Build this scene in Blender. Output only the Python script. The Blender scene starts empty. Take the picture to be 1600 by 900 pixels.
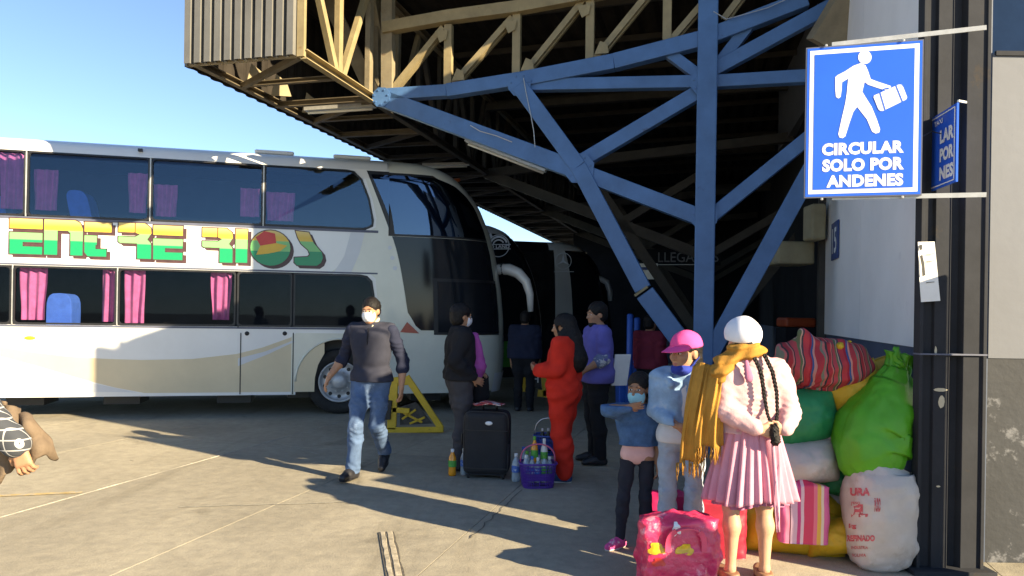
import bpy, bmesh, math, random
import numpy as np
from mathutils import Vector, Matrix, noise
from mathutils.geometry import tessellate_polygon
random.seed(7)
scene = bpy.context.scene
COL = scene.collection
# ------------------------------------------------------------------ camera
F, HC, CX, CY, ROLL = 1155.0, 1.6, 800.0, 492.0, 0.015
cam_d = bpy.data.cameras.new("camera")
cam_d.sensor_width = 36.0
cam_d.lens = F / 1600.0 * 36.0
cam_d.shift_y = (CY - 450.0) / 1600.0
cam_d.clip_start = 0.05
cam_d.clip_end = 3000.0
cam = bpy.data.objects.new("camera", cam_d)
COL.objects.link(cam)
cam.matrix_world = Matrix.Translation((0, 0, HC)) @ Matrix.Rotation(math.radians(90), 4, 'X') @ Matrix.Rotation(ROLL, 4, 'Z')
scene.camera = cam
# ------------------------------------------------------------------ sky and sun
SUN_EL = math.radians(22.0)
SUN_AZ = math.atan2(0.82, -0.57)          # measured clockwise from +Y: the sun stands right of and behind the camera
world = bpy.data.worlds.new("World")
scene.world = world
world.use_nodes = True
wn = world.node_tree.nodes
sky = wn.new('ShaderNodeTexSky')
sky.sky_type = 'NISHITA'
sky.sun_disc = False
sky.sun_elevation = SUN_EL
sky.sun_rotation = SUN_AZ
sky.altitude = 2500
sky.air_density = 1.0
sky.dust_density = 0.45
sky.ozone_density = 1.8
world.node_tree.links.new(sky.outputs[0], wn['Background'].inputs[0])
wn['Background'].inputs[1].default_value = 0.066
sun_d = bpy.data.lights.new("sun", 'SUN')
sun_d.energy = 4.3
sun_d.angle = math.radians(0.5)
sun_d.color = (1.0, 0.82, 0.54)
sun = bpy.data.objects.new("sun", sun_d)
COL.objects.link(sun)
sdir = Vector((math.sin(SUN_AZ) * math.cos(SUN_EL), math.cos(SUN_AZ) * math.cos(SUN_EL), math.sin(SUN_EL)))
sun.rotation_euler = sdir.to_track_quat('Z', 'Y').to_euler()
sun.location = sdir * 60
scene.view_settings.view_transform = 'Standard'
scene.view_settings.look = 'None'
scene.view_settings.gamma = 1.0
scene.view_settings.exposure = 1.95
scene.cycles.max_bounces = 8
scene.cycles.transparent_max_bounces = 12
# ------------------------------------------------------------------ helpers
def uv(px, py):
    dx, dy = px - CX, py - CY
    return dx + dy * ROLL, dy - dx * ROLL
def Pw(px, py, Y):
    u, v = uv(px, py)
    return Vector((u / F * Y, Y, HC - v / F * Y))
def Gr(px, py, z=0.0):
    u, v = uv(px, py)
    Y = (HC - z) * F / v
    return Vector((u / F * Y, Y, z))
def Ppl(px, py, pt, n):
    u, v = uv(px, py)
    d = Vector((u / F, 1.0, -v / F))
    o = Vector((0, 0, HC))
    t = (Vector(pt) - o).dot(Vector(n)) / d.dot(Vector(n))
    return o + d * t
TH = math.radians(15.0)                    # the station is turned 15 degrees from the view
DD = Vector((math.sin(TH), math.cos(TH), 0))    # into the depth of the station
PP = Vector((math.cos(TH), -math.sin(TH), 0))   # across it, to the right
UP = Vector((0, 0, 1))

WL = {}
def wloc(o):
    return WL.get(o.name, Vector((0, 0, 0)))
def tag(o, label=None, cat=None, group=None, kind=None):
    if label: o['label'] = label
    if cat: o['category'] = cat
    if group: o['group'] = group
    if kind: o['kind'] = kind
    return o
def thing(name, label, cat, loc=(0, 0, 0), rz=0.0, group=None, scale=1.0):
    o = bpy.data.objects.new(name, None)
    o.empty_display_size = 0.2
    COL.objects.link(o)
    o.location = loc
    o.rotation_euler = (0, 0, rz)
    o.scale = (scale,) * 3
    WL[o.name] = Vector(loc)
    return tag(o, label, cat, group)
def mk(name, verts, faces, mats, parent=None, local=False, smooth=False, fm=None, fix=False, uvs=None):
    verts = [Vector(v) for v in verts]
    me = bpy.data.meshes.new(name)
    loc = Vector((0, 0, 0))
    if parent is not None:
        if not local:
            loc = wloc(parent)
    elif not local:
        xs = [v.x for v in verts]; ys = [v.y for v in verts]; zs = [v.z for v in verts]
        loc = Vector(((min(xs) + max(xs)) / 2, (min(ys) + max(ys)) / 2, min(zs)))
    me.from_pydata([v - loc for v in verts], [], [list(f) for f in faces])
    if not isinstance(mats, (list, tuple)): mats = [mats]
    for m in mats: me.materials.append(m)
    if fm is not None: me.polygons.foreach_set('material_index', fm)
    if fix:
        bm = bmesh.new(); bm.from_mesh(me)
        bmesh.ops.recalc_face_normals(bm, faces=bm.faces)
        bm.to_mesh(me); bm.free()
    if smooth: me.polygons.foreach_set('use_smooth', [True] * len(me.polygons))
    me.update()
    o = bpy.data.objects.new(name, me)
    COL.objects.link(o)
    if parent is not None:
        o.parent = parent
        WL[o.name] = wloc(parent) if not local else Vector((0, 0, 0))
    else:
        o.location = loc
        WL[o.name] = loc
    return o
def bevel(o, w=0.01, seg=2, ang=40):
    m = o.modifiers.new('bevel', 'BEVEL')
    m.width = w; m.segments = seg; m.limit_method = 'ANGLE'; m.angle_limit = math.radians(ang)
    return o
class MB:
    """collects shapes for one mesh"""
    def __init__(s): s.v = []; s.f = []; s.m = []
    def add(s, v, f, mi=0):
        n = len(s.v)
        s.v += [Vector(x) for x in v]
        s.f += [[i + n for i in q] for q in f]
        s.m += [mi] * len(f)
        return s
    def obox(s, c, ax, ay, az, mi=0):
        """box by centre and three half-axis vectors"""
        c, ax, ay, az = map(Vector, (c, ax, ay, az))
        v = [c + ax * i + ay * j + az * k for i in (-1, 1) for j in (-1, 1) for k in (-1, 1)]
        f = [(0, 1, 3, 2), (4, 6, 7, 5), (0, 4, 5, 1), (2, 3, 7, 6), (0, 2, 6, 4), (1, 5, 7, 3)]
        return s.add(v, f, mi)
    def box(s, a, b, mi=0):
        a, b = Vector(a), Vector(b)
        c = (a + b) / 2; h = (b - a) / 2
        return s.obox(c, (h.x, 0, 0), (0, h.y, 0), (0, 0, h.z), mi)
    def bar(s, a, b, w, h, side=None, mi=0):
        """box beam from a to b; w measured along 'side', h across"""
        a, b = Vector(a), Vector(b)
        d = (b - a).normalized()
        sd = Vector(side) if side is not None else (UP if abs(d.z) < .9 else Vector((1, 0, 0)))
        sd = (sd - d * sd.dot(d)).normalized()
        ot = d.cross(sd)
        return s.obox((a + b) / 2, (b - a) / 2, sd * w / 2, ot * h / 2, mi)
    def chan(s, a, b, w, h, t, side, mi=0):
        """C channel: web width w along side, flanges h"""
        a, b = Vector(a), Vector(b)
        d = (b - a).normalized()
        sd = Vector(side); sd = (sd - d * sd.dot(d)).normalized()
        ot = d.cross(sd)
        m = (a + b) / 2; hl = (b - a) / 2
        s.obox(m, hl, sd * (w / 2), ot * t / 2, mi)
        s.obox(m + sd * (w / 2 - t / 2) + ot * (h / 2 + t / 2), hl, sd * t / 2, ot * h / 2, mi)
        s.obox(m - sd * (w / 2 - t / 2) + ot * (h / 2 + t / 2), hl, sd * t / 2, ot * h / 2, mi)
        return s
    def tube(s, pts, r, n=8, mi=0, caps=True):
        pts = [Vector(p) for p in pts]
        rs = r if isinstance(r, (list, tuple)) else [r] * len(pts)
        rings = []
        ref = None
        for i, p in enumerate(pts):
            d = (pts[min(i + 1, len(pts) - 1)] - pts[max(i - 1, 0)]).normalized()
            if ref is None: ref = Vector((1, 0, 0)) if abs(d.x) < .8 else UP
            a = (ref - d * ref.dot(d)).normalized(); b = d.cross(a); ref = a
            rings.append([p + (a * math.cos(2 * math.pi * k / n) + b * math.sin(2 * math.pi * k / n)) * rs[i] for k in range(n)])
        v = [x for rg in rings for x in rg]
        f = [(i * n + k, i * n + (k + 1) % n, (i + 1) * n + (k + 1) % n, (i + 1) * n + k) for i in range(len(pts) - 1) for k in range(n)]
        if caps:
            f.append(tuple(range(n))[::-1]); f.append(tuple((len(pts) - 1) * n + k for k in range(n)))
        return s.add(v, f, mi)
    def lathe(s, prof, c, axis=(0, 0, 1), n=16, mi=0):
        """prof: list of (r, h) along axis from c"""
        c = Vector(c); ax = Vector(axis).normalized()
        a = ax.orthogonal().normalized(); b = ax.cross(a)
        v = [c + ax * h + (a * math.cos(2 * math.pi * k / n) + b * math.sin(2 * math.pi * k / n)) * r for r, h in prof for k in range(n)]
        f = [(i * n + k, i * n + (k + 1) % n, (i + 1) * n + (k + 1) % n, (i + 1) * n + k) for i in range(len(prof) - 1) for k in range(n)]
        return s.add(v, f, mi)
    def poly(s, loops, fn, mi=0):
        """2-D polygon (with holes) through fn(x, y)"""
        L = [[Vector((p[0], p[1], 0)) for p in lp] for lp in loops]
        tri = tessellate_polygon(L)
        fl = [p for lp in L for p in lp]
        return s.add([fn(p.x, p.y) for p in fl], [tuple(t) for t in tri], mi)
    def prism(s, pts, fn0, fn1, mi=0):
        L = [Vector((p[0], p[1], 0)) for p in pts]
        tri = tessellate_polygon([L]); n = len(pts)
        v = [fn0(*p[:2]) for p in pts] + [fn1(*p[:2]) for p in pts]
        f = [tuple(t) for t in tri] + [tuple(i + n for i in t[::-1]) for t in tri] + [(i, (i + 1) % n, (i + 1) % n + n, i + n) for i in range(n)]
        return s.add(v, f, mi)
    def grid(s, nu, nv, fn, mi=0, closeu=False):
        v = [fn(i / (nu if closeu else nu - 1), j / (nv - 1)) for j in range(nv) for i in range(nu)]
        f = []
        for j in range(nv - 1):
            for i in range(nu if closeu else nu - 1):
                i2 = (i + 1) % nu
                f.append((j * nu + i, j * nu + i2, (j + 1) * nu + i2, (j + 1) * nu + i))
        return s.add(v, f, mi)
    def out(s, name, mats, parent=None, local=False, smooth=False, fix=True):
        return mk(name, s.v, s.f, mats, parent, local, smooth, s.m, fix)

# ------------------------------------------------------------------ materials
def nt(m):
    m.use_nodes = True
    return m.node_tree, m.node_tree.nodes['Principled BSDF']
def rgb(c): return (c[0], c[1], c[2], 1.0)
def pm(name, col, rough=.6, var=.12, scale=6.0, bump=.0, bscale=60.0, metal=0.0, spec=.5, col2=None, stain=None, sstain=3.0, thr=.55, coord='Object', coat=0.0, bdist=.01, sheen=0.0):
    """noise-varied principled material; stain = second colour in patches"""
    m = bpy.data.materials.new(name)
    t, b = nt(m); N, L = t.nodes, t.links
    tc = N.new('ShaderNodeTexCoord')
    n1 = N.new('ShaderNodeTexNoise'); n1.inputs['Scale'].default_value = scale; n1.inputs['Detail'].default_value = 5
    n1.inputs['Roughness'].default_value = .65
    L.new(tc.outputs[coord], n1.inputs['Vector'])
    rp = N.new('ShaderNodeValToRGB')
    a = [max(0, c * (1 - var * 1.6)) for c in col]
    bb = [min(1, c * (1 + var)) for c in (col2 or col)]
    rp.color_ramp.elements[0].position = .3; rp.color_ramp.elements[1].position = .7
    rp.color_ramp.elements[0].color = rgb(a); rp.color_ramp.elements[1].color = rgb(bb)
    L.new(n1.outputs['Fac'], rp.inputs['Fac'])
    cs = rp.outputs['Color']
    if stain:
        n3 = N.new('ShaderNodeTexNoise'); n3.inputs['Scale'].default_value = sstain; n3.inputs['Detail'].default_value = 7
        n3.inputs['Roughness'].default_value = .7
        L.new(tc.outputs[coord], n3.inputs['Vector'])
        r3 = N.new('ShaderNodeValToRGB')
        r3.color_ramp.elements[0].position = thr; r3.color_ramp.elements[1].position = thr + .06
        L.new(n3.outputs['Fac'], r3.inputs['Fac'])
        mx = N.new('ShaderNodeMixRGB'); mx.inputs['Color2'].default_value = rgb(stain)
        L.new(r3.outputs['Color'], mx.inputs['Fac']); L.new(cs, mx.inputs['Color1'])
        cs = mx.outputs['Color']
    L.new(cs, b.inputs['Base Color'])
    b.inputs['Roughness'].default_value = rough
    b.inputs['Metallic'].default_value = metal
    b.inputs['Specular IOR Level'].default_value = spec
    if coat: b.inputs['Coat Weight'].default_value = coat; b.inputs['Coat Roughness'].default_value = .06
    if sheen: b.inputs['Sheen Weight'].default_value = sheen
    if bump:
        n2 = N.new('ShaderNodeTexNoise'); n2.inputs['Scale'].default_value = bscale; n2.inputs['Detail'].default_value = 4
        L.new(tc.outputs[coord], n2.inputs['Vector'])
        bp = N.new('ShaderNodeBump'); bp.inputs['Strength'].default_value = bump; bp.inputs['Distance'].default_value = bdist
        L.new(n2.outputs['Fac'], bp.inputs['Height']); L.new(bp.outputs['Normal'], b.inputs['Normal'])
    return m
def stripes(name, cols, axis='X', scale=10.0, rough=.7, bump=.3, distort=0.0, bscale=200):
    """flat woven stripes: cols = [(position, colour)] repeated along an object axis"""
    m = bpy.data.materials.new(name)
    t, b = nt(m); N, L = t.nodes, t.links
    tc = N.new('ShaderNodeTexCoord'); sp = N.new('ShaderNodeSeparateXYZ')
    src = tc.outputs['Object']
    if distort:
        nz = N.new('ShaderNodeTexNoise'); nz.inputs['Scale'].default_value = 4
        L.new(src, nz.inputs['Vector'])
        va = N.new('ShaderNodeVectorMath'); va.operation = 'SCALE'; va.inputs['Scale'].default_value = distort
        L.new(nz.outputs['Color'], va.inputs[0])
        vb = N.new('ShaderNodeVectorMath'); vb.operation = 'ADD'
        L.new(src, vb.inputs[0]); L.new(va.outputs[0], vb.inputs[1]); src = vb.outputs[0]
    L.new(src, sp.inputs[0])
    mu = N.new('ShaderNodeMath'); mu.operation = 'MULTIPLY'; mu.inputs[1].default_value = scale
    L.new(sp.outputs[axis], mu.inputs[0])
    fr = N.new('ShaderNodeMath'); fr.operation = 'FRACT'; L.new(mu.outputs[0], fr.inputs[0])
    rp = N.new('ShaderNodeValToRGB'); rp.color_ramp.interpolation = 'CONSTANT'
    els = rp.color_ramp.elements
    els[0].position = cols[0][0]; els[0].color = rgb(cols[0][1])
    els[1].position = cols[1][0]; els[1].color = rgb(cols[1][1])
    for p, c in cols[2:]:
        e = els.new(p); e.color = rgb(c)
    L.new(fr.outputs[0], rp.inputs['Fac'])
    L.new(rp.outputs['Color'], b.inputs['Base Color'])
    b.inputs['Roughness'].default_value = rough
    if bump:
        n2 = N.new('ShaderNodeTexNoise'); n2.inputs['Scale'].default_value = bscale
        L.new(tc.outputs['Object'], n2.inputs['Vector'])
        bp = N.new('ShaderNodeBump'); bp.inputs['Strength'].default_value = bump; bp.inputs['Distance'].default_value = .004
        L.new(n2.outputs['Fac'], bp.inputs['Height']); L.new(bp.outputs['Normal'], b.inputs['Normal'])
    return m
def glass(name, tint, refl=.25, rough=.02, ior=1.5, gcol=(1, 1, 1)):
    m = bpy.data.materials.new(name); m.use_nodes = True
    t = m.node_tree; N, L = t.nodes, t.links
    N.remove(N['Principled BSDF'])
    tr = N.new('ShaderNodeBsdfTransparent'); tr.inputs['Color'].default_value = rgb(tint)
    gl = N.new('ShaderNodeBsdfGlossy'); gl.inputs['Roughness'].default_value = rough; gl.inputs['Color'].default_value = rgb(gcol)
    fr = N.new('ShaderNodeFresnel'); fr.inputs['IOR'].default_value = ior
    ma = N.new('ShaderNodeMath'); ma.operation = 'ADD'; ma.inputs[1].default_value = refl; ma.use_clamp = True
    L.new(fr.outputs[0], ma.inputs[0])
    mx = N.new('ShaderNodeMixShader')
    L.new(ma.outputs[0], mx.inputs[0]); L.new(tr.outputs[0], mx.inputs[1]); L.new(gl.outputs[0], mx.inputs[2])
    L.new(mx.outputs[0], N['Material Output'].inputs['Surface'])
    return m
def text_mb(txt, size, bold=0.0, spacing=1.0, align='CENTER'):
    cu = bpy.data.curves.new('text', 'FONT'); cu.body = txt; cu.size = size; cu.offset = bold; cu.space_character = spacing
    cu.align_x = align; cu.align_y = 'CENTER'; cu.resolution_u = 3
    o = bpy.data.objects.new('text', cu); COL.objects.link(o)
    bpy.context.view_layer.update()
    me = bpy.data.meshes.new_from_object(o.evaluated_get(bpy.context.evaluated_depsgraph_get()))
    v = [Vector(x.co) for x in me.vertices]; f = [tuple(p.vertices) for p in me.polygons]
    bpy.data.objects.remove(o); bpy.data.curves.remove(cu); bpy.data.meshes.remove(me)
    return v, f
def flat_text(name, txt, size, origin, ax, ay, mat, parent, bold=0.0, width=None, height=None, spacing=1.0, lift=0.0):
    """text laid on a plane: origin is its centre"""
    v, f = text_mb(txt, size, bold, spacing)
    xs = [p.x for p in v]; ys = [p.y for p in v]
    cx, cy = (min(xs) + max(xs)) / 2, (min(ys) + max(ys)) / 2
    kx = width / (max(xs) - min(xs)) if width else 1
    ky = height / (max(ys) - min(ys)) if height else 1
    ax, ay, origin = Vector(ax), Vector(ay), Vector(origin)
    n = ax.cross(ay)
    return mk(name, [origin + ax * (p.x - cx) * kx + ay * (p.y - cy) * ky + n * lift for p in v], f, mat, parent)
def nz(p, s=1.0, amp=1.0, seed=0.0):
    return noise.noise(Vector(p) * s + Vector((seed, seed * 1.7, seed * .3))) * amp
M = {}
def concrete(name, base, joint=False):
    m = bpy.data.materials.new(name)
    t, b = nt(m); N, L = t.nodes, t.links
    tc = N.new('ShaderNodeTexCoord'); ge = N.new('ShaderNodeNewGeometry')
    def tex(scale, detail=6, rough=.6, dist=0):
        n = N.new('ShaderNodeTexNoise'); n.inputs['Scale'].default_value = scale; n.inputs['Detail'].default_value = detail
        n.inputs['Roughness'].default_value = rough; n.inputs['Distortion'].default_value = dist
        L.new(ge.outputs['Position'], n.inputs['Vector']); return n
    def ramp(src, p0, c0, p1, c1):
        r = N.new('ShaderNodeValToRGB'); r.color_ramp.elements[0].position = p0; r.color_ramp.elements[1].position = p1
        r.color_ramp.elements[0].color = rgb(c0); r.color_ramp.elements[1].color = rgb(c1)
        L.new(src, r.inputs['Fac']); return r.outputs['Color']
    def mul(a, bb, fac=1.0):
        x = N.new('ShaderNodeMixRGB'); x.blend_type = 'MULTIPLY'; x.inputs['Fac'].default_value = fac
        L.new(a, x.inputs['Color1']); L.new(bb, x.inputs['Color2']); return x.outputs['Color']
    c = ramp(tex(.7, 7, .62, .6).outputs['Fac'], .3, [k * .80 for k in base], .72, [k * 1.15 for k in base])
    c = mul(c, ramp(tex(9, 8, .7).outputs['Fac'], .32, (.82, .82, .82), .62, (1.06, 1.05, 1.02)))
    c = mul(c, ramp(tex(140, 3, .6).outputs['Fac'], .35, (.72, .72, .72), .6, (1.08, 1.08, 1.08)))
    # oil and tyre stains
    st = tex(.42, 6, .7, 1.2)
    c = mul(c, ramp(st.outputs['Fac'], .60, (1, 1, 1), .74, (.50, .49, .47)))
    sp = tex(2.6, 4, .6, .3)
    c = mul(c, ramp(sp.outputs['Fac'], .70, (1, 1, 1), .76, (.55, .53, .5)))
    # tyre streaks running into the bays
    mp = N.new('ShaderNodeMapping'); mp.inputs['Rotation'].default_value = (0, 0, TH); mp.inputs['Scale'].default_value = (2.6, .16, 1)
    L.new(ge.outputs['Position'], mp.inputs['Vector'])
    ts = N.new('ShaderNodeTexNoise'); ts.inputs['Scale'].default_value = 1.0; ts.inputs['Detail'].default_value = 5; ts.inputs['Roughness'].default_value = .6
    L.new(mp.outputs['Vector'], ts.inputs['Vector'])
    c = mul(c, ramp(ts.outputs['Fac'], .56, (1, 1, 1), .74, (.78, .77, .75)))
    # slab to slab tone
    oi = N.new('ShaderNodeObjectInfo')
    rr = ramp(oi.outputs['Random'], 0, (.90, .90, .91), 1, (1.06, 1.05, 1.03))
    c = mul(c, rr)
    L.new(c, b.inputs['Base Color'])
    b.inputs['Roughness'].default_value = .88
    b.inputs['Specular IOR Level'].default_value = .25
    n2 = tex(60, 6, .7); n3 = tex(6, 4, .6)
    ad = N.new('ShaderNodeMath'); ad.operation = 'MULTIPLY_ADD'; ad.inputs[1].default_value = 2.2
    L.new(n3.outputs['Fac'], ad.inputs[0]); L.new(n2.outputs['Fac'], ad.inputs[2])
    bp = N.new('ShaderNodeBump'); bp.inputs['Strength'].default_value = .55; bp.inputs['Distance'].default_value = .006
    L.new(ad.outputs[0], bp.inputs['Height']); L.new(bp.outputs['Normal'], b.inputs['Normal'])
    return m
M['concrete'] = concrete('concrete', (.385, .350, .275))
M['joint'] = pm('joint_dirt', (.10, .09, .075), .95, .3, 30, .4, 80, coord='Object')
M['mortar'] = pm('mortar', (.40, .37, .30), .95, .25, 20, .5, 60)
M['wood'] = pm('weathered_wood', (.40, .35, .26), .85, .3, 14, .5, 40)
M['blue_steel'] = pm('blue_steel_paint', (.068, .155, .335), .45, .13, 3, .12, 25, stain=(.05, .085, .17), sstain=5, thr=.66)
M['yellow_steel'] = pm('yellow_steel_paint', (.29, .230, .118), .6, .16, 4, .15, 30, stain=(.22, .13, .05), sstain=7, thr=.64)
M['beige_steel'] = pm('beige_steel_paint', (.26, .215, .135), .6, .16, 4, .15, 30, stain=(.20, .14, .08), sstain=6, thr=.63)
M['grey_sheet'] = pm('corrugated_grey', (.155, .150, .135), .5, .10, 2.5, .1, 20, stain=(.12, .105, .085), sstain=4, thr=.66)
M['dark_beige'] = pm('shaded_beige_steel', (.120, .095, .058), .65, .18, 4, .1, 30)  # beige steel with the shade under the canopy put into its colour
M['dark_sheet'] = pm('shade_toned_sheet', (.040, .034, .028), .85, .25, 2, .2, 20, spec=.1)  # canopy gloom put into the sheet colour
M['dark_steel'] = pm('shade_toned_steel', (.050, .043, .034), .7, .2, 3, .1, 20)  # steel with deep shade put into its colour
M['dark_wall'] = pm('shade_toned_wall', (.020, .021, .025), .9, .2, 1.5, spec=.1)  # darkness of the hall put into the wall colour
M['pillar'] = pm('pillar_grey', (.034, .036, .042), .85, .12, 3, .1, 30, stain=(.045, .040, .037), sstain=4, thr=.63, spec=.12)
M['wall_pale'] = pm('wall_pale_grey', (.132, .142, .165), .8, .06, 1.6, .25, 14, stain=(.115, .125, .148), sstain=1.5, thr=.6, bdist=.006)
M['wall_peel'] = pm('wall_peeling_dark', (.022, .025, .031), .75, .15, 3, .35, 18, stain=(.125, .13, .145), sstain=3.3, thr=.565)
M['wall_navy'] = pm('wall_navy', (.010, .024, .062), .9, .1, 3, .1, 20, spec=.05)
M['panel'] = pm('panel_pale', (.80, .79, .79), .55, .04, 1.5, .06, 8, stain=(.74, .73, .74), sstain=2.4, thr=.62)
M['panel_base'] = pm('panel_base_navy', (.060, .080, .130), .6, .12, 3, .1, 20)
M['white_paint'] = pm('white_coach_paint', (.78, .77, .74), .22, .035, 1.2, coat=.4)
M['front_paint'] = pm('warm_grey_coach_paint', (.70, .69, .58), .25, .05, 1.4, coat=.4)
M['tan_paint'] = pm('tan_coach_paint', (.64, .54, .36), .28, .06, 1.2, coat=.3)
M['silver_paint'] = pm('silver_coach_paint', (.60, .61, .63), .28, .04, 1.2, coat=.3)
M['black_plastic'] = pm('black_plastic', (.014, .014, .016), .45, .2, 5)
M['rubber'] = pm('tyre_rubber', (.022, .021, .020), .85, .25, 12, .3, 60)
M['rim'] = pm('steel_rim', (.50, .50, .50), .4, .12, 9, metal=.3)
M['black_gloss'] = pm('black_glass', (.012, .014, .018), .10, .1, 2, spec=.30)
M['interior'] = pm('coach_interior', (.020, .024, .032), .9, .2, 3)
M['curtain'] = pm('plum_curtain', (.52, .135, .36), .85, .15, 9, sheen=.3)
M['seat_blue'] = pm('blue_seat', (.050, .16, .66), .8, .1, 9)
M['glass_up'] = glass('tinted_window', (.76, .78, .84), .04, gcol=(.50, .72, 1.0))
M['glass_low'] = glass('dark_tinted_window', (.70, .68, .70), .012, ior=1.12, gcol=(.45, .62, .85))
M['glass_front'] = glass('front_side_window', (.26, .31, .42), .08, gcol=(.5, .7, 1.0))
M['sign_blue'] = pm('sign_blue', (.020, .115, .68), .35, .04, 3, coat=.3)
M['sign_white'] = pm('sign_white', (.80, .80, .80), .45, .03, 4)
M['sign_dark'] = pm('sign_navy', (.020, .050, .20), .45, .06, 4)
M['sign_edge'] = pm('sign_edge', (.10, .11, .16), .5, .1, 5)
M['paper'] = pm('paper', (.78, .77, .74), .85, .05, 6, .2, 12)
M['ink'] = pm('ink', (.05, .05, .05), .8, .2, 30)
M['galv'] = pm('galvanised', (.48, .48, .46), .4, .12, 12, metal=.4)
M['yellow'] = pm('yellow_enamel', (.68, .43, .022), .4, .1, 6, .1, 40, stain=(.30, .19, .03), sstain=9, thr=.66)
M['bin_blue'] = pm('blue_bin', (.015, .085, .42), .4, .1, 4)
M['cream_box'] = pm('cream_box', (.40, .35, .21), .6, .1, 4)
M['orange'] = pm('orange_paint', (.34, .055, .012), .5, .1, 4)
M['green_paint'] = pm('green_coach_paint', (.075, .32, .035), .3, .1, 2, coat=.3)
M['chrome'] = pm('pale_metal', (.62, .63, .65), .25, .05, 6, metal=.6)
M['bulb'] = pm('tube_glass', (.72, .70, .62), .3, .05, 4)
M['plastic_black'] = M['black_plastic']
# ------------------------------------------------------------------ ground of concrete slabs
def slabpt(c, s, z): return PP * c + DD * s + UP * z
gb = MB().add([(-400, -300, -.014), (400, -300, -.014), (400, 600, -.014), (-400, 600, -.014)], [(0, 1, 2, 3)])
ground = gb.out('ground', M['concrete'], fix=False); ground['kind'] = 'structure'
SW, SL, GAP = 1.75, 4.4, .003
def slab_mesh():
    w, l, t, b = SW / 2 - GAP, SL / 2 - GAP, .014, .0006
    v = []
    for z, e in ((-t + .002, 0), (-b, 0), (0, b)):
        v += [PP * sx * (w - e) + DD * sy * (l - e) + UP * z for sx, sy in ((-1, -1), (1, -1), (1, 1), (-1, 1))]
    f = [(i + 4 * k, (i + 1) % 4 + 4 * k, (i + 1) % 4 + 4 * k + 4, i + 4 * k + 4) for k in (0, 1) for i in range(4)] + [(8, 9, 10, 11)]
    return v, f
sv, sf = slab_mesh()
slab0 = mk('concrete_slab', sv, sf, M['concrete'], ground, local=True)
first = True
for i in range(-5, 7):
    for j in range(-1, 5):
        c = -5.2 + SW * (i + .5) + 0.0
        s = 1.2 + SL * j + (1.1 if i % 2 else 0) * .0
        o = slab0 if first else slab0.copy()
        if not first: COL.objects.link(o); o.parent = ground
        first = False
        o.location = slabpt(c, s, 0) - ground.location + UP * random.uniform(-.0003, .0003)
# raised mortar bead along one joint
mb = MB()
pts = [slabpt(-5.2 + nz((k * .37, 0, 0), 1, .012), 1.0 + k * .25, -.006 + abs(nz((k * .9, 3, 0), 1, .006))) for k in range(0, 60)]
mb.tube(pts, [.010 + nz((k * .7, 1, 2), 1, .009) for k in range(60)], 6)
mb.out('joint_mortar', M['mortar'], ground, smooth=True)
# worn yellow bay line at the left
a, b = Gr(-60, 778), Gr(128, 770)
mb = MB(); dv = (b - a).normalized(); nv = Vector((-dv.y, dv.x, 0))
for k in range(24):
    q0, q1 = a + (b - a) * (k / 24), a + (b - a) * ((k + .97) / 24)
    w0 = .035 * (1 + nz((k * .8, 0, 0), 1, .5))
    mb.add([q0 - nv * w0 + UP * .0065, q1 - nv * w0 + UP * .0065, q1 + nv * w0 + UP * .0065, q0 + nv * w0 + UP * .0065], [(0, 1, 2, 3)])
M['worn_yellow'] = pm('worn_yellow_paint', (.52, .38, .16), .85, .2, 12, .3, 50, stain=(.40, .36, .29), sstain=14, thr=.52)
mb.out('painted_line', M['worn_yellow'], ground, fix=False)
# thin pale cracks
def crack(p, q, w=.008, mat='mortar'):
    mb = MB(); n = 22
    a, b = Gr(*p), Gr(*q); dv = (b - a).normalized(); nv = Vector((-dv.y, dv.x, 0))
    L = []
    for k in range(n + 1):
        c = a + (b - a) * (k / n) + nv * nz((k * .6, p[0], p[1]), 1, .03)
        ww = w * (1 + nz((k * 1.3, 5, p[0]), 1, .7))
        L.append((c - nv * ww + UP * .0055, c + nv * ww + UP * .0055))
    for (a0, a1), (b0, b1) in zip(L[:-1], L[1:]): mb.add([a0, b0, b1, a1], [(0, 1, 2, 3)])
    mb.out('crack', M[mat], ground, fix=False)
crack((280, 793), (560, 785), .007); crack((430, 692), (500, 711), .008); crack((540, 720), (640, 728), .006); crack((735, 842), (815, 766), .004, 'joint')
# two weathered wood strips set in the open joint in front
root = thing('wooden_strip', 'pair of weathered wooden strips set into the concrete in the foreground', 'wood strip', Gr(612, 868))
a, b = Gr(603, 832), Gr(622, 925); dv = (b - a).normalized(); nv = Vector((-dv.y, dv.x, 0))
for off, w in ((-.026, .040), (.024, .046)):
    mb = MB(); n = 14; rows = []
    for k in range(n + 1):
        c = a + (b - a) * (k / n) + nv * (off + nz((k * .5, off * 50, 0), 1, .006)); ww = w / 2 * (1 + nz((k * .9, off * 90, 4), 1, .25)); h = .010 + nz((k * .6, off * 33, 7), 1, .004)
        rows.append([c - nv * ww + UP * .001, c - nv * (ww - .006) + UP * h, c + nv * (ww - .006) + UP * h, c + nv * ww + UP * .001])
    mb.add([p for r in rows for p in r], [(i * 4 + j, i * 4 + (j + 1) % 4, i * 4 + 4 + (j + 1) % 4, i * 4 + 4 + j) for i in range(n) for j in range(4)] + [(3, 2, 1, 0), tuple(n * 4 + j for j in range(4))])
    mb.out('plank', M['wood'], root)
mb = MB(); 
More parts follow.
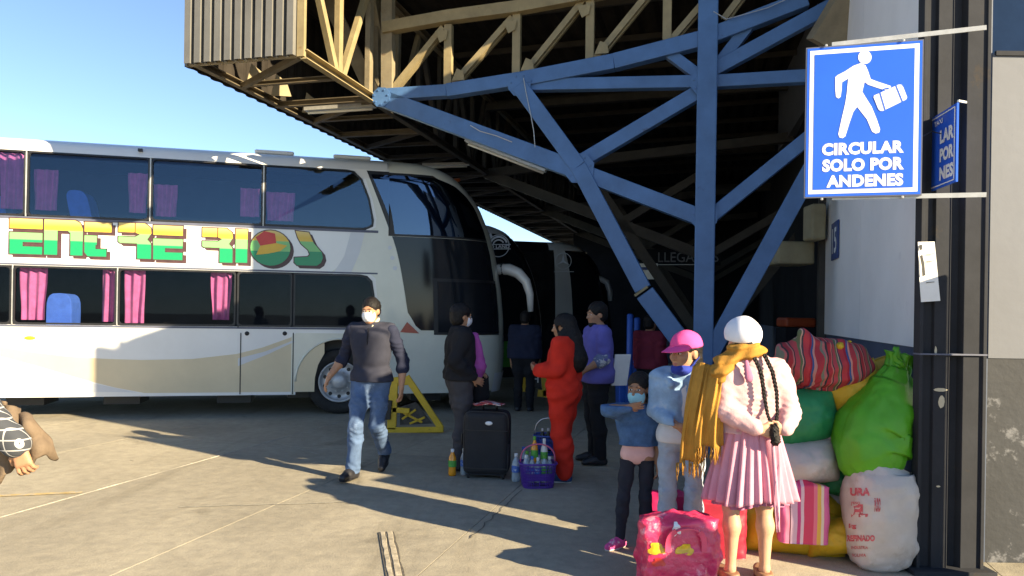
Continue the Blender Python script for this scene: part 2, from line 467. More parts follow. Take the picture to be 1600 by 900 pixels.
for k in range(14):
    q0, q1 = a + (b - a) * (k / 14), a + (b - a) * ((k + 1) / 14); e0 = .058 + nz((k, 2, 2), .7, .006); e1 = .058 + nz((k + 1, 2, 2), .7, .012)
    mb.add([q0 - nv * .055 + UP * .0055, q1 - nv * .055 + UP * .0055, q1 + nv * e1 + UP * .0055, q0 + nv * e0 + UP * .0055], [(0, 1, 2, 3)])
mb.out('joint_dirt', M['joint'], root, fix=False)
# litter and pebbles
M['grit'] = pm('grit', (.30, .27, .22), .95, .3, 60)
peb = MB()
for k in range(450):
    px, py = random.uniform(300, 1000), random.uniform(725, 850)
    p = Gr(px, py); 
    if random.random() > .35: p = Gr(random.uniform(500, 960), 0 or 745 + random.uniform(0, 75)); 
    r = random.uniform(.0015, .0045)
    v = [p + Vector((math.cos(t) * r * random.uniform(.7, 1.3), math.sin(t) * r * random.uniform(.7, 1.3), .002)) for t in (0, 1.57, 3.14, 4.71)] + [p + UP * r * 1.3]
    peb.add(v, [(0, 1, 4), (1, 2, 4), (2, 3, 4), (3, 0, 4)])
o = peb.out('gravel', M['grit']); tag(o, 'loose grit scattered on the concrete', 'gravel', kind='stuff')

# ------------------------------------------------------------------ terminal building on the right
CB = Vector((2.595, 4.70, 0))               # foot of the corner pillar, its left front edge
bld = thing('terminal_building', 'grey terminal building with peeling dark lower wall behind the steel pillar', 'building', (3.2, 5.0, 0))
WY = 4.92
def wallbox(name, x0, x1, z0, z1, mat, y0=WY, y1=WY + .25):
    return MB().box((x0, y0, z0), (x1, y1, z1)).out(name, mat, bld)
MB().box((2.70, WY, 0), (3.17, WY + .03, 5.3)).out('wall_return', M['panel_base'], bld)  # strip hidden behind the pillar, added to close a gap of light
wallbox('lower_wall', 3.17, 9.5, 0, 1.36, M['wall_peel'])
wallbox('middle_wall', 3.17, 9.5, 1.36, 3.385, M['wall_pale'], WY - .006)
wallbox('upper_wall', 3.17, 9.5, 3.385, 5.3, M['wall_navy'], WY + .02)
MB().box((3.185, WY - .02, 3.37), (9.5, WY + .0, 3.40)).out('ledge', M['pillar'], bld)
# long side wall running into the depth: pale panels over a navy base
S0 = Vector((2.80, 4.98, 0)); SD = (Vector((4.10, 9.70, 0)) - S0).normalized(); SN = Vector((-SD.y, SD.x, 0))
def sw(t, z, off=0): return S0 + SD * t + SN * off + UP * z
LEN = 4.75
MB().prism([(0, 0), (30, 0), (30, 1.41), (0, 1.41)], lambda t, z: sw(t, z, 0), lambda t, z: sw(t, z, -.2)).out('side_base', M['panel_base'], bld)
edges = [0, 2.35, LEN]
for k in range(2):
    o = MB().prism([(edges[k] + .006, 1.414), (edges[k + 1] - .006, 1.414), (edges[k + 1] - .006, 5.3), (edges[k] + .006, 5.3)], lambda t, z: sw(t, z, .02), lambda t, z: sw(t, z, -.19)).out('wall_panel', M['panel'], bld)
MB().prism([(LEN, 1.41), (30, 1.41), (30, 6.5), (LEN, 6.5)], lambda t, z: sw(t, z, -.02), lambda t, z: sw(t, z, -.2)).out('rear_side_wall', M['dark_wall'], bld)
MB().box((LEN, 0, 0), (LEN + .001, .001, .001)) 
o = MB().bar(sw(LEN + .06, 0, .03), sw(LEN + .06, 5.6, .03), .14, .14, SD).out('corner_post', M['dark_steel'], bld)
# tall block behind the front wall, its roof edge
MB().prism([(0, 0), (9, 0), (9, 9), (0, 9)], lambda x, y: Vector((3.4 + x + .22 * y, 6.1 + y, 5.0)), lambda x, y: Vector((3.4 + x + .22 * y, 6.1 + y, 7.0))).out('roof_block', M['wall_pale'], bld)
# inclined grey rafter at the far end of the panels
MB().bar(Pw(1290, 75, 8.3), Pw(1372, -60, 8.0), .44, .2, (1, 0, 0)).out('rafter', M['beige_steel'], bld)

# corner pillar of folded sheet steel
pil = thing('steel_pillar', 'dark grey folded steel pillar at the corner with a torn poster on it', 'pillar', CB)
prof = [(0, 0), (.022, 0), (.022, .045), (.030, .045), (.034, .036), (.092, .036), (.097, .010), (.186, .010), (.191, .004), (.196, .010), (.208, .062), (.272, .062), (.284, .010), (.400, .010), (.403, -.004), (.425, -.004), (.425, .075), (0, .075)]
mb = MB(); mb.prism(prof, lambda x, y: CB + Vector((x, y, 0)), lambda x, y: CB + Vector((x, y, 5.3)))
bevel(mb.out('shaft', M['pillar'], pil), .004, 2)
mb = MB()
for z in (1.385,): mb.box(CB + Vector((-.003, -.007, z)), CB + Vector((.428, .078, z + .010)))
mb.out('joint_collar', M['sign_edge'], pil)
MB().box(CB + Vector((-.05, -.07, 0)), CB + Vector((.47, .10, .03))).out('base_plate', M['pillar'], pil)
# chips of bare paint on the shaft
mb = MB()
def chip(px, py, w, h, seed, yy=.008):
    n = 10; c = Ppl(px, py, CB + Vector((0, yy, 0)), (0, 1, 0))
    pts = [(math.cos(2 * math.pi * k / n) * w * (1 + nz((k * 1.3, seed, 0), 1, .45)), math.sin(2 * math.pi * k / n) * h * (1 + nz((k * 1.7, seed, 4), 1, .45))) for k in range(n)]
    mb.poly([pts], lambda x, y: c + Vector((x, 0, y)))
chip(1470, 609, .045, .012, 1); chip(1471, 628, .02, .04, 2); chip(1462, 548, .008, .03, 3); chip(1466, 760, .014, .006, 5)
mb.out('bare_patch', pm('bare_primer', (.52, .46, .33), .8, .1, 20), pil, fix=False)
# unseen block added right of the picture; it shades the sacks
ks = thing('added_shade_block', 'tall grey block added out of view at the right to shade the sacks', 'shade block', (3.5, 3.96, 0))
SX_ = Vector((.57, .82, 0)); SY_ = Vector((.82, -.57, 0)); kc = Vector((3.50, 3.955, 0))
bevel(MB().obox(kc + UP * 1.16, SX_ * .205, SY_ * .12, UP * 1.12).out('shade_block_body', M['pillar'], ks), .02, 2)
MB().obox(kc + UP * .02, SX_ * .26, SY_ * .2, UP * .02).out('shade_block_base', M['galv'], ks)

# ------------------------------------------------------------------ station canopy
ZB = 4.53
FL = Vector((-3.90, 8.80, ZB)); FR = FL + PP * 1.50; ND = FR + DD * 1.80
CC = ND + PP * 4.47                       # column axis
can = thing('station_canopy', 'large steel station canopy on a blue branching column with grey corrugated end', 'canopy', (CC.x, CC.y, 0))
def T(px, py, off=0.0): return Ppl(px, py, ND + DD * off, DD)     # a point in the plane of the blue frame
def blue(name, p, q, w, off=0.0, dep=.16, parent=can):
    return bevel(MB().bar(T(*p, off), T(*q, off), w, dep, DD.cross((T(*q, off) - T(*p, off)).normalized())).out(name, M['blue_steel'], parent), .008, 2)
def yel(name, a, b, w=.10, h=.06, mat='yellow_steel', side=None, parent=can):
    side = side if side is not None else DD.cross((Vector(b) - Vector(a)).normalized())
    return MB().chan(a, b, w, h, .012, side).out(name, M[mat], parent)
# column and its branches
top = CC.copy(); 
o = MB().bar(Vector((CC.x, CC.y, 0)), Vector((CC.x, CC.y, 6.0)), .235, .235, PP).out('column', M['blue_steel'], can); bevel(o, .012, 2)
bx = MB()
bx.obox(Vector((CC.x, CC.y, .02)), PP * .26, DD * .26, UP * .02).out('base_plate', M['blue_steel'], can)
blue('lower_chord', (592, 152), (905, 268), .225, 0.0)
blue('lower_chord', (905, 268), (1088, 338), .20, 0.0)
blue('upper_chord', (594, 150), (700, 143), .155, .0)
blue('upper_chord', (700, 143), (815, 125), .175, .0)
blue('upper_chord', (815, 126), (960, 98), .19, .0)
blue('upper_chord', (960, 98), (1100, 62), .195, .0)
blue('upper_chord', (1100, 62), (1260, 0), .19, .0)
blue('inclined_strut', (812, 135), (905, 262), .205, -.03)
blue('inclined_strut', (905, 262), (1005, 452), .205, -.03)
blue('inclined_strut', (1008, 458), (1095, 575), .235, -.035)
blue('tie_beam', (830, 134), (1090, 129), .150, .02, .14)
blue('tie_beam', (1112, 129), (1300, 118), .150, .02, .14)
blue('brace', (902, 257), (1090, 146), .175, .03, .14)
blue('brace', (1112, 338), (1300, 186), .165, .03, .14)
blue('brace', (1112, 112), (1300, 10), .165, .03, .14)
blue('brace', (1118, 108), (1172, 38), .14, .04, .13)
blue('brace', (1040, 80), (1088, 116), .13, .04, .13)
blue('inclined_strut', (1106, 560), (1300, 205), .205, -.03)
# gusset plates
for c, r in (((905, 263), .20), ((812, 132), .16), ((596, 152), .14), ((1100, 128), .17), ((1100, 338), .17)):
    mb = MB(); p = T(*c, -.085)
    pts = [(r * math.cos(k * math.pi / 4 + .3), r * math.sin(k * math.pi / 4 + .3)) for k in range(8)]
    mb.prism(pts, lambda x, y: p + PP * x + UP * y, lambda x, y: p + PP * x + UP * y - DD * .012)
    mb.out('gusset_plate', M['blue_steel'], can)
    mb = MB()
    for k in range(7): mb.lathe([(.013, 0), (.013, .010), (0, .012)], p - DD * .012 + PP * r * .72 * math.cos(k * .9 + .2) + UP * r * .72 * math.sin(k * .9 + .2), -DD, 6)
    o = mb.out('bolts', M['blue_steel'], can); o['kind'] = 'stuff'
# strap on the strut
mb = MB(); mb.bar(T(992, 462, -.1), T(1012, 448, -.1), .03, .06, UP); mb.out('strut_strap', M['yellow_steel'], can)
# yellow web truss standing on the blue chord
for a, b in (((600, 45), (700, 27)), ((700, 27), (812, 12)), ((812, 12), (930, -10)), ((930, -10), (1320, -85))):
    pa, pb = T(*a, .02), T(*b, .02)
    MB().bar(pa, pb, .15, .14, DD.cross((pb - pa).normalized())).out('top_chord', M['yellow_steel'], can)
for x0, y0, y1 in ((699, 38, 132), (806, 22, 118), (921, -5, 92), (1042, -30, 62)):
    yel('truss_post', T(x0, y1, .02), T(x0 + 1, y0, .02), .105, .07)
for a, b in (((610, 142), (692, 42)), ((708, 130), (800, 26)), ((820, 112), (912, -2)), ((930, 90), (1010, -8)), ((1050, 60), (1110, -10)), ((1130, 30), (1190, -50))):
    yel('truss_brace', T(*a, .03), T(*b, .03), .075, .05)
    yel('truss_brace', T(a[0] + 7, a[1] + 1, .10), T(b[0] + 7, b[1] + 1, .10), .05, .04)
for x, y in ((690, 48), (797, 33), (912, 8), (716, 126), (824, 110), (940, 84)):
    p = T(x, y, -.01); sg_ = 1 if y > 80 else -1
    MB().prism([(-.09, 0), (.09, 0), (.07, .12 * sg_), (-.02, .16 * sg_)], lambda a_, b_: p + PP * a_ + UP * b_, lambda a_, b_: p + PP * a_ + UP * b_ - DD * .010).out('gusset_plate', M['yellow_steel'], can)
# end post where the truss meets the overhanging box
yel('end_post', T(604, 148, .0), T(604, -40, .0), .16, .1, 'beige_steel')
yel('end_post', T(585, 148, .25), T(582, -40, .25), .14, .1, 'beige_steel')
# ---- overhanging box along the eave
BW, BL, BH = 1.50, 34.0, 1.55
def bxp(c, s, z): return FL + PP * c + DD * s + UP * z
# corrugated end panel
def corr(t, amp=.045, pit=.155):
    q = (t / pit) % 1.0
    return amp * (1 if q < .5 else (1 - (q - .5) / .12 if q < .62 else (0 if q < .88 else (q - .88) / .12)))
mb = MB(); ts = []
pit = BW / 11.0
for k in range(11):
    for q in (0, .60, .66, .94): ts.append((k + q) * pit)
ts.append(BW)
def dep(i): return [0.075, 0.075, 0, 0][i % 4] if i < len(ts) - 1 else 0
fr = []
for i, t in enumerate(ts):
    fr += [bxp(t, -dep(i), -.02 + (.0 if i % 4 in (0, 1) else .0)), bxp(t, -dep(i), BH)]
mb.add(fr, [(2 * i, 2 * i + 2, 2 * i + 3, 2 * i + 1) for i in range(len(ts) - 1)])
o = mb.out('end_panel', M['grey_sheet'], can, fix=False); so = o.modifiers.new('solid', 'SOLIDIFY'); so.thickness = .004
MB().bar(bxp(BW + .01, -.0, -.03), bxp(BW + .01, 0, BH), .05, .09, DD).out('corner_trim', M['yellow_steel'], can)
MB().bar(bxp(-.012, 0.0, -.03), bxp(-.012, 0, BH), .05, .03, DD).out('corner_trim', M['grey_sheet'], can)
MB().bar(bxp(0, .02, .0), bxp(BW, .02, .0), .05, .05, UP).out('end_rail', M['beige_steel'], can)
# outer side sheeting of the box, corrugated; a wavy lower edge
mb = MB(); n = 560; fr = []
for i in range(n + 1):
    s = BL * i / n; ph = i % 4
    e = .03 if ph in (0, 1) else 0
    fr += [bxp(-.02 - e, s, -.03), bxp(-.02 - e, s, BH + .14)]
mb.add(fr, [(2 * i, 2 * i + 2, 2 * i + 3, 2 * i + 1) for i in range(n)])
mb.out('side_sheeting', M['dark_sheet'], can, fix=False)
# bottom lattice in the plane z = ZB
yel('eave_chord', bxp(.05, .04, .02), bxp(.05, BL, .02), .09, .07, 'dark_beige', UP)
yel('inner_chord', bxp(BW, .0, .0), bxp(BW, 1.8, .0), .11, .08, 'yellow_steel', UP)
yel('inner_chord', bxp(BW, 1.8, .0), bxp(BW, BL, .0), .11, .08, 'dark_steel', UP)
step = 1.8
for k in range(0, 12):
    s0 = k * step
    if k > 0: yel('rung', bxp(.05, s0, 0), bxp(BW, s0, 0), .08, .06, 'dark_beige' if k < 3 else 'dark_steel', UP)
    m_ = 'dark_beige' if k < 2 else 'dark_steel'  # deeper bays take darker steel, their shade put into the colour
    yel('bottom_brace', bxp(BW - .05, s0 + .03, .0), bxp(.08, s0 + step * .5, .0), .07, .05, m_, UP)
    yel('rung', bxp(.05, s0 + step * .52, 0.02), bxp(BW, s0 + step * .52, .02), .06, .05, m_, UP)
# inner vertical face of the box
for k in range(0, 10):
    s0 = k * step; m_ = 'yellow_steel' if k == 0 else 'beige_steel' if k < 2 else 'dark_steel'  # colour darkens with depth to stand for the shade
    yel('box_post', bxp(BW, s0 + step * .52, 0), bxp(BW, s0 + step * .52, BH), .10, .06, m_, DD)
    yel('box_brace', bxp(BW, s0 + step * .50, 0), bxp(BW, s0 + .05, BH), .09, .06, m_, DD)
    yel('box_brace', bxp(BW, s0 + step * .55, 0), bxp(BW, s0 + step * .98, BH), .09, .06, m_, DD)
    if k > 0: yel('box_post', bxp(BW, s0, 0), bxp(BW, s0, BH), .12, .06, m_, DD)
yel('box_top_chord', bxp(BW, 0, BH), bxp(BW, BL, BH), .11, .08, 'beige_steel', UP)
# inner gusset plates low in the box, catching the sun
for s0, c0 in ((.9, .16), (1.35, .24), (2.2, .2)):
    mb = MB(); mb.prism([(0, 0), (.34, .02), (.26, .20), (.08, .30)], lambda x, y: bxp(c0 + x * .6, s0 + x * .5, y), lambda x, y: bxp(c0 + x * .6 + .012, s0 + x * .5 - .012, y)); mb.out('gusset_plate', M['yellow_steel'], can)
# wide inclined plate behind the end post
MB().bar(bxp(BW + .02, 1.9, .05), bxp(BW - .75, 1.95, 1.5), .20, .05, PP).out('inclined_plate', M['beige_steel'], can)
# ---- roof sheets: corrugated, resting on purlins
RW = 22.0
def roofz(c): return BH + .07 + .020 * c
for k in range(0, 12):
    mb = MB(); s0, s1 = -.35 + k * 2.9 + (1.22 if k == 0 else 1.8), -.35 + (k + 1) * 2.9 + 1.8 + .06
    npt = 300; fr = []
    for i in range(npt + 1):
        c = -.05 + RW * i / npt
        fr += [bxp(c, s0, roofz(c) + (.04 if i % 4 in (0, 1) else 0) + k * .004), bxp(c, s1, roofz(c) + (.04 if i % 4 in (0, 1) else 0) + k * .004)]
    mb.add(fr, [(2 * i, 2 * i + 2, 2 * i + 3, 2 * i + 1) for i in range(npt)])
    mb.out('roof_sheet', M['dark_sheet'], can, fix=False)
mb = MB().add([bxp(-.05, -.06, BH + .06), bxp(BW + .2, -.06, BH + .06), bxp(BW + .2, 1.9, BH + .06), bxp(-.05, 1.9, BH + .06)], [(0, 1, 2, 3)])
mb.out('roof_sheet', M['dark_sheet'], can, fix=False)
for k in range(11):
    s0 = 1.85 + k * 1.45
    MB().bar(bxp(1.55, s0, roofz(1.55) - .06), bxp(RW - .2, s0, roofz(RW) - .06), .09, .05, UP).out('purlin', M['dark_steel'], can)
# far frames of the same kind, the deep shade put into their colour
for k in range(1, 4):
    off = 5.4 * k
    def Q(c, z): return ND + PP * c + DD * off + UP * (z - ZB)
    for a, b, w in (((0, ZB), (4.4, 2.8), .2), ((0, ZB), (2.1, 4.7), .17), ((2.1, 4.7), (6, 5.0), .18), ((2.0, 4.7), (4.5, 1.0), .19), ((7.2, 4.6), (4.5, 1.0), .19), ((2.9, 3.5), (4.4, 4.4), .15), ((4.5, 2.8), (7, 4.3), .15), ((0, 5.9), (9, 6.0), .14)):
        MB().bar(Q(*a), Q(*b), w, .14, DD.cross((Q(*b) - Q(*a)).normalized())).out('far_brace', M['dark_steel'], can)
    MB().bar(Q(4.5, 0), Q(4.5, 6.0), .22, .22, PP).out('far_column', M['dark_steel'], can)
# thin cables hanging on the blue frame
mb = MB()
def cable(pts, r=.006): MB().tube([T(*p, -.12) for p in pts], r, 5).out('cable', M['galv'], can)
cable([(818, 122), (822, 145), (829, 178), (834, 205), (836, 230)])
cable([(735, 196), (750, 205), (775, 212), (800, 222)])
cable([(1115, 18), (1135, 30), (1165, 22), (1200, 12), (1240, -6)])
pass
# unlit tube lights hung under the lattice
def tube_light(a, b, label):
    a, b = Vector(a), Vector(b)
    r = thing('tube_light', label, 'light', (a + b) / 2, group='unlit tube lights under the canopy')
    d = (b - a).normalized()
    MB().bar(a + UP * .05, b + UP * .05, .05, .12, UP).out('housing', M['galv'], r)
    MB().tube([a + d * .04, b - d * .04], .019, 8).out('tube', M['bulb'], r, smooth=True)
tube_light(bxp(.40, 1.98, -.08), bxp(BW - .02, 1.98, -.08), 'unlit tube light under the canopy edge left of the blue frame node')
tube_light(Pw(728, 224, 11.5), Pw(853, 272, 11.2), 'long unlit tube light below the left blue chord')
tube_light(Pw(660, 262, 14.2), Pw(733, 260, 14.2), 'unlit tube light above the front of the white coach')
tube_light(Pw(960, 362, 17), Pw(992, 376, 17), 'small far tube light right of the long inclined blue strut')
# lamp with a red conduit hanging near the end post
r = thing('hanging_lamp', 'small yellowish lamp hanging on a red conduit beside the truss end post', 'lamp', T(611, 122, .3))
MB().tube([T(614, -20, .3), T(613, 60, .3), T(611, 100, .3)], .025, 8).out('conduit', pm('red_conduit', (.30, .10, .035), .6), r)
MB().lathe([(.02, .1), (.055, .06), (.05, -.05), (.0, -.07)], T(611, 117, .3), UP, 12).out('lamp_body', M['yellow_steel'], r, smooth=True)
MB().lathe([(.035, -.02), (.045, 0), (.035, .02), (.02, 0), (.035, -.02)], T(612, 102, .3), DD, 12).out('ring', M['galv'], r, smooth=True)
# ---- hall at the back: dark wall with the arrivals board
hall = thing('hall_wall', 'dark wall at the back of the bus station hall', 'wall', (8, 24, 0))
hc = CC + DD * 17
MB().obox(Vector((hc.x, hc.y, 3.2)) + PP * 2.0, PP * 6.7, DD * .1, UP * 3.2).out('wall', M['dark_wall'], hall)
MB().obox(Vector((hc.x + 3.6, hc.y - 1, .5)) - DD * .13, PP * 6.2, DD * .02, UP * .5).out('skirting', M['panel_base'], hall)
M['dim_letter'] = pm('dim_letter', (.20, .20, .20), .6)
sg = thing('arrivals_sign', 'dim arrivals board with pale letters hanging deep in the hall', 'sign', Pw(1058, 402, 17))
c = Pw(1066, 402, 17)
MB().obox(c, PP * .85, DD * .03, UP * .19).out('board', M['dark_wall'], sg)
flat_text('lettering', 'LLEGADAS', .3, c + PP * .13 - DD * .034, PP, UP, M['dim_letter'], sg, bold=.002, width=1.35, height=.23)
MB().obox(c - DD * .034 - UP * .17, PP * .62, DD * .002, UP * .008).out('underline', M['galv'], sg)
sg = thing('notice_board', 'small pale notice hanging deep in the hall behind the blue strut', 'sign', Pw(1012, 424, 16))
c = Pw(1010, 424, 16)
MB().obox(c, PP * .24, DD * .02, UP * .17).out('board', M['galv'], sg)
MB().obox(c - DD * .024 + UP * .06, PP * .16, DD * .002, UP * .03).out('emblem', M['sign_dark'], sg)
# ------------------------------------------------------------------ coaches
class Coach:
    A0, W, ZT, zk = .72, 2.56, 4.05, 1.0
    def __init__(s, B0, ang, root):
        s.B0 = Vector(B0); s.d1 = Vector((math.cos(ang), math.sin(ang), 0)); s.d2 = Vector((-math.sin(ang), math.cos(ang), 0)); s.root = root
        s.ca, s.sa = math.cos(ang), math.sin(ang)
    def W3(s, a, d, z): return s.B0 + s.d1 * a + s.d2 * d + UP * z * s.zk
    def px(s, x, y):
        u, v = uv(x, y); k = u / F
        a = (s.B0.x - k * s.B0.y) / (k * s.sa - s.ca)
        return a, HC - v / F * (s.B0.y + s.sa * a)
    def sf(s, z):
        zs = (.30, .6, 1.0, 1.5, 2.0, 2.6, 3.0, 3.4, 3.7, 3.9, 4.02, 4.08)
        ss = (2.74, 2.80, 2.82, 2.80, 2.75, 2.64, 2.52, 2.34, 2.12, 1.90, 1.66, 1.45)
        return float(np.interp(z, zs, ss))
    def ins(s, z):   # how far the skin leans in towards the roof
        return float(np.interp(z, (0, 3.72, 3.86, 3.97, 4.03, 4.07), (0, 0, .03, .10, .20, .34)))
    def skin(s, phi, z, off=0.0):
        n = .60
        sn, cs = math.sin(phi), math.cos(phi)
        i = s.ins(z); f = s.sf(z); hw = s.W / 2 - i
        a = s.A0 + (f - s.A0) * max(sn, 0) ** n
        d = s.W / 2 - hw * math.copysign(abs(cs) ** n, cs)
        p = Vector((a, d, 0)); c = Vector((s.A0 - .4, s.W / 2, 0))
        nrm = Vector((max(sn, 0) ** 1.4 + .0001, -math.copysign(abs(cs) ** 1.4, cs), 0)).normalized()
        p += nrm * off
        return s.W3(p.x, p.y, z)
    def phi_of(s, a, z):
        t = min(max((a - s.A0) / (s.sf(z) - s.A0), 0), 1)
        return math.asin(min(1, t ** (1 / .60)))
    def front(s, name, mat, z0, z1, p0, p1, off=0.0, nu=28, nv=24, smooth=True):
        """strip of the rounded front between angles p0(z), p1(z)"""
        mb = MB()
        def fn(u, v):
            z = z0 + (z1 - z0) * v
            a, b = p0(z), p1(z)
            return s.skin(a + (b - a) * u, z, off)
        mb.grid(nu, nv, fn)
        return mb.out(name, mat, s.root, smooth=smooth, fix=False)
    def side(s, name, mat, loops, d=0.0, parent=None):
        return MB().poly(loops, lambda x, y: s.W3(x, d + s.ins(y), y)).out(name, mat, parent or s.root, fix=False)
def rrect(x0, z0, x1, z1, r=.05, n=4, corners=(1, 1, 1, 1)):
    out = []
    for (cx, cz, a0), on in zip(((x1 - r, z1 - r, 0), (x0 + r, z1 - r, 90), (x0 + r, z0 + r, 180), (x1 - r, z0 + r, 270)), corners):
        if on: out += [(cx + r * math.cos(math.radians(a0 + 90 * k / n)), cz + r * math.sin(math.radians(a0 + 90 * k / n))) for k in range(n + 1)]
        else: out.append(((x1 if a0 in (0, 270) else x0), (z1 if a0 in (0, 90) else z0)))
    return out
root = thing('double_decker_coach', 'white and tan double decker coach with large green and yellow lettering on its side', 'bus', (-4.5, 12.2, 0))
ANG = math.radians(13.6)
B = Coach((-2.68, 11.55, 0), ANG, root)
REAR = -9.6
def bx_(x, y=300): return B.px(x, y)[0]
ZL0, ZL1, ZU0, ZU1 = 1.36, 2.20, 2.90, 3.84
up_front = [B.px(583, 312), B.px(586, 345)]
# window openings
upper_hole = [(REAR + .4, ZU0), (bx_(572), ZU0), (bx_(584), ZU0 + .06), (bx_(585), ZU0 + .16), (bx_(578), ZU0 + .5), (bx_(566), ZU1 - .14), (bx_(553), ZU1 - .02), (bx_(542), ZU1), (REAR + .4, ZU1)]
lower_hole = [(REAR + .4, ZL0), (bx_(590), ZL0), (bx_(590), ZL0 + .05), (bx_(588), ZL0 + .5), (bx_(584), ZL1 - .10), (bx_(576), ZL1 - .02), (bx_(565), ZL1), (REAR + .4, ZL1)]
# side wall with wheel arch notch and window openings
arch = [(.66 * math.cos(t), .52 + .66 * math.sin(t)) for t in [math.pi * k / 16 for k in range(17)]]
ZBOT = .32
outer = [(REAR, ZBOT), (-.66, ZBOT)] + [(x, z) for x, z in arch[::-1]] + [(.66, ZBOT), (B.A0, ZBOT), (B.A0, 1.0), (B.A0, 2.0), (B.A0, 3.0), (B.A0, 3.72), (B.A0, 3.86)] + [(B.A0 + (REAR - B.A0) * k / 8, 3.86) for k in range(1, 9)] + [(REAR, 3.72)]
outer[2] = (-.66, .52)
sidew = B.side('side_wall', M['white_paint'], [outer, upper_hole[::-1] and [p for p in upper_hole if p[1] <= 3.72] + [], lower_hole] if False else [outer, upper_hole, lower_hole])
# strip above the windows and roof, lofted
levels = [3.72, 3.86, 3.92, 3.97, 4.00, 4.03, 4.05, 4.07]
mb = MB()
def roofsec(d): return d
prof = [(B.ins(z), z) for z in levels[1:]] + [(.7, 4.10), (1.28, 4.12), (1.86, 4.10)] + [(B.W - B.ins(z), z) for z in levels[::-1]] + [(B.W, 2.6), (B.W, ZBOT)]
sst = [REAR + (B.A0 - REAR) * k / 12 for k in range(13)]
v = [B.W3(a, d, z) for a in sst for d, z in prof]; n = len(prof)
mb.add(v, [(i * n + k, i * n + k + 1, (i + 1) * n + k + 1, (i + 1) * n + k) for i in range(12) for k in range(n - 1)])
mb.out('roof', M['white_paint'], root, smooth=True, fix=False)
# rounded front
Z = [ZBOT + (4.075 - ZBOT) * k / 44 for k in range(45)]
B.front('front_shell', M['front_paint'], ZBOT, 4.07, lambda z: 0.0, lambda z: math.pi, 0.0, 60, 50)
mb = MB(); ring = [B.skin(math.pi * k / 40, 4.07) for k in range(41)]
mb.add(ring + [B.W3(B.A0, B.W / 2, 4.12)], [(k, k + 1, 41) for k in range(40)]); mb.out('front_roof_cap', M['front_paint'], root, smooth=True, fix=False)
mb = MB(); mb.add([B.W3(REAR, 0, ZBOT), B.W3(REAR, B.W, ZBOT), B.W3(REAR, B.W, 4.0), B.W3(REAR, 0, 4.0)], [(0, 1, 2, 3)]); mb.out('rear_wall', M['white_paint'], root, fix=False)
mb = MB(); mb.add([B.W3(REAR, .1, ZBOT + .03), B.W3(2.4, .1, ZBOT + .03), B.W3(2.4, B.W - .1, ZBOT + .03), B.W3(REAR, B.W - .1, ZBOT + .03)], [(0, 1, 2, 3)])
mb.out('underfloor', M['black_plastic'], root, fix=False)
# interior: deck, dark liner added for the unlit depth, ceilings
mb = MB()
def quad(p): mb.add([B.W3(*q) for q in p], [(0, 1, 2, 3)])
quad([(REAR, .02, 2.55), (B.A0 + .6, .02, 2.55), (B.A0 + .6, B.W - .02, 2.55), (REAR, B.W - .02, 2.55)])
quad([(REAR, 1.5, ZBOT), (B.A0 + .4, 1.5, ZBOT), (B.A0 + .4, 1.5, 4.0), (REAR, 1.5, 4.0)])
quad([(REAR, .03, 1.2), (B.A0, .03, 1.2), (B.A0, 1.5, 1.2), (REAR, 1.5, 1.2)])
quad([(B.A0 - .02, .03, ZBOT), (B.A0 - .02, 1.5, ZBOT), (B.A0 - .02, 1.5, 4.0), (B.A0 - .02, .04, 4.0)])
mb.out('interior', M['interior'], root, fix=False)
mb = MB()
for k in range(8):
    a = REAR + 1 + k * 1.2; mb.add([B.W3(a, .25, 3.62), B.W3(a + 1.05, .25, 3.62), B.W3(a + 1.05, .6, 3.66), B.W3(a, .6, 3.66)], [(0, 1, 2, 3)])
mb.out('luggage_rack', M['interior'], root, fix=False)
# window panes with dark rubber surrounds
def pane(loop, gl, d=.010):
    o = B.side('window', M['black_plastic'], [[(x, z) for x, z in loop], [((x - cx) * kx + cx, (z - cz) * kz + cz) for x, z in loop] ], .004) if False else None
    xs = [p[0] for p in loop]; zs = [p[1] for p in loop]; cx, cz = (min(xs) + max(xs)) / 2, (min(zs) + max(zs)) / 2
    hw, hh = (max(xs) - min(xs)) / 2, (max(zs) - min(zs)) / 2
    t = .026; kx, kz = (hw - t) / hw, (hh - t) / hh
    inner = [((x - cx) * kx + cx, (z - cz) * kz + cz) for x, z in loop]
    o = B.side('window', M['black_plastic'], [loop, inner], -.004)
    so = o.modifiers.new('solid', 'SOLIDIFY'); so.thickness = .02; so.offset = 0
    WL[o.name] = wloc(root)
    B.side('pane', gl, [inner], d, o)
    return o
ub = [REAR + .4, bx_(-128), bx_(41), bx_(235), bx_(412)]
for k in range(4): pane(rrect(ub[k] + .008, ZU0 + .004, ub[k + 1] - .008, ZU1 - .004, .05), M['glass_up'])
pane([(ub[4] + .008, ZU0 + .004)] + [(x - .006, min(max(z, ZU0 + .004), ZU1 - .004)) for x, z in upper_hole[1:-1]] + [(ub[4] + .008, ZU1 - .004)], M['glass_up'])
lb = [REAR + .4, bx_(-160), bx_(22), bx_(186), bx_(372), bx_(460)]
for k in range(5): pane(rrect(lb[k] + .008, ZL0 + .004, lb[k + 1] - .008, ZL1 - .004, .05), M['glass_low'])
pane([(lb[5] + .008, ZL0 + .004)] + [(x - .006, min(max(z, ZL0 + .004), ZL1 - .004)) for x, z in lower_hole[1:-1]] + [(lb[5] + .008, ZL1 - .004)], M['glass_low'])
for a, z0, z1 in [(a, ZU0, ZU1) for a in ub[2:]] + [(a, ZL0, ZL1) for a in lb[2:4]]:
    MB().obox(B.W3(a, -.006, (z0 + z1) / 2), B.d1 * .009, B.d2 * .004, UP * (z1 - z0) / 2).out('window_strip', M['galv'], root)
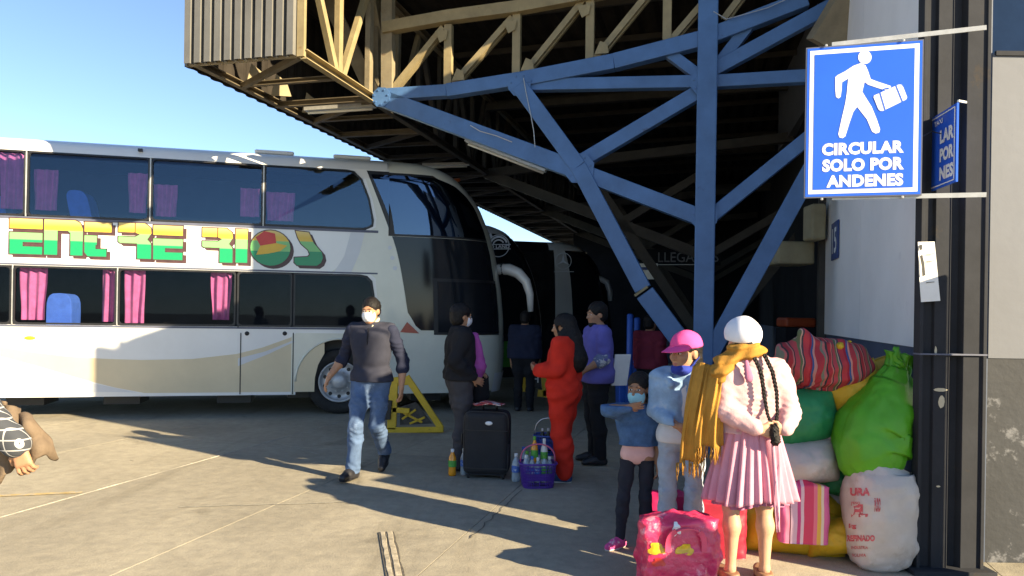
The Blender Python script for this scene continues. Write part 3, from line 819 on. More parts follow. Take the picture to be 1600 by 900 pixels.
# curtains and seats behind the glass
def curtain(x0, y0, x1, y1, tie=.0, d=.10):
    a0, zt = B.px(x0, y0); a1, zb = B.px(x1, y1)
    mb = MB(); ph = random.uniform(0, 6)
    def fn(u, v):
        w = 1 - tie * math.sin(min(1, v * 1.15) * math.pi / 2) ** 4 if tie >= 0 else 1 + tie * math.sin(v * math.pi) * .5
        a = a0 + (a1 - a0) * (.5 + (u - .5) * w)
        return B.W3(a, d + .022 * math.sin(u * (a1 - a0) * 52 + ph + v * .8) + .01 * math.sin(u * 9 + v * 3), zt + (zb - zt) * v)
    mb.grid(40, 10, fn); mb.out('curtain', M['curtain'], root, smooth=True, fix=False)
for c in ((-90, 236, -40, 326), (-4, 236, 38, 326, .08), (48, 262, 87, 328, .10), (197, 268, 228, 332, .15), (238, 286, 275, 338, .1), (375, 292, 404, 338), (415, 298, 460, 345, .1), (27, 414, 70, 500, .16), (157, 420, 180, 503), (192, 420, 224, 505, .1), (328, 425, 360, 500, .2), (-120, 414, -80, 500)):
    curtain(*c)
def seat(x, y, w=.42, lean=.10, top=True):
    a, zt = B.px(x, y)
    def fn(u, v):
        t = v; h = .86 * t; hw = w / 2 * (1 if t < .7 else math.sqrt(max(.02, 1 - ((t - .7) / .31) ** 2)))
        ang = 2 * math.pi * u
        cx = math.copysign(abs(math.cos(ang)) ** .5, math.cos(ang)); cy = math.copysign(abs(math.sin(ang)) ** .5, math.sin(ang))
        return B.W3(a + cx * .075 - lean * (t - 1) * -1.0, .42 + cy * hw, zt - .86 + h)
    MB().grid(20, 14, fn, closeu=True).out('seat', M['seat_blue'], root, smooth=True)
def seat2(x0, x1, y0, y1, lean):
    """seat back seen through a window, pixel box of its outline"""
    a0, zt = B.px(x0, y0); a1, zb = B.px(x1, y1); h = zt - zb + .2
    pts = [(a0, 0), (a1, 0)] + [((a0 + a1) / 2 + (a1 - a0) / 2 * math.copysign(abs(math.cos(t)) ** .6, math.cos(t)), h * .55 + h * .45 * math.sin(t) ** .6) for t in [math.pi * k / 10 for k in range(11)]]
    f = lambda d: (lambda x, y: B.W3(x - lean * y / h, d, zt - h + y))
    bevel(MB().prism(pts, f(.20), f(.62)).out('seat', M['seat_blue'], root), .03, 2)
seat2(107, 141, 293, 332, .12); seat2(64, 104, 457, 502, -.0); seat2(-26, 6, 300, 332, .1)
# lettering in three flat colour bands with a dark offset shadow
def bands(name, zc, hh, cols):
    m = bpy.data.materials.new(name); t, b = nt(m); N, L = t.nodes, t.links
    tc = N.new('ShaderNodeTexCoord'); sp = N.new('ShaderNodeSeparateXYZ'); L.new(tc.outputs['Generated'], sp.inputs[0])
    rp = N.new('ShaderNodeValToRGB'); rp.color_ramp.interpolation = 'LINEAR'
    e = rp.color_ramp.elements
    e[0].position, e[0].color = 0, rgb(cols[0]); e[1].position, e[1].color = .41, rgb(cols[0])
    for p, c in ((.415, cols[1]), (.69, cols[1]), (.70, cols[2]), (.80, cols[2]), (1.0, cols[3])):
        x = e.new(p); x.color = rgb(c)
    L.new(sp.outputs['Z'], rp.inputs['Fac']); L.new(rp.outputs['Color'], b.inputs['Base Color']); b.inputs['Roughness'].default_value = .3
    return m
M['letter'] = bands('letter_bands', 0, 1, [(.008, .27, .105), (.20, .52, .17), (.70, .46, .04), (.72, .55, .20)])
M['letter_shadow'] = pm('letter_shadow', (.075, .035, .035), .4, .2, 9)
E_ = [[(0, .70), (1, .70), (1, 1), (0, 1)], [(0, 0), (1, 0), (1, .24), (.42, .24), (.42, .33), (1, .33), (1, .62), (0, .62)]]
N_ = [[(0, 0), (.36, 0), (.36, .68), (.60, .68), (.66, .62), (.66, 0), (1, 0), (1, .75), (.93, .93), (.80, 1), (0, 1)]]
T_ = [[(0, .70), (1.15, .70), (1.15, 1), (0, 1)], [(0, .12), (.14, 0), (.95, 0), (.95, .24), (.5, .24), (.5, .33), (.55, .33), (.55, .62), (0, .62)]]
R_ = [[(0, .72), (.5, .72), (.5, 1), (0, 1)], [(.5, .72), (.5, 1), (.8, 1), (.98, .88), (1, .72), (.88, .55), (.98, .46), (1, .36), (1, 0), (.55, 0), (.55, .42), (.06, .42), (0, .46), (0, .62), (.5, .62), (.62, .68)]]
I_ = [[(0, 0), (1, 0), (1, 1), (0, 1)]]
O_ = [[(.5 + .5 * math.cos(t), .5 + .5 * math.sin(t)) for t in [2 * math.pi * k / 28 for k in range(28)]]]
S_ = [[(.02, 1.0), (.50, .97), (.68, .66), (.96, .40), (1, .24), (.93, .09), (.78, 0), (.10, 0), (.0, .08), (.0, .24), (.46, .27), (.52, .33), (.46, .45), (.22, .62), (.10, .80)]]
spec = [(E_, 15, 68, 340, 397), (N_, 69, 131, 342, 398.5), (T_, 132, 170, 346, 401), (R_, 185, 238, 347, 404), (E_, 239.5, 287, 351, 406), (R_, 316, 365, 355, 410), (I_, 368, 388, 357, 411), (O_, 391, 455, 358, 415), (S_, 460, 506, 360, 415)]
for shp, x0, x1, y0, y1 in spec:
    a0, zt = B.px(x0, y0); a1, _ = B.px(x1, y0); _, zb = B.px(x0, y1)
    mb = MB(); ms = MB()
    for lp in shp:
        lp = lp if len(lp) > 8 or True else lp
        mb.poly([lp], lambda x, y: B.W3(a0 + (a1 - a0) * x, -.007, zb + (zt - zb) * y))
        ms.poly([lp], lambda x, y: B.W3(a0 + (a1 - a0) * x + .045, -.0035, zb + (zt - zb) * y - .04))
    ms.out('letter_shadow', M['letter_shadow'], root, fix=False)
    mb.out('letter', M['letter'], root, fix=False)
    oo = MB()
    for lp in shp:
        ar = sum(lp[i][0] * lp[(i + 1) % len(lp)][1] - lp[(i + 1) % len(lp)][0] * lp[i][1] for i in range(len(lp)))
        pts_ = [Vector((a0 + (a1 - a0) * x, zb + (zt - zb) * y, 0)) for x, y in (lp if ar > 0 else lp[::-1])]
        for i in range(len(pts_)):
            p_, q_ = pts_[i], pts_[(i + 1) % len(pts_)]; t_ = (q_ - p_)
            if t_.length < 1e-4: continue
            t_.normalize(); n_ = Vector((t_.y, -t_.x, 0)) * .007
            p_ = p_ - t_ * .004; q_ = q_ + t_ * .004
            oo.add([B.W3(v_.x, -.0085, v_.y) for v_ in (p_ - n_, q_ - n_, q_ + n_, p_ + n_)], [(0, 1, 2, 3)])
    oo.out('letter_outline', M['letter_shadow'], root, fix=False)
# flag map inside the round letter
a0, zt = B.px(395, 358); a1, _ = B.px(455, 358); _, zb = B.px(391, 415)
def om(pts, mat, d): MB().poly([pts], lambda x, y: B.W3(a0 + (a1 - a0) * x, d, zb + (zt - zb) * y)).out('emblem', mat, root, fix=False)
M['flag_red'] = pm('flag_red', (.58, .035, .025), .35, .06, 5); M['flag_yellow'] = pm('flag_yellow', (.74, .46, .03), .35, .06, 5)
om([(.20, .55), (.08, .78), (.30, .96), (.58, .90), (.62, .62)], M['flag_red'], -.0095)
om([(.10, .30), (.20, .55), (.62, .64), (.90, .58), (.72, .42), (.40, .34)], M['flag_yellow'], -.0115)
# paint: silver band edges, tan sweep, pale arcs, warm grey front
def decal(pts, mat, d=-.002, name='paint_sweep'):
    return MB().poly([[B.px(*p) for p in pts]], lambda x, y: B.W3(x, d, y)).out(name, mat, root, fix=False)
tan = [(-300, 505), (-150, 520), (0, 541), (50, 550), (100, 556), (160, 560.5), (220, 562.5), (300, 561), (370, 553), (410, 543), (455, 527), (470, 521), (507, 521), (507, 552), (497, 570), (492, 590), (491, 612), (300, 613.5), (226, 614), (180, 605.5), (130, 593), (65, 574), (0, 556.5), (-150, 530), (-300, 512)]
decal(tan, M['tan_paint'])
decal([(-300, 540), (-100, 545), (0, 560), (65, 577), (130, 596), (215, 613), (120, 612), (60, 601), (0, 585), (-100, 570), (-300, 560)], M['silver_paint'], -.0025)
fz = [(455, 527), (470, 521), (620, 521), (624, 614)]
mb = MB()
pa = [(bx_(466), 1.27), (B.A0 + .002, 1.27), (B.A0 + .002, ZBOT)] + [(.662, ZBOT)] + [(.68 * math.cos(t), .52 + .68 * math.sin(t)) for t in [math.pi * k / 16 for k in range(0, 17)]] + [(-.68, ZBOT), (bx_(459), ZBOT), (bx_(459), 1.22)]
mb.poly([pa], lambda x, y: B.W3(x, -.0032, y)); mb.out('front_paint_field', M['front_paint'], root, fix=False)
up = [(B.A0 + .003, ZL0 - .02), (bx_(594), ZL0 - .02), (bx_(593), 1.7), (bx_(589), ZL1 - .06), (bx_(580), ZL1 + .02), (bx_(520), ZL1 + .03), (bx_(548), 2.45), (bx_(560), 2.7), (bx_(564), ZU0 - .03), (bx_(576), ZU0 - .025), (bx_(588), ZU0 + .05), (bx_(589), ZU0 + .2), (bx_(582), ZU0 + .5), (bx_(571), 3.70), (B.A0 + .003, 3.71)]
mb = MB(); mb.poly([up], lambda x, y: B.W3(x, -.0032, y)); mb.out('front_paint_field', M['front_paint'], root, fix=False)
decal([(548, 363), (570, 363), (562, 395), (548, 428), (520, 428), (538, 400)], M['silver_paint'], -.0042, 'paint_arc')
decal([(372, 560), (415, 549), (455, 533), (462, 533), (420, 553), (372, 572)], M['silver_paint'], -.0048, 'paint_arc')
# window line trims
mb = MB()
for z, hgt in ((ZL0 - .018, .014), (ZU0 - .02, .02), (ZL1 + .02, .012)):
    mb.add([B.W3(REAR, -.006, z - hgt), B.W3(bx_(592), -.006, z - hgt), B.W3(bx_(592), -.006, z + hgt), B.W3(REAR, -.006, z + hgt)], [(0, 1, 2, 3)])
mb.out('window_trim', M['sign_edge'], root, fix=False)
# hatch door seams and locks
mb = MB()
for x, y0, y1 in ((375, 520, 616), (457, 520, 616), (372, 425, 512)):
    a, z0 = B.px(x, y1); _, z1 = B.px(x, y0)
    mb.add([B.W3(a - .008, -.0075, z0), B.W3(a + .008, -.0075, z0), B.W3(a + .008, -.0075, z1), B.W3(a - .008, -.0075, z1)], [(0, 1, 2, 3)])
a, _ = B.px(640, 560)
mb.out('door_seam', M['black_plastic'], root, fix=False)
for x, y in ((386, 521), (445, 521)):
    a, z = B.px(x, y); MB().lathe([(0, .014), (.028, .012), (.034, .0)], B.W3(a, -.003, z), -B.d2, 12).out('lock', M['black_plastic'], root, smooth=True)
a, z = B.px(47, 528)
mb = MB(); mb.grid(12, 6, lambda u, v: B.W3(a + .075 * math.cos(2 * math.pi * u) * math.cos(v * 1.57), -.004 - .02 * math.sin(v * 1.57), z + .028 * math.sin(2 * math.pi * u) * math.cos(v * 1.57)), closeu=True)
mb.out('side_marker', M['yellow'], root, smooth=True)
# front side glass, upper and lower, on the rounded shell
def bphi(pts):
    q = sorted([(B.px(*p)[1], B.phi_of(*B.px(*p))) for p in pts])
    zs, ps = [k[0] for k in q], [k[1] for k in q]
    return lambda z: float(np.interp(z, zs, ps))
lef = bphi([(579, 271), (600, 318), (617, 367), (628, 410), (634, 455), (640, 488), (655, 513), (682, 524)])
za = B.px(580, 271)[1]; zm = B.px(617, 367)[1]
PR = .98
def rgt(z): return float(np.interp(z, (zm, 3.3, 3.55, 3.70, 3.80), (PR, PR - .03, PR - .12, PR - .30, PR - .62)))
B.front('upper_side_glass', M['glass_front'], zm + .015, 3.79, lef, rgt, .007, 26, 22)
B.front('upper_glass_frame', M['black_plastic'], zm - .02, 3.83, lambda z: lef(z) - .10, lambda z: rgt(z) + .03, .003, 26, 22)
zlow = 1.33
lowl = bphi([(612, 368), (624, 410), (632, 455), (637, 488), (652, 514), (680, 526)])
B.front('lower_side_glass', M['black_gloss'], zlow, zm - .025, lowl, lambda z: PR + .02, .006, 26, 22)
# front door: glass and lower leaf
dl = B.phi_of(*B.px(684, 470)); 
B.front('door_glass', M['black_gloss'], 1.30, 2.12, lambda z: dl, lambda z: PR + .03, .016, 20, 12)
B.front('door_frame', M['black_plastic'], 1.26, 2.17, lambda z: dl - .03, lambda z: PR + .05, .011, 20, 12)
B.front('door_leaf', M['front_paint'], .42, 1.25, lambda z: dl - .012, lambda z: PR + .04, .012, 20, 12)
B.front('windscreen', M['black_gloss'], 1.15, 3.65, lambda z: PR + .33, lambda z: math.pi - PR - .33, .006, 40, 30)
B.front('pillar_trim', M['front_paint'], .40, 3.6, lambda z: PR + .06, lambda z: PR + .30, .018, 10, 40)
B.front('bumper', M['silver_paint'], .30, .62, lambda z: .9, lambda z: math.pi - .9, .03, 40, 8)
def flatglass(name, pts, mat, d):
    q = sorted((B.px(*p)[1], B.px(*p)[0]) for p in pts); zs = [k[0] for k in q]; xs = [k[1] for k in q]
    mb = MB(); n = 24; L = []
    for k in range(n + 1):
        z = zs[0] + (zs[-1] - zs[0]) * k / n; x = min(float(np.interp(z, zs, xs)), B.A0 + .002)
        L += [B.W3(x, d + B.ins(z), z), B.W3(B.A0 + .003, d + B.ins(z), z)]
    mb.add(L, [(2 * k, 2 * k + 1, 2 * k + 3, 2 * k + 2) for k in range(n)]); mb.out(name, mat, root, fix=False)
flatglass('upper_glass_frame', [(573, 266), (593, 318), (612, 369)], M['black_plastic'], -.0052)
flatglass('upper_side_glass', [(580, 272), (600, 318), (617, 362)], M['glass_front'], -.0080)
mb = MB()
tri = [(625, 519), (636, 503), (655, 521)]
mb.poly([[B.px(*p) for p in tri]], lambda x, y: B.skin(B.phi_of(x, y), y, .010)); mb.out('corner_reflector', pm('reflector', (.45, .09, .05), .3, .1, 30), root, fix=False)
for x, y in ((609, 387), (613, 403), (617, 419)):
    a, z = B.px(x, y); p = B.phi_of(a, z)
    mb = MB(); mb.poly([[(a + .035 * math.cos(t), z + .035 * math.sin(t)) for t in [k * math.pi / 5 for k in range(10)]]], lambda x, y: B.skin(B.phi_of(x, y), y, .004)); mb.out('badge', M['silver_paint'], root, fix=False)
# front wheel
wc = B.W3(0, .16, .51)
wh = thing('wheel', None, None); bpy.data.objects.remove(wh)
mb = MB(); ax = -B.d2
mb.lathe([(.30, .02), (.34, .10), (.42, .125), (.485, .11), (.508, .06), (.508, -.12), (.40, -.16), (.30, -.15)], wc, ax, 40)
whl = mb.out('wheel', M['rubber'], root, smooth=True)
mb = MB(); mb.lathe([(.315, .085), (.325, .11), (.305, .115), (.285, .07), (.27, .03), (.19, .055), (.12, .085), (.115, .13), (.07, .15), (.0, .155)], wc, ax, 40)
rim = mb.out('rim', M['rim'], whl, smooth=True)
mb = MB(); mh = MB()
e1 = B.d1; e2 = UP
for k in range(10):
    t = 2 * math.pi * k / 10
    mb.lathe([(.016, .0), (.016, .03), (.010, .04), (0, .04)], wc + ax * .075 + (e1 * math.cos(t) + e2 * math.sin(t)) * .155, ax, 6)
    t += .31
    mh.lathe([(0, .004), (.030, .004), (.030, 0)], wc + ax * .046 + (e1 * math.cos(t) + e2 * math.sin(t)) * .232, ax, 10)
mb.out('wheel_nuts', M['rim'], whl); mh.out('rim_holes', M['black_plastic'], whl)
# arch well
mb = MB(); n = len(arch)
mb.add([B.W3(x, -.0, z) for x, z in arch] + [B.W3(x, .5, z) for x, z in arch], [(i, i + 1, n + i + 1, n + i) for i in range(n - 1)])
mb.add([B.W3(-.8, .48, ZBOT - .1), B.W3(.8, .48, ZBOT - .1), B.W3(.8, .48, 1.25), B.W3(-.8, .48, 1.25)], [(0, 1, 2, 3)])
mb.out('wheel_arch', M['black_plastic'], root, fix=False)
mb = MB(); mb.tube([B.W3(.665 * math.cos(t), -.004, .52 + .665 * math.sin(t)) for t in [math.pi * k / 20 for k in range(21)]], .016, 6); mb.out('arch_lip', M['front_paint'], root, smooth=True)
for a in (-6.2, -7.5):     # rear axles beyond the frame
    mb = MB(); mb.lathe([(0, .1), (.30, .1), (.42, .125), (.485, .11), (.508, .06), (.508, -.3), (.0, -.3)], B.W3(a, .22, .51), ax, 28); mb.out('wheel', M['rubber'], root, smooth=True)
# chassis bits seen under the skirt
for a in (-4.5, -3.2, -1.6, 1.4): MB().obox(B.W3(a, .7, .25), B.d1 * .25, B.d2 * .3, UP * .09).out('chassis_box', M['black_plastic'], root)
# roof hatches
for a in (-.75, .45):
    o = MB().obox(B.W3(a - .3, .75, 4.11), B.d1 * .30, B.d2 * .40, UP * .03).out('roof_hatch', M['white_paint'], root); bevel(o, .03, 2)
a, z = B.px(218, 236); MB().obox(B.W3(a, .05, 3.95), B.d1 * .03, B.d2 * .02, UP * .02).out('roof_lamp', M['black_plastic'], root)
# mirror arm
def mirror(co, pts, rs, mat, head=None):
    mb = MB(); mb.tube(pts, rs, 10); o = mb.out('mirror_arm', mat, co, smooth=True)
    return o
YM = 13.1
mirror(root, [Pw(768, 424, YM + .1), Pw(780, 421, YM), Pw(795, 421, YM), Pw(810, 427, YM - .05), Pw(822, 440, YM - .1), Pw(828, 460, YM - .1), Pw(829, 487, YM - .1)], [.05, .10, .105, .10, .085, .07, .05], M['white_paint'])
mirror(root, [Pw(760, 423, YM + .12), Pw(787, 420.5, YM)], [.10, .11], M['black_plastic'])
mb = MB(); mb.tube([Pw(700, 283, 13.0), Pw(718, 281, 12.9)], .03, 6); mb.out('marker_lamp', pm('amber_lens', (.5, .12, .03), .3), root)

# ---- the two dark coaches waiting behind it
def coach2(F0, label, body, low, roofm, zk=.875):
    r = thing('parked_coach', label, 'bus', (F0[0] - 3, F0[1] + 1, 0))
    c = Coach(F0, ANG, r); c.zk = zk
    sst = [-7 + (c.A0 + 7) * k / 8 for k in range(9)]
    prof = [(0, .32), (0, 1.2), (0, 3.72)] + [(c.ins(z), z) for z in levels[1:]] + [(1.28, 4.12)] + [(c.W - c.ins(z), z) for z in levels[::-1]] + [(c.W, ZBOT)]
    mb = MB(); n = len(prof)
    mb.add([c.W3(a, d, z) for a in sst for d, z in prof], [(i * n + k, i * n + k + 1, (i + 1) * n + k + 1, (i + 1) * n + k) for i in range(8) for k in range(n - 1)])
    mb.out('side_wall', body, r, smooth=False, fix=False)
    c.front('front_shell', body, .32, 4.07, lambda z: 0., lambda z: math.pi, 0., 48, 40)
    mb = MB(); ring = [c.skin(math.pi * k / 40, 4.07) for k in range(41)]
    mb.add(ring + [c.W3(c.A0, c.W / 2, 4.12)], [(k, k + 1, 41) for k in range(40)]); mb.out('roof_cap', roofm, r, smooth=True, fix=False)
    c.front('roof_brow', roofm, 3.80, 4.07, lambda z: .0, lambda z: math.pi, .012, 48, 8)
    c.front('side_glass', M['black_gloss'], 1.35, 3.75, lambda z: .15, lambda z: .88, .008, 20, 24)
    c.front('windscreen', M['black_gloss'], 1.2, 3.74, lambda z: 1.0, lambda z: math.pi - 1.0, .008, 40, 24)
    c.front('lower_panel', low, .36, 1.18, lambda z: .05, lambda z: math.pi - .05, .010, 48, 10)
    c.front('bumper', M['black_plastic'], .30, .55, lambda z: .05, lambda z: math.pi - .05, .03, 40, 6)
    mb = MB(); ax = -c.d2
    mb.lathe([(0, .1), (.30, .1), (.42, .125), (.485, .11), (.508, .06), (.508, -.2), (.0, -.2)], c.W3(0, .2, .51), ax, 28); mb.out('wheel', M['rubber'], r, smooth=True)
    return r, c
r2, c2 = coach2((-1.85, 15.35, 0), 'dark green and black coach parked just behind the white one', pm('dark_coach_paint', (.018, .020, .022), .2, .1, 2, coat=.5), M['green_paint'], M['white_paint'])
# its round winged emblem
def onskin(c, phi, z, off=.02): return c.skin(phi, z, off)
def emblem_plane(co, px, py, Y, r, star=False, txt=None):
    """emblem of raised rings on the side glass of coach co"""
    c = Pw(px, py, Y); ax_, ay_ = Vector((math.cos(-.25), math.sin(-.25), 0)), UP; n_ = ax_.cross(ay_)
    mb = MB()
    def ring(r0, r1, a0=0, a1=360, k=36):
        P = [math.radians(a0 + (a1 - a0) * i / k) for i in range(k + 1)]
        v = []
        for t in P: v += [c + ax_ * r0 * math.cos(t) + ay_ * r0 * math.sin(t), c + ax_ * r1 * math.cos(t) + ay_ * r1 * math.sin(t)]
        mb.add(v, [(2 * i, 2 * i + 2, 2 * i + 3, 2 * i + 1) for i in range(k)])
    ring(r * .93, r)
    if star:
        for k in range(3):
            t = math.radians(90 + 120 * k); d = ax_ * math.cos(t) + ay_ * math.sin(t); s = d.cross(n_)
            mb.add([c + d * r * .95, c + s * r * .13 + d * r * .07, c - s * r * .13 + d * r * .07, c], [(0, 1, 3), (0, 3, 2)])
        mb.add([c - ax_ * r * 1.3 - ay_ * r * 1.22, c + ax_ * r * 1.3 - ay_ * r * 1.22, c + ax_ * r * 1.3 - ay_ * r * 1.3, c - ax_ * r * 1.3 - ay_ * r * 1.3], [(0, 1, 2, 3)])
    else:
        ring(r * .70, r * .88, 20, 170); ring(r * .45, r * .58, 30, 160)
        mb.add([c - ax_ * r * 1.05 + ay_ * r * .15, c + ax_ * r * 1.1 + ay_ * r * .15, c + ax_ * r * 1.1 + ay_ * r * .08, c - ax_ * r * 1.05 + ay_ * r * .08], [(0, 1, 2, 3)])
        mb.add([c - ax_ * r * 1.05 - ay_ * r * .25, c + ax_ * r * 1.1 - ay_ * r * .25, c + ax_ * r * 1.1 - ay_ * r * .32, c - ax_ * r * 1.05 - ay_ * r * .32], [(0, 1, 2, 3)])
        mb.add([c - ax_ * r * 1.1 + ay_ * r * .9, c - ax_ * r * .7 + ay_ * r * 1.15, c - ax_ * r * .55 + ay_ * r * .8, c - ax_ * r * .85 + ay_ * r * .62], [(0, 1, 2, 3)])
    o = mb.out('emblem', M['sign_white'], co, fix=False)
    if txt: flat_text('emblem_lettering', txt, .1, c + n_ * .006 - ay_ * r * .08, ax_, ay_, M['sign_white'], co, bold=.003, width=r * 2.0, height=r * .30)
EMB2, EMB3 = (779, 384), (880, 408)
r3, c3 = coach2((.25, 19.3, 0), 'black coach with a three pointed star emblem parked third from the front', pm('black_coach_paint', (.014, .014, .016), .2, .1, 2, coat=.5), M['black_plastic'], M['white_paint'])
c3.front('corner_trim', M['white_paint'], 1.3, 4.0, lambda z: .02, lambda z: .16, .010, 6, 20)
def plane_depth(c, px, py, back):
    u, v = uv(px, py); k = u / F
    a = (c.B0.x - k * c.B0.y) / (k * c.sa - c.ca)
    return c.B0.y + c.sa * a - back
from mathutils.bvhtree import BVHTree
def on_coach(r, px, py, rad_, **kw):
    best = None
    for o in r.children:
        if o.name.split('.')[0] in ('front_shell', 'windscreen', 'side_glass', 'side_wall', 'corner_trim'):
            bm = bmesh.new(); bm.from_mesh(o.data); bmesh.ops.transform(bm, matrix=Matrix.Translation(wloc(r)), verts=bm.verts); bt = BVHTree.FromBMesh(bm); bm.free()
            for q in ((px, py), (px + 9, py), (px - 9, py)):
                h_ = bt.ray_cast(Vector((0, 0, HC)), (Pw(q[0], q[1], 5) - Vector((0, 0, HC))).normalized())
                if h_[0] is not None and (best is None or h_[3] < best): best = h_[3]
    Y = Pw(px, py, 10).y * (best / (Pw(px, py, 10) - Vector((0, 0, HC))).length) if best else 18
    emblem_plane(r, px, py, Y - .06, rad_, **kw)
on_coach(r2, *EMB2, .24, txt='PO LAND')
on_coach(r3, *EMB3, .22, star=True)
mirror(r3, [Pw(918, 430, 20.2), Pw(932, 433, 20.2), Pw(948, 441, 20.1), Pw(953, 455, 20.1), Pw(953, 470, 20.1)], [.06, .075, .08, .07, .06], M['silver_paint'])
# ------------------------------------------------------------------ signs on the pillar
sgn = thing('platform_sign', 'large blue platform sign with a walking figure and suitcase above three lines of lettering', 'sign', Pw(1350, 312, 4.55))
sc_ = Pw(1350, 188, 4.55); SX, SY = PP, UP; SNn = SX.cross(SY)      # faces the viewer
SWd, SHt = .662, .94
def sp(x, y, off=0.0):   # pixel position on the sign plane
    return Ppl(x, y, sc_ + SNn * off, SNn)
q = [sp(1263, 69), sp(1441, 63), sp(1437, 307), sp(1258, 312)]
c0 = (q[0] + q[1] + q[2] + q[3]) / 4
def splate(name, inset, off, th, mat):
    hw, hh = SWd / 2 - inset, SHt / 2 - inset
    return MB().obox(c0 + SNn * (off - th / 2), SX * hw, SY * hh, SNn * th / 2).out(name, mat, sgn)
splate('backing', -.002, 0, .016, M['sign_edge'])
splate('margin', .006, .0015, .002, M['sign_blue'])
splate('border', .022, .003, .002, M['sign_white'])
splate('face', .048, .0045, .002, M['sign_blue'])
def spx(pts, name, mat, off=.0062):
    L = [sp(*p) for p in pts]
    o = c0 + SNn * off
    return MB().poly([[((p - c0).dot(SX), (p - c0).dot(SY)) for p in L]], lambda x, y: o + SX * x + SY * y).out(name, mat, sgn, fix=False)
def circ(cx, cy, r, n=24): return [(cx + r * math.cos(2 * math.pi * k / n), cy + r * math.sin(2 * math.pi * k / n)) for k in range(n)]
spx(circ(1351, 90, 10.5), 'figure_head', M['sign_white'])
Z6 = lambda p: [(1080 + x / 2.727, y / 2.727) for x, y in p]
spx(Z6([(655, 305), (690, 282), (722, 270), (742, 280), (752, 302), (764, 338), (790, 348), (850, 368), (846, 386), (812, 382), (752, 362), (738, 350), (728, 392), (745, 420), (768, 456), (790, 510), (804, 552), (800, 566), (784, 570), (770, 562), (748, 510), (706, 456), (690, 478), (672, 530), (656, 582), (644, 590), (630, 586), (626, 572), (640, 508), (656, 440), (662, 400), (668, 336), (642, 352), (640, 385), (636, 414), (626, 421), (616, 414), (613, 380), (613, 330), (622, 322)]), 'figure_body', M['sign_white'])
spx(Z6([(788, 404), (882, 362), (894, 362), (902, 372), (919, 416), (914, 426), (815, 474), (804, 474), (796, 466), (776, 416), (778, 408)]), 'figure_suitcase', M['sign_white'], .0070)
for a, b in (((800, 396), (822, 470)), ((868, 366), (896, 436))):
    spx(Z6([(a[0], a[1]), (a[0] + 5, a[1] - 2), (b[0] + 5, b[1] - 2), (b[0], b[1])]), 'suitcase_strap', M['sign_blue'], .0082)
spx(Z6([(812, 388), (816, 380), (834, 374), (844, 380), (838, 383), (832, 379), (820, 383), (818, 388)]), 'suitcase_handle', M['sign_blue'], .0084)
for t, x0, x1, yc, h in (('CIRCULAR', 1284, 1412, 233, 19.5), ('SOLO POR', 1284.5, 1412, 258.5, 20), ('ANDENES', 1291, 1411, 283.5, 19.5)):
    pa, pb = sp(x0, yc + .6), sp(x1, yc - 3.2)
    cc = (pa + pb) / 2; w = (pb - pa).dot(SX)
    flat_text('lettering', t, .08, c0 + SX * (cc - c0).dot(SX) + SY * (cc - c0).dot(SY) + SNn * .0062, SX, SY, M['sign_white'], sgn, bold=.0042, width=w, height=h / F * 4.55, spacing=1.06)
mb = MB()
for x, y in ((1291, 71), (1412, 63), (1284, 311), (1410, 308)): mb.lathe([(0, .006), (.007, .005), (.009, 0)], sp(x, y, .008), SNn, 8)
mb.out('bolt', M['galv'], sgn)
# carrying bars fixed to the pillar
for y in (57, 307):
    pa = sp(1300, y + 8 if y < 100 else y + 4, -.03); zz = sp(1441, y, -.03).z
    a = sp(1300, y, -.022); a.z = zz - (.012 if y < 100 else -.004); b = sp(1541, y, -.022); b.z = zz + (.022 if y < 100 else .0)
    MB().bar(a, b, .028, .006, UP).out('carrying_bar', M['galv'], sgn)
# second sign seen edge on, turned towards the bays
s2 = thing('angled_platform_sign', 'small blue platform sign turned sideways on the pillar right of the big sign', 'sign', Pw(1475, 300, 4.6))
p0, p1 = Pw(1457, 248, 4.74), Pw(1493, 232, 4.42)
X2 = (p1 - p0); X2.z = 0; X2.normalize(); N2 = X2.cross(UP); c2_ = (p0 + p1) / 2; c2_.z = Pw(1475, 233, 4.58).z
w2 = .37; h2 = .47
MB().obox(c2_, X2 * w2 / 2, UP * h2 / 2, N2 * .006).out('backing', M['sign_blue'], s2)
mb = MB()
for (x0, y0, x1, y1) in ((-.46, -.47, .46, -.455), (-.46, .455, .46, .47), (-.46, -.47, -.425, .47), (.425, -.47, .46, .47)):
    mb.add([c2_ + X2 * x0 * w2 + UP * y0 * h2 + N2 * .0085, c2_ + X2 * x1 * w2 + UP * y0 * h2 + N2 * .0085, c2_ + X2 * x1 * w2 + UP * y1 * h2 + N2 * .0085, c2_ + X2 * x0 * w2 + UP * y1 * h2 + N2 * .0085], [(0, 1, 2, 3)])
mb.out('border', M['sign_white'], s2, fix=False)
for k, t in enumerate(('LAR', 'POR', 'NES')):
    flat_text('lettering', t, .08, c2_ + X2 * .06 + UP * (.08 - k * .115) + N2 * .009, X2, UP, M['sign_white'], s2, bold=.004, width=.19, height=.085)
flat_text('small_lettering', 'TAXI', .04, c2_ - X2 * .06 + UP * .18 + N2 * .009, X2, UP, M['sign_white'], s2, bold=.001, width=.12, height=.03)
MB().bar(c2_ + X2 * w2 / 2 + UP * .245, c2_ + X2 * w2 * .4 + UP * .245 - N2 * .06, .012, .012).out('bracket', M['galv'], s2)
mb = MB(); mb.tube([Pw(1408, 236, 4.50), Pw(1425, 222, 4.48), Pw(1440, 214, 4.5), Pw(1456, 205, 4.55), Pw(1470, 209, 4.5)], .0035, 5); mb.out('cable', M['black_plastic'], s2)
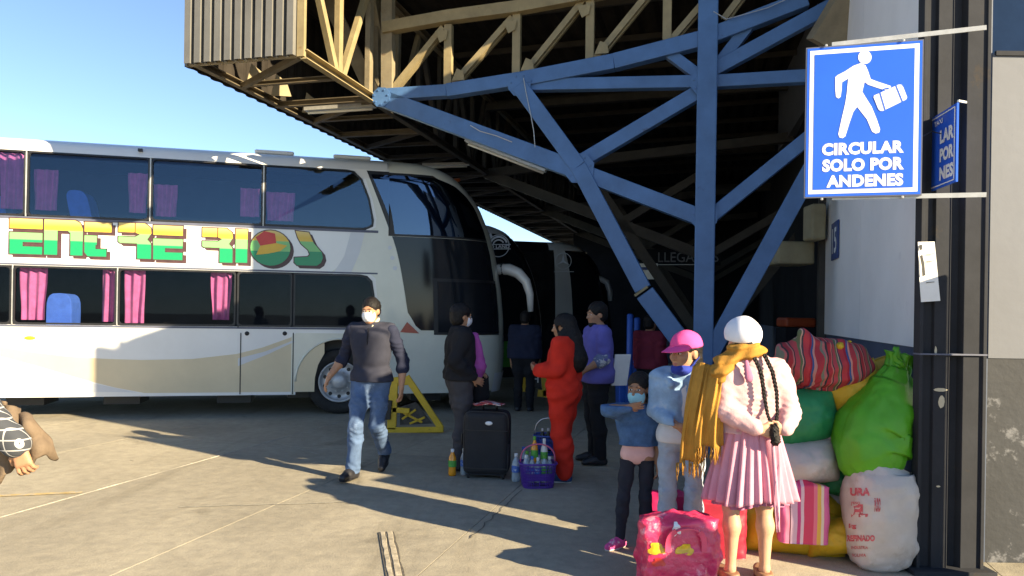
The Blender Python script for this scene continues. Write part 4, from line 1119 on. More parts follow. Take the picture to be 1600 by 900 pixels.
# bay number
n5 = thing('bay_number_sign', 'narrow navy bay number 15 sign on the pale panel wall', 'sign', Pw(1304, 405, 8.6))
def swp(x, y, off=0.03): return Ppl(x, y, S0 + SN * off, SN)
c5 = swp(1304.5, 376, .035); 
if c5.y < 4 or c5.y > 12: c5 = Pw(1304.5, 376, 8.6)
w5 = .50
MB().obox(c5, SD * w5 / 2, UP * .22, SN * .006).out('plate', M['sign_dark'], n5)
flat_text('numeral', '15', .3, c5 + SN * .008, -SD if False else SD, UP, M['panel'], n5, bold=.006, width=.32, height=.30) if False else flat_text('numeral', '15', .3, c5 + SN * .0085, -SD, UP, M['panel'], n5, bold=.006, width=.32, height=.30)
# torn poster on the pillar
po = thing('torn_poster', 'torn white paper poster stuck on the left edge of the steel pillar', 'poster', Pw(1450, 470, 4.66))
Yp = CB.y - .014
pp = [(1434, 378), (1460, 377.5), (1469, 470), (1439, 472), (1436, 430)]
mb = MB(); mb.poly([pp], lambda x, y: Pw(x, y, Yp + .012 * math.sin((x - 1434) / 9.) + .004 * math.sin(y / 13.)))
o = mb.out('sheet', M['paper'], po, fix=False); so = o.modifiers.new('solid', 'SOLIDIFY'); so.thickness = .0015
mb = MB()
mb.poly([[(1436, 383), (1441, 382), (1441, 390), (1437, 391)]], lambda x, y: Pw(x, y, Yp - .012))
mb.poly([[(1437, 400), (1441, 398), (1444, 410), (1446, 430), (1441, 432), (1440, 416)]], lambda x, y: Pw(x, y, Yp - .012))
for k in range(7): mb.poly([[(1447, 386 + k * 11), (1460, 385 + k * 11), (1460, 386 + k * 11), (1447, 387.2 + k * 11)]], lambda x, y: Pw(x, y, Yp - .012)) if k in (1, 2, 5) else None
mb.out('print', M['ink'], po, fix=False)
# ------------------------------------------------------------------ organic surfaces: distance fields turned into meshes
V3 = lambda *a: np.array(a, dtype=float)
class Field:
    def __init__(s): s.pr = []; s.cut = []; s.disp = None
    def cap(s, a, b, ra, rb=None, k=.02, sc=(1, 1, 1), op='u'):
        s.pr.append(('c', np.array(a, float), np.array(b, float), ra, ra if rb is None else rb, k, np.array(sc, float), op)); return s
    def ell(s, c, r, k=.015, rot=None, op='u'):
        s.pr.append(('e', np.array(c, float), np.array(r, float), k, np.eye(3) if rot is None else np.array(rot, float), op)); return s
    def plane(s, p, n): s.cut.append((np.array(p, float), np.array(n, float))); return s    # keeps the side the normal points away from
    def box(s):
        lo, hi = [], []
        for p in s.pr:
            if p[-1] != 'u': continue
            if p[0] == 'c':
                r = max(p[3], p[4]) / p[6].clip(.3) if False else max(p[3], p[4]) / np.minimum(p[6], 1.0) 
                r = max(p[3], p[4]) / p[6]
                lo.append(np.minimum(p[1], p[2]) - r); hi.append(np.maximum(p[1], p[2]) + r)
            else:
                r = np.full(3, p[2].max()); lo.append(p[1] - r); hi.append(p[1] + r)
        return np.min(lo, 0), np.max(hi, 0)
    def mesh(s, h):
        lo, hi = s.box(); lo = lo - 3 * h - .012; hi = hi + 3 * h + .012
        n = np.ceil((hi - lo) / h).astype(int) + 1
        X = [lo[i] + h * np.arange(n[i]) for i in range(3)]
        f = np.full(n, 1.0, dtype=np.float32)
        for p in s.pr:
            if p[0] == 'c':
                _, a, b, ra, rb, k, sc, op = p
                r = max(ra, rb) / sc + k + 2 * h
                l, u = np.minimum(a, b) - r, np.maximum(a, b) + r
            else:
                _, c, rr, k, R, op = p
                r = rr.max() + k + 2 * h; l, u = c - r, c + r
            i0 = np.clip(((l - lo) / h).astype(int), 0, n - 1); i1 = np.clip(((u - lo) / h).astype(int) + 2, 1, n)
            if (i1 <= i0).any(): continue
            sl = tuple(slice(i0[i], i1[i]) for i in range(3))
            x = X[0][sl[0]][:, None, None]; y = X[1][sl[1]][None, :, None]; z = X[2][sl[2]][None, None, :]
            if p[0] == 'c':
                ax, ay, az = a * sc; bx_2 = (b - a) * sc
                px_, py_, pz_ = x * sc[0] - ax, y * sc[1] - ay, z * sc[2] - az
                den = max(float((bx_2 ** 2).sum()), 1e-9)
                t = np.clip((px_ * bx_2[0] + py_ * bx_2[1] + pz_ * bx_2[2]) / den, 0, 1)
                d = np.sqrt((px_ - t * bx_2[0]) ** 2 + (py_ - t * bx_2[1]) ** 2 + (pz_ - t * bx_2[2]) ** 2) - (ra + (rb - ra) * t)
                d = d / max(1.0, min(sc.max(), 1.6)) if sc.max() > 1 else d
            else:
                dx, dy, dz = x - c[0], y - c[1], z - c[2]
                qx = dx * R[0, 0] + dy * R[1, 0] + dz * R[2, 0]; qy = dx * R[0, 1] + dy * R[1, 1] + dz * R[2, 1]; qz = dx * R[0, 2] + dy * R[1, 2] + dz * R[2, 2]
                k0 = np.sqrt((qx / rr[0]) ** 2 + (qy / rr[1]) ** 2 + (qz / rr[2]) ** 2)
                k1 = np.sqrt((qx / rr[0] ** 2) ** 2 + (qy / rr[1] ** 2) ** 2 + (qz / rr[2] ** 2) ** 2)
                d = k0 * (k0 - 1) / np.maximum(k1, 1e-6)
            g = f[sl]
            if op == 'u':
                q = np.maximum(k - np.abs(g - d), 0) / max(k, 1e-6); f[sl] = np.minimum(g, d) - q * q * k * .25
            elif op == 's':
                f[sl] = np.maximum(g, -d)
        x = X[0][:, None, None]; y = X[1][None, :, None]; z = X[2][None, None, :]
        if s.disp is not None: f = f + s.disp(x, y, z).astype(np.float32)
        for p, nn in s.cut:
            f = np.maximum(f, (x - p[0]) * nn[0] + (y - p[1]) * nn[1] + (z - p[2]) * nn[2])
        return nets(f, lo, h)
def nets(f, lo, h):
    S = f < 0
    n = np.array(f.shape)
    c = [S[dx:n[0] - 1 + dx, dy:n[1] - 1 + dy, dz:n[2] - 1 + dz] for dx in (0, 1) for dy in (0, 1) for dz in (0, 1)]
    cnt = sum(a.astype(np.int8) for a in c)
    I = np.argwhere((cnt > 0) & (cnt < 8))
    if len(I) == 0: return [], []
    idx = -np.ones(n - 1, dtype=np.int64); idx[I[:, 0], I[:, 1], I[:, 2]] = np.arange(len(I))
    P = np.zeros((len(I), 3)); W = np.zeros(len(I))
    offs = np.array([(dx, dy, dz) for dx in (0, 1) for dy in (0, 1) for dz in (0, 1)])
    val = np.stack([f[I[:, 0] + o[0], I[:, 1] + o[1], I[:, 2] + o[2]] for o in offs], 1)
    for a in range(8):
        for b in range(a + 1, 8):
            if np.abs(offs[a] - offs[b]).sum() != 1: continue
            va, vb = val[:, a], val[:, b]; m = (va < 0) != (vb < 0)
            t = np.where(m, va / np.where(m, va - vb, 1), 0)
            P += np.where(m[:, None], offs[a] + t[:, None] * (offs[b] - offs[a]), 0); W += m
    V = lo + h * (I + P / W[:, None])
    Fs = []
    for ax in range(3):
        b_, c_ = (ax + 1) % 3, (ax + 2) % 3
        sl0 = [slice(None)] * 3; sl1 = [slice(None)] * 3
        sl0[ax] = slice(0, n[ax] - 1); sl1[ax] = slice(1, n[ax])
        A, Bq = S[tuple(sl0)], S[tuple(sl1)]
        E = np.argwhere(A != Bq)
        E = E[(E[:, b_] > 0) & (E[:, c_] > 0) & (E[:, b_] < n[b_] - 1) & (E[:, c_] < n[c_] - 1)]
        if len(E) == 0: continue
        eb = np.zeros(3, int); eb[b_] = 1; ec = np.zeros(3, int); ec[c_] = 1
        g = lambda q: idx[q[:, 0], q[:, 1], q[:, 2]]
        quad = np.stack([g(E - eb - ec), g(E - ec), g(E), g(E - eb)], 1)
        fl = ~A[E[:, 0], E[:, 1], E[:, 2]]
        quad[fl] = quad[fl][:, ::-1]
        Fs.append(quad)
    return V, np.concatenate(Fs)
def fmesh(name, fields, mat, parent, h, relax=1):
    """one object from one or several fields [(field, cell)]"""
    if isinstance(fields, Field): fields = [(fields, h)]
    VV, FF, n = [], [], 0
    for fd, hh in fields:
        v, q = fd.mesh(hh)
        if len(v) == 0: continue
        for _ in range(relax):
            acc = np.zeros_like(v); c = np.zeros(len(v))
            for i in range(4):
                j = (i + 1) % 4
                np.add.at(acc, q[:, i], v[q[:, j]]); np.add.at(acc, q[:, j], v[q[:, i]])
                np.add.at(c, q[:, i], 1); np.add.at(c, q[:, j], 1)
            v = v * .45 + .55 * acc / np.maximum(c, 1)[:, None]
        VV.append(v); FF.append(q + n); n += len(v)
    me = bpy.data.meshes.new(name)
    V = np.concatenate(VV); Q = np.concatenate(FF)
    me.vertices.add(len(V)); me.vertices.foreach_set('co', V.astype(np.float32).ravel())
    me.loops.add(len(Q) * 4); me.loops.foreach_set('vertex_index', Q.astype(np.int32).ravel())
    me.polygons.add(len(Q)); me.polygons.foreach_set('loop_start', np.arange(0, len(Q) * 4, 4, dtype=np.int32))
    me.polygons.foreach_set('loop_total', np.full(len(Q), 4, dtype=np.int32)) if False else None
    me.update(calc_edges=True); me.validate()
    me.polygons.foreach_set('use_smooth', [True] * len(me.polygons))
    me.materials.append(mat)
    o = bpy.data.objects.new(name, me); COL.objects.link(o)
    if parent is not None: o.parent = parent
    return o
def folds(amp=.004, s=1.0, seed=0.0, zs=1.0):
    def fn(x, y, z):
        w = .05 * np.sin(17 * s * z + seed) + .04 * np.sin(13 * s * x + 2 * seed)
        a = np.sin(26 * s * (x + w) + 31 * s * zs * (z + .5 * w) + seed) * np.sin(24 * s * (y - w) - 17 * s * zs * z + 1.3 * seed)
        b = np.sin(51 * s * (x - z * .5 * zs) + seed * 2) * np.sin(47 * s * (y + z * .6 * zs + w) + seed)
        return amp * (a + .55 * b)
    return fn
def roty(yaw=0., pitch=0., roll=0.):
    """head rotation matrix: yaw about z, pitch about x (positive looks down), roll about y"""
    return np.array((Matrix.Rotation(yaw, 3, 'Z') @ Matrix.Rotation(pitch, 3, 'X') @ Matrix.Rotation(roll, 3, 'Y')))
# standing pose at 1.70 m, facing -y; 'l' is the person's own left (+x)
POSE = dict(pelvis=(0, 0, .93), waist=(0, .0, 1.08), chest=(0, .0, 1.28), neck=(0, .01, 1.45), head=(0, -.015, 1.575),
            shl=(.185, .01, 1.395), shr=(-.185, .01, 1.395), ell=(.225, .03, 1.11), elr=(-.225, .03, 1.11), wrl=(.235, -.04, .865), wrr=(-.235, -.04, .865),
            hil=(.090, 0, .90), hir=(-.090, 0, .90), knl=(.10, -.02, .49), knr=(-.10, -.02, .49), anl=(.105, .02, .085), anr=(-.105, .02, .085),
            tol=(.125, -.15, .03), tor=(-.125, -.15, .03))
class Figure:
    def __init__(s, name, label, loc, rz, height=1.70, pose=None, skin=None, girth=1.0, group=None, yaw=0., pitch=0., roll=0., headk=1.0, limb=1.0, cat='person'):
        s.P = {k: np.array(v, float) for k, v in POSE.items()}
        for k, v in (pose or {}).items(): s.P[k] = np.array(v, float)
        s.k = height / 1.70; s.g = girth; s.lm = limb; s.hk = headk
        s.root = thing(name, label, cat, loc, rz, group, scale=s.k)
        s.R = roty(yaw, pitch, roll); s.skin = skin
        s.extra = []
    def H(s, p):    # a point given in head space
        return s.P['head'] + s.R @ (np.array(p, float) * s.hk)
    def torso(s, f, grow=0., k=.05, lo=True, hi=True):
        P, g = s.P, s.g
        L = (P['shl'] - P['shr']); L = L / np.linalg.norm(L)
        f.cap(P['chest'] - L * .085, P['chest'] + L * .085, .118 * g + grow, None, k, (1, 1.12, 1))
        up = P['neck'] * .42 + P['chest'] * .58
        f.cap(up - L * .085, up + L * .085, .080 + grow, None, k, (1, 1.02, 1))
        f.cap(P['waist'] - L * .055 * g, P['waist'] + L * .055 * g, .118 * g + grow, None, k + .02, (1, 1.10, 1))
        mid = (P['waist'] + P['chest']) / 2
        f.cap(mid - L * .065 * g, mid + L * .065 * g, .118 * g + grow, None, k, (1, 1.1, 1))
        if hi:
            for sd in ('shl', 'shr'): f.cap(P['neck'] + V3(0, .015, -.01), P[sd] * .85 + P['neck'] * .15 + V3(0, 0, -.005), .050 + grow * .6, .050 + grow * .6, .05)
        if lo:
            f.cap(P['pelvis'] - L * .075 * g, P['pelvis'] + L * .075 * g, .112 * g + grow, None, k, (1, 1.08, 1))
        return f
    def arm(s, f, sd, grow=0., upto=1.0, k=.03, cuff=0.0):
        P, m = s.P, s.lm
        a, b, c = P['sh' + sd], P['el' + sd], P['wr' + sd]
        f.cap(a, a * .6 + b * .4, .060 * m + grow, .052 * m + grow, k + .02)
        f.cap(a * .6 + b * .4, b, .052 * m + grow, .042 * m + grow, k)
        if upto > 0:
            e = b + (c - b) * upto
            q = b + (c - b) * min(.3, upto)
            f.cap(b, q, .042 * m + grow, .044 * m + grow, k)
            f.cap(q, e, .044 * m + grow, (.044 - .017 * upto) * m + grow + cuff, k)
        return f
    def leg(s, f, sd, grow=0., upto=1.0, k=.04, flare=0.):
        P, g = s.P, s.g
        a, b, c = P['hi' + sd], P['kn' + sd], P['an' + sd]
        f.cap(a, a * .5 + b * .5, .090 * g + grow, .074 * g + grow, k)
        f.cap(a * .5 + b * .5, b, .074 * g + grow, .053 + grow, k)
        e = b + (c - b) * upto; q = b * .68 + c * .32
        bk = V3(0, .018, 0)
        f.cap(b, q + bk, .053 + grow, .054 + grow, k)
        f.cap(q + bk, e, .054 + grow, .034 + grow + flare, k)
        return f
    def hand(s, f, sd, dirv, palm, curl=.5, spread=.12, size=1.0):
        """five separate bent fingers; dirv = along the hand, palm = normal out of the palm"""
        w = s.P['wr' + sd]; d = np.array(dirv, float); d /= np.linalg.norm(d)
        n = np.array(palm, float); n -= d * d.dot(n); n /= np.linalg.norm(n)
        lat = np.cross(d, n)                   # towards the thumb for the left hand
        if sd == 'r': lat = -lat
        z = size
        f.cap(w - d * .02, w + d * .02 * z, .026 * z, .025 * z, .02)
        for t in (-.027, -.009, .009, .027): f.cap(w + d * .02 * z + lat * t * .7 * z, w + d * .085 * z + lat * t * z, .0145 * z, .0125 * z, .014)
        for i, (t, ln) in enumerate(((.029, .066), (.0097, .074), (-.0097, .069), (-.028, .054))):
            b = w + d * .088 * z + lat * t * z; a0 = curl * (.35 + .08 * i); dd = d + lat * spread * t / .03
            p = b
            for j, fr in enumerate((.45, .30, .25)):
                a = a0 + curl * .75 * j
                q = p + (dd * math.cos(a) + n * math.sin(a)) * ln * fr * z
                f.cap(p, q, (.0095 - .0008 * j) * z, (.0088 - .0009 * j) * z, .004); p = q
        b = w + d * .028 * z + lat * .028 * z
        q1 = b + (d * .7 + lat * .65 + n * .25) * .036 * z; q2 = q1 + (d * .9 + lat * .22 + n * .35) * .030 * z
        f.cap(b - lat * .01, q1, .0135 * z, .0105 * z, .012); f.cap(q1, q2, .0105 * z, .0085 * z, .004)
        return f
    def headf(s, f):
        H, R, h = s.H, s.R, s.hk
        f.ell(H((0, .020, .030)), V3(.076, .094, .086) * h, .02, R)
        f.ell(H((0, -.022, -.030)), V3(.062, .070, .088) * h, .03, R)
        f.ell(H((0, -.050, -.090)), V3(.030, .028, .024) * h, .03, R)        # chin
        f.ell(H((0, -.070, -.058)), V3(.028, .022, .020) * h, .02, R)        # mouth
        f.cap(H((0, -.086, .008)), H((0, -.107, -.026)), .008 * h, .013 * h, .012)  # nose
        f.ell(H((.012, -.094, -.030)), V3(.008, .010, .007) * h, .006, R); f.ell(H((-.012, -.094, -.030)), V3(.008, .010, .007) * h, .006, R)
        for x in (-1, 1):
            f.ell(H((.034 * x, -.062, -.020)), V3(.026, .026, .022) * h, .02, R)     # cheek
            f.ell(H((.030 * x, -.078, .026)), V3(.026, .012, .008) * h, .012, R)     # brow ridge
            f.ell(H((.075 * x, .012, -.006)), V3(.010, .022, .032) * h, .008, R)     # ear
            f.ell(H((.030 * x, -.094, .006)), V3(.017, .013, .009) * h, 0, R, 's')   # eye socket
        f.cap(H((0, .015, -.06)), s.P['neck'] + V3(0, .012, -.02), .050 * h, .058, .03)
        return f
    def body(s, h=.011, hands=(), skipleg=False, hcell=.0055, heads=.0075):
        f = Field(); s.torso(f, -.004)
        for sd in 'lr':
            s.arm(f, sd); s.leg(f, sd, -.003)
            f.cap(s.P['an' + sd], s.P['to' + sd] * .3 + s.P['an' + sd] * .7 - V3(0, 0, .03), .034, .03, .02)
        f.cap(s.P['neck'] + V3(0, .012, -.04), s.P['neck'] * .5 + s.H((0, .015, -.06)) * .5, .06, .052, .03)
        g = Field(); s.headf(g)
        fl = [(f, h), (g, heads)]
        for a in hands:
            q = Field(); s.hand(q, *a); fl.append((q, hcell))
        o = fmesh('body', fl, s.skin, s.root, h)
        return o
    def face(s, iris=None, brow=None, lips=None, open_=1.0):
        for x in (-1, 1):
            g = Field(); g.ell(s.H((.030 * x, -.080, .006)), V3(.0150, .010, .0065) * s.hk, 0, s.R)
            fmesh('eye', g, M['eye_white'], s.root, .003, 0)
            g = Field(); g.ell(s.H((.030 * x, -.0862, .006)), V3(.0072, .005, .0066) * s.hk, 0, s.R)
            fmesh('iris', g, M['iris'], s.root, .002, 0)
            g = Field(); g.cap(s.H((.014 * x, -.092, .028)), s.H((.034 * x, -.088, .029)), .0032, .0030, .004); g.cap(s.H((.034 * x, -.088, .029)), s.H((.050 * x, -.074, .024)), .0030, .0022, .004)
            fmesh('eyebrow', g, brow or M['hair'], s.root, .003, 0)
        if lips:
            g = Field(); g.ell(s.H((0, -.0885, -.055)), V3(.022, .008, .0045) * s.hk, .004, s.R); g.ell(s.H((0, -.0875, -.063)), V3(.018, .008, .0048) * s.hk, .004, s.R)
            fmesh('lips', g, lips, s.root, .003, 0)
    def hair(s, mat=None, thick=.014, back=.0, h=.008, front=-.035, top=.0, extra=None):
        g = Field()
        g.ell(s.H((0, .026, .040 + top)), V3(.077 + thick * .8, .095 + thick * .8, .082 + thick) * s.hk, .02, s.R)
        g.ell(s.H((0, .050, -.020 - back * .5)), V3(.072 + thick * .5, .066 + thick * .6, .070 + back) * s.hk, .02, s.R)
        n1 = s.R @ V3(0, -1, -.45); n1 /= np.linalg.norm(n1)
        if extra: extra(g)
        g.disp = folds(.0035, 3.2, 1.7, 1.5)
        # open the face
        g.pr.append(('e', s.H((0, -.105, -.040)), V3(.064, .085, .105) * s.hk, 0, s.R, 's'))
        for x in (-1, 1): g.pr.append(('e', s.H((.085 * x, -.005, -.02)), V3(.03, .035, .040) * s.hk, 0, s.R, 's'))
        return fmesh('hair', g, mat or M['hair'], s.root, h)
    def mask(s, mat, tilt=0., h=.006, low=0.):
        g = Field()
        g.ell(s.H((0, -.030, -.036 - low)), V3(.070, .078, .082) * s.hk, .01, s.R); g.ell(s.H((0, -.092, -.036 - low)), V3(.022, .022, .034) * s.hk, .03, s.R)
        n = s.R @ V3(0, 0, 1); g.plane(s.H((0, 0, -.004 - low)), n); g.plane(s.H((0, 0, -.098 - low)), -n); g.plane(s.H((0, -.040, 0)), s.R @ V3(0, 1, 0))
        g.disp = lambda x, y, z: .0012 * np.sin(z * 330)
        return fmesh('face_mask', g, mat, s.root, h)
    def shoe(s, sd, mat, sole=None, h=.006, rise=.0):
        a, t = s.P['an' + sd], s.P['to' + sd]
        d = t - a; d[2] = 0; d = d / np.linalg.norm(d)
        zt = t[2] - .03; za = a[2] - .085
        heel = a - d * .035; heel = V3(heel[0], heel[1], za + .040); toe = V3(t[0], t[1], zt + .032)
        mid = heel * .45 + toe * .55; mid[2] += .012
        g = Field(); g.cap(heel, mid, .042, .046, .03); g.cap(mid, toe, .046, .036, .03); g.cap(a + V3(0, 0, -.005), heel + d * .03, .044, .045, .04)
        up = V3(0, 0, 1)
        pn = np.cross(np.array([-d[1], d[0], 0]), (toe - V3(0, 0, .032)) - (heel - V3(0, 0, .040))); pn /= np.linalg.norm(pn)
        if pn[2] > 0: pn = -pn
        g.plane(heel - V3(0, 0, .030), pn)
        g.plane(a + V3(0, 0, .028 + rise), up)
        o = fmesh('shoe', g, mat, s.root, h)
        if sole:
            q = Field(); q.cap(heel + V3(0, 0, -.006), mid + V3(0, 0, -.014), .045, .050, .03); q.cap(mid + V3(0, 0, -.014), toe + V3(0, 0, -.0), .050, .040, .03)
            q.plane(heel - V3(0, 0, .042), pn); q.plane(heel - V3(0, 0, .026), -pn)
            fmesh('sole', q, sole, o, h)
        return o
def cloth(fig, name, mat, parts, grow=.016, h=.010, disp=None, cuts=(), arms=1.0, legs=1.0, flare=0., cuff=.004, extra=None, sides='lr', armgrow=None, k=.05, lo=True, hem=True):
    f = Field()
    if 't' in parts:
        fig.torso(f, grow, k, lo=lo)
        P, g = fig.P, fig.g; L = P['shl'] - P['shr']; L /= np.linalg.norm(L)
        if lo and hem: f.cap(P['pelvis'] + V3(0, 0, .0) - L * .078 * g, P['pelvis'] + V3(0, 0, .0) + L * .078 * g, .116 * g + grow + .010, None, .06, (1, 1.04, 1))
    if 'p' in parts:
        P, g = fig.P, fig.g
        L = P['shl'] - P['shr']; L /= np.linalg.norm(L)
        f.cap(P['pelvis'] - L * .075 * g, P['pelvis'] + L * .075 * g, .112 * g + grow, None, .05, (1, 1.08, 1))
        f.cap(P['pelvis'] + V3(0, 0, .08) - L * .06 * g, P['pelvis'] + V3(0, 0, .08) + L * .06 * g, .108 * g + grow, None, .05, (1, 1.08, 1))
    if 'a' in parts:
        for sd in sides: fig.arm(f, sd, armgrow if armgrow is not None else grow, arms if not isinstance(arms, dict) else arms[sd], cuff=cuff)
    if 'l' in parts:
        for sd in sides: fig.leg(f, sd, grow, legs, flare=flare)
    if extra: extra(f)
    f.disp = disp or folds(.004)
    for p, n in cuts: f.plane(p, n)
    return fmesh(name, f, mat, fig.root, h)
def sk(name, c): 
    m = pm(name, c, .55, .06, 18, .12, 140, spec=.35); b = m.node_tree.nodes['Principled BSDF']
    b.inputs['Subsurface Weight'].default_value = .08; b.inputs['Subsurface Radius'].default_value = (.012, .005, .003); b.inputs['Subsurface Scale'].default_value = .5
    return m
def fabric(name, c, var=.10, bump=.25, bs=160, rough=.85, scale=7, **kw): return pm(name, c, rough, var, scale, bump, bs, spec=.2, **kw)
M['skin'] = sk('skin_tan', (.40, .215, .125)); M['skin_pale'] = sk('skin_light_tan', (.50, .30, .19)); M['skin_dark'] = sk('skin_brown', (.30, .155, .088))
M['hair'] = pm('black_hair', (.010, .008, .008), .55, .3, 40, .6, 120, spec=.25)
M['eye_white'] = pm('eye_white', (.62, .58, .54), .3, .02); M['iris'] = pm('iris', (.02, .012, .008), .15, .1)
M['lips'] = pm('lips', (.36, .12, .095), .5, .08)
M['denim'] = fabric('denim', (.085, .135, .24), .16, .3, 220, scale=11, stain=(.14, .20, .32), sstain=4, thr=.56)
M['black_cloth'] = fabric('black_cloth', (.016, .016, .019)); M['dark_jean'] = fabric('dark_jean', (.022, .024, .036))
M['white_sole'] = pm('white_sole', (.62, .60, .57), .6, .1, 20)
# ------------------------------------------------------------------ people
M['navy_knit'] = fabric('navy_knit', (.022, .026, .050), .12, .3, 260)
M['charcoal_knit'] = fabric('charcoal_knit', (.036, .038, .056), .12, .3, 260)
M['mask_white'] = fabric('mask_white', (.74, .76, .80), .04, .1, 300)
M['mask_cyan'] = fabric('mask_cyan', (.30, .58, .66), .05, .1, 300); M['mask_blue'] = fabric('mask_blue', (.03, .05, .32), .08)
M['shirt_cream'] = fabric('cream_shirt', (.66, .62, .42), .06)
M['leather'] = pm('black_shoe', (.018, .018, .022), .45, .2, 20)
# --- man walking towards the viewer
f = Figure('person', 'man in navy quarter zip pullover, jeans and white mask walking past the front wheel', (-1.375, 7.28, 0), math.radians(-6), 1.745,
    dict(pelvis=(0, 0, .92), chest=(0, -.02, 1.28), neck=(0, -.02, 1.455), head=(-.005, -.045, 1.575), shr=(-.190, .0, 1.385), shl=(.190, -.02, 1.385),
         elr=(-.300, .08, 1.12), wrr=(-.395, -.055, .945), ell=(.295, .045, 1.10), wll=(0, 0, 0), wrl=(.30, -.02, .86),
         hir=(-.09, -.01, .90), hil=(.09, .01, .90), knr=(-.085, -.20, .49), anr=(-.100, -.215, .095), tor=(-.140, -.39, .050),
         knl=(.075, -.06, .49), anl=(.065, .26, .19), tol=(.075, .13, .045)), M['skin'], .90, yaw=math.radians(-6), pitch=math.radians(6))
f.body(hands=[('r', (-.35, -.25, -.9), (.5, .2, -.1), .55), ('l', (.0, -.15, -1), (-1, .1, 0), .55)])
f.hair(M['hair'], .013, -.01, .0065); f.face(); f.mask(M['mask_white'])
def shl_(g):
    for q in 'lr': g.cap(f.P['sh' + q] * .6 + f.P['neck'] * .4 + V3(0, 0, -.04), f.P['sh' + q] * .93 + f.P['neck'] * .07, .066, .072, .04)
cloth(f, 'pullover', M['charcoal_knit'], 't', .016, .010, folds(.006, .7, 1.2, 1.3), extra=shl_, cuts=[((0, 0, .90), (0, 0, -1)), ((0, 0, 1.475), (0, 0, 1))])
for sd in 'rl':
    cloth(f, 'sleeve', M['navy_knit'], 'a', .012, .009, folds(.006, 1.1, 2.2, 1.6), [], {'r': .22, 'l': .30}, sides=sd, cuff=.006)
g = Field(); g.cap(f.P['neck'] + V3(0, .0, -.035), f.P['neck'] + V3(0, .012, .030), .076, .070, .02); g.pr.append(('c', f.P['neck'] + V3(0, -.02, -.06), f.P['neck'] + V3(0, -.05, .10), .052, .058, 0, V3(1, 1, 1), 's')); g.plane(f.P['neck'] + V3(0, 0, .028), V3(0, .2, 1))
fmesh('collar', g, M['navy_knit'], f.root, .007)
g = Field(); g.cap(f.P['neck'] + V3(.03, -.05, -.02), f.P['neck'] + V3(.070, -.01, .045), .018, .014, .01); g.cap(f.P['neck'] + V3(.03, -.055, -.02), f.P['neck'] + V3(.01, -.07, -.06), .016, .010, .01); fmesh('shirt_collar', g, M['shirt_cream'], f.root, .006)
g = Field(); g.cap(V3(0, -.155, 1.26), V3(0, -.125, 1.41), .006, .006, 0); fmesh('zip', g, M['black_cloth'], f.root, .004)
cloth(f, 'jeans', M['denim'], 'pl', .014, .010, folds(.006, 1.2, 4.2, 1.2), [((0, 0, .93), (0, 0, 1))], legs=.98, flare=.020)
for sd in 'lr': f.shoe(sd, M['leather'], M['black_plastic'])
# --- person in black jacket beside the suitcase
M['pink_cloth'] = fabric('mauve_cloth', (.40, .085, .33)); M['grey_trouser'] = fabric('grey_trouser', (.060, .058, .066))
f = Figure('person', 'person in black jacket and grey trousers with hand on hip behind the black suitcase', (-.53, 7.62, 0), math.radians(108), 1.70,
    dict(elr=(-.235, .11, 1.13), wrr=(-.215, -.085, .955), shr=(-.19, .01, 1.38), shl=(.19, -.01, 1.38), ell=(.20, -.05, 1.12), wrl=(.12, -.20, 1.02), knr=(-.09, -.02, .49), anr=(-.10, .02, .085), knl=(.10, -.06, .49), anl=(.12, -.08, .085), tol=(.13, -.25, .03)),
    M['skin'], 1.10, yaw=math.radians(12), pitch=math.radians(4))
f.body(hands=[('r', (.25, -.85, -.35), (1, .2, .0), .35), ('l', (-.6, -.6, -.3), (0, .3, -1), .5)], h=.012)
f.hair(M['hair'], .020, .015, .008); f.face(); f.mask(M['mask_white'])
cloth(f, 'jacket', M['black_cloth'], 'ta', .026, .011, folds(.008, .7, .3, 1.2), [((0, 0, .93), (0, 0, -1)), ((0, 0, 1.485), (0, 0, 1))], .94, lo=True)
g = Field(); g.cap(V3(-.02, -.15, 1.36), V3(-.01, -.19, 1.05), .05, .085, .03); g.cap(V3(-.01, -.19, 1.05), V3(.0, -.185, .93), .085, .05, .03); g.disp = folds(.006, 1, 1); g.cap(V3(.06, -.16, 1.30), V3(.06, -.18, 1.0), .05, .07, .03)
fmesh('mauve_top', g, M['pink_cloth'], f.root, .010)
cloth(f, 'trousers', M['grey_trouser'], 'pl', .018, .011, folds(.006, .9, 2.2, 1.2), [((0, 0, .93), (0, 0, 1))], legs=.97, flare=.012)
for sd in 'lr': f.shoe(sd, M['leather'])
g = Field(); g.cap(V3(.14, -.26, .90), V3(.14, -.26, .76), .095, .105, .03, (1.4, 1, 1)); g.disp = folds(.006, 1, 2); fmesh('shoulder_bag', g, M['black_cloth'], f.root, .012)
# --- woman in red overalls
M['red_suit'] = fabric('red_overall', (.62, .030, .016), .10, .25, 120)
M['shoe_blue'] = fabric('blue_trainer', (.035, .065, .16), .15)
f = Figure('person', 'person with long black hair in red overalls standing behind the purple basket', (.52, 7.20, 0), math.radians(-112), 1.62,
    dict(shl=(.185, .01, 1.38), shr=(-.185, -.03, 1.38), ell=(.235, .00, 1.13), wrl=(.135, -.245, 1.12), elr=(-.225, -.05, 1.13), wrr=(-.10, -.26, 1.12), head=(0, -.03, 1.565),
         knl=(.09, .0, .49), anl=(.10, .05, .085), tol=(.14, -.11, .03), knr=(-.10, -.05, .49), anr=(-.11, -.04, .085), tor=(-.14, -.21, .03)), M['skin'], 1.06, yaw=math.radians(4), pitch=math.radians(8))
f.body(hands=[('l', (-.5, -.8, .25), (-.5, .3, .3), .7), ('r', (.5, -.8, .2), (.5, .3, .3), .7)], h=.012)
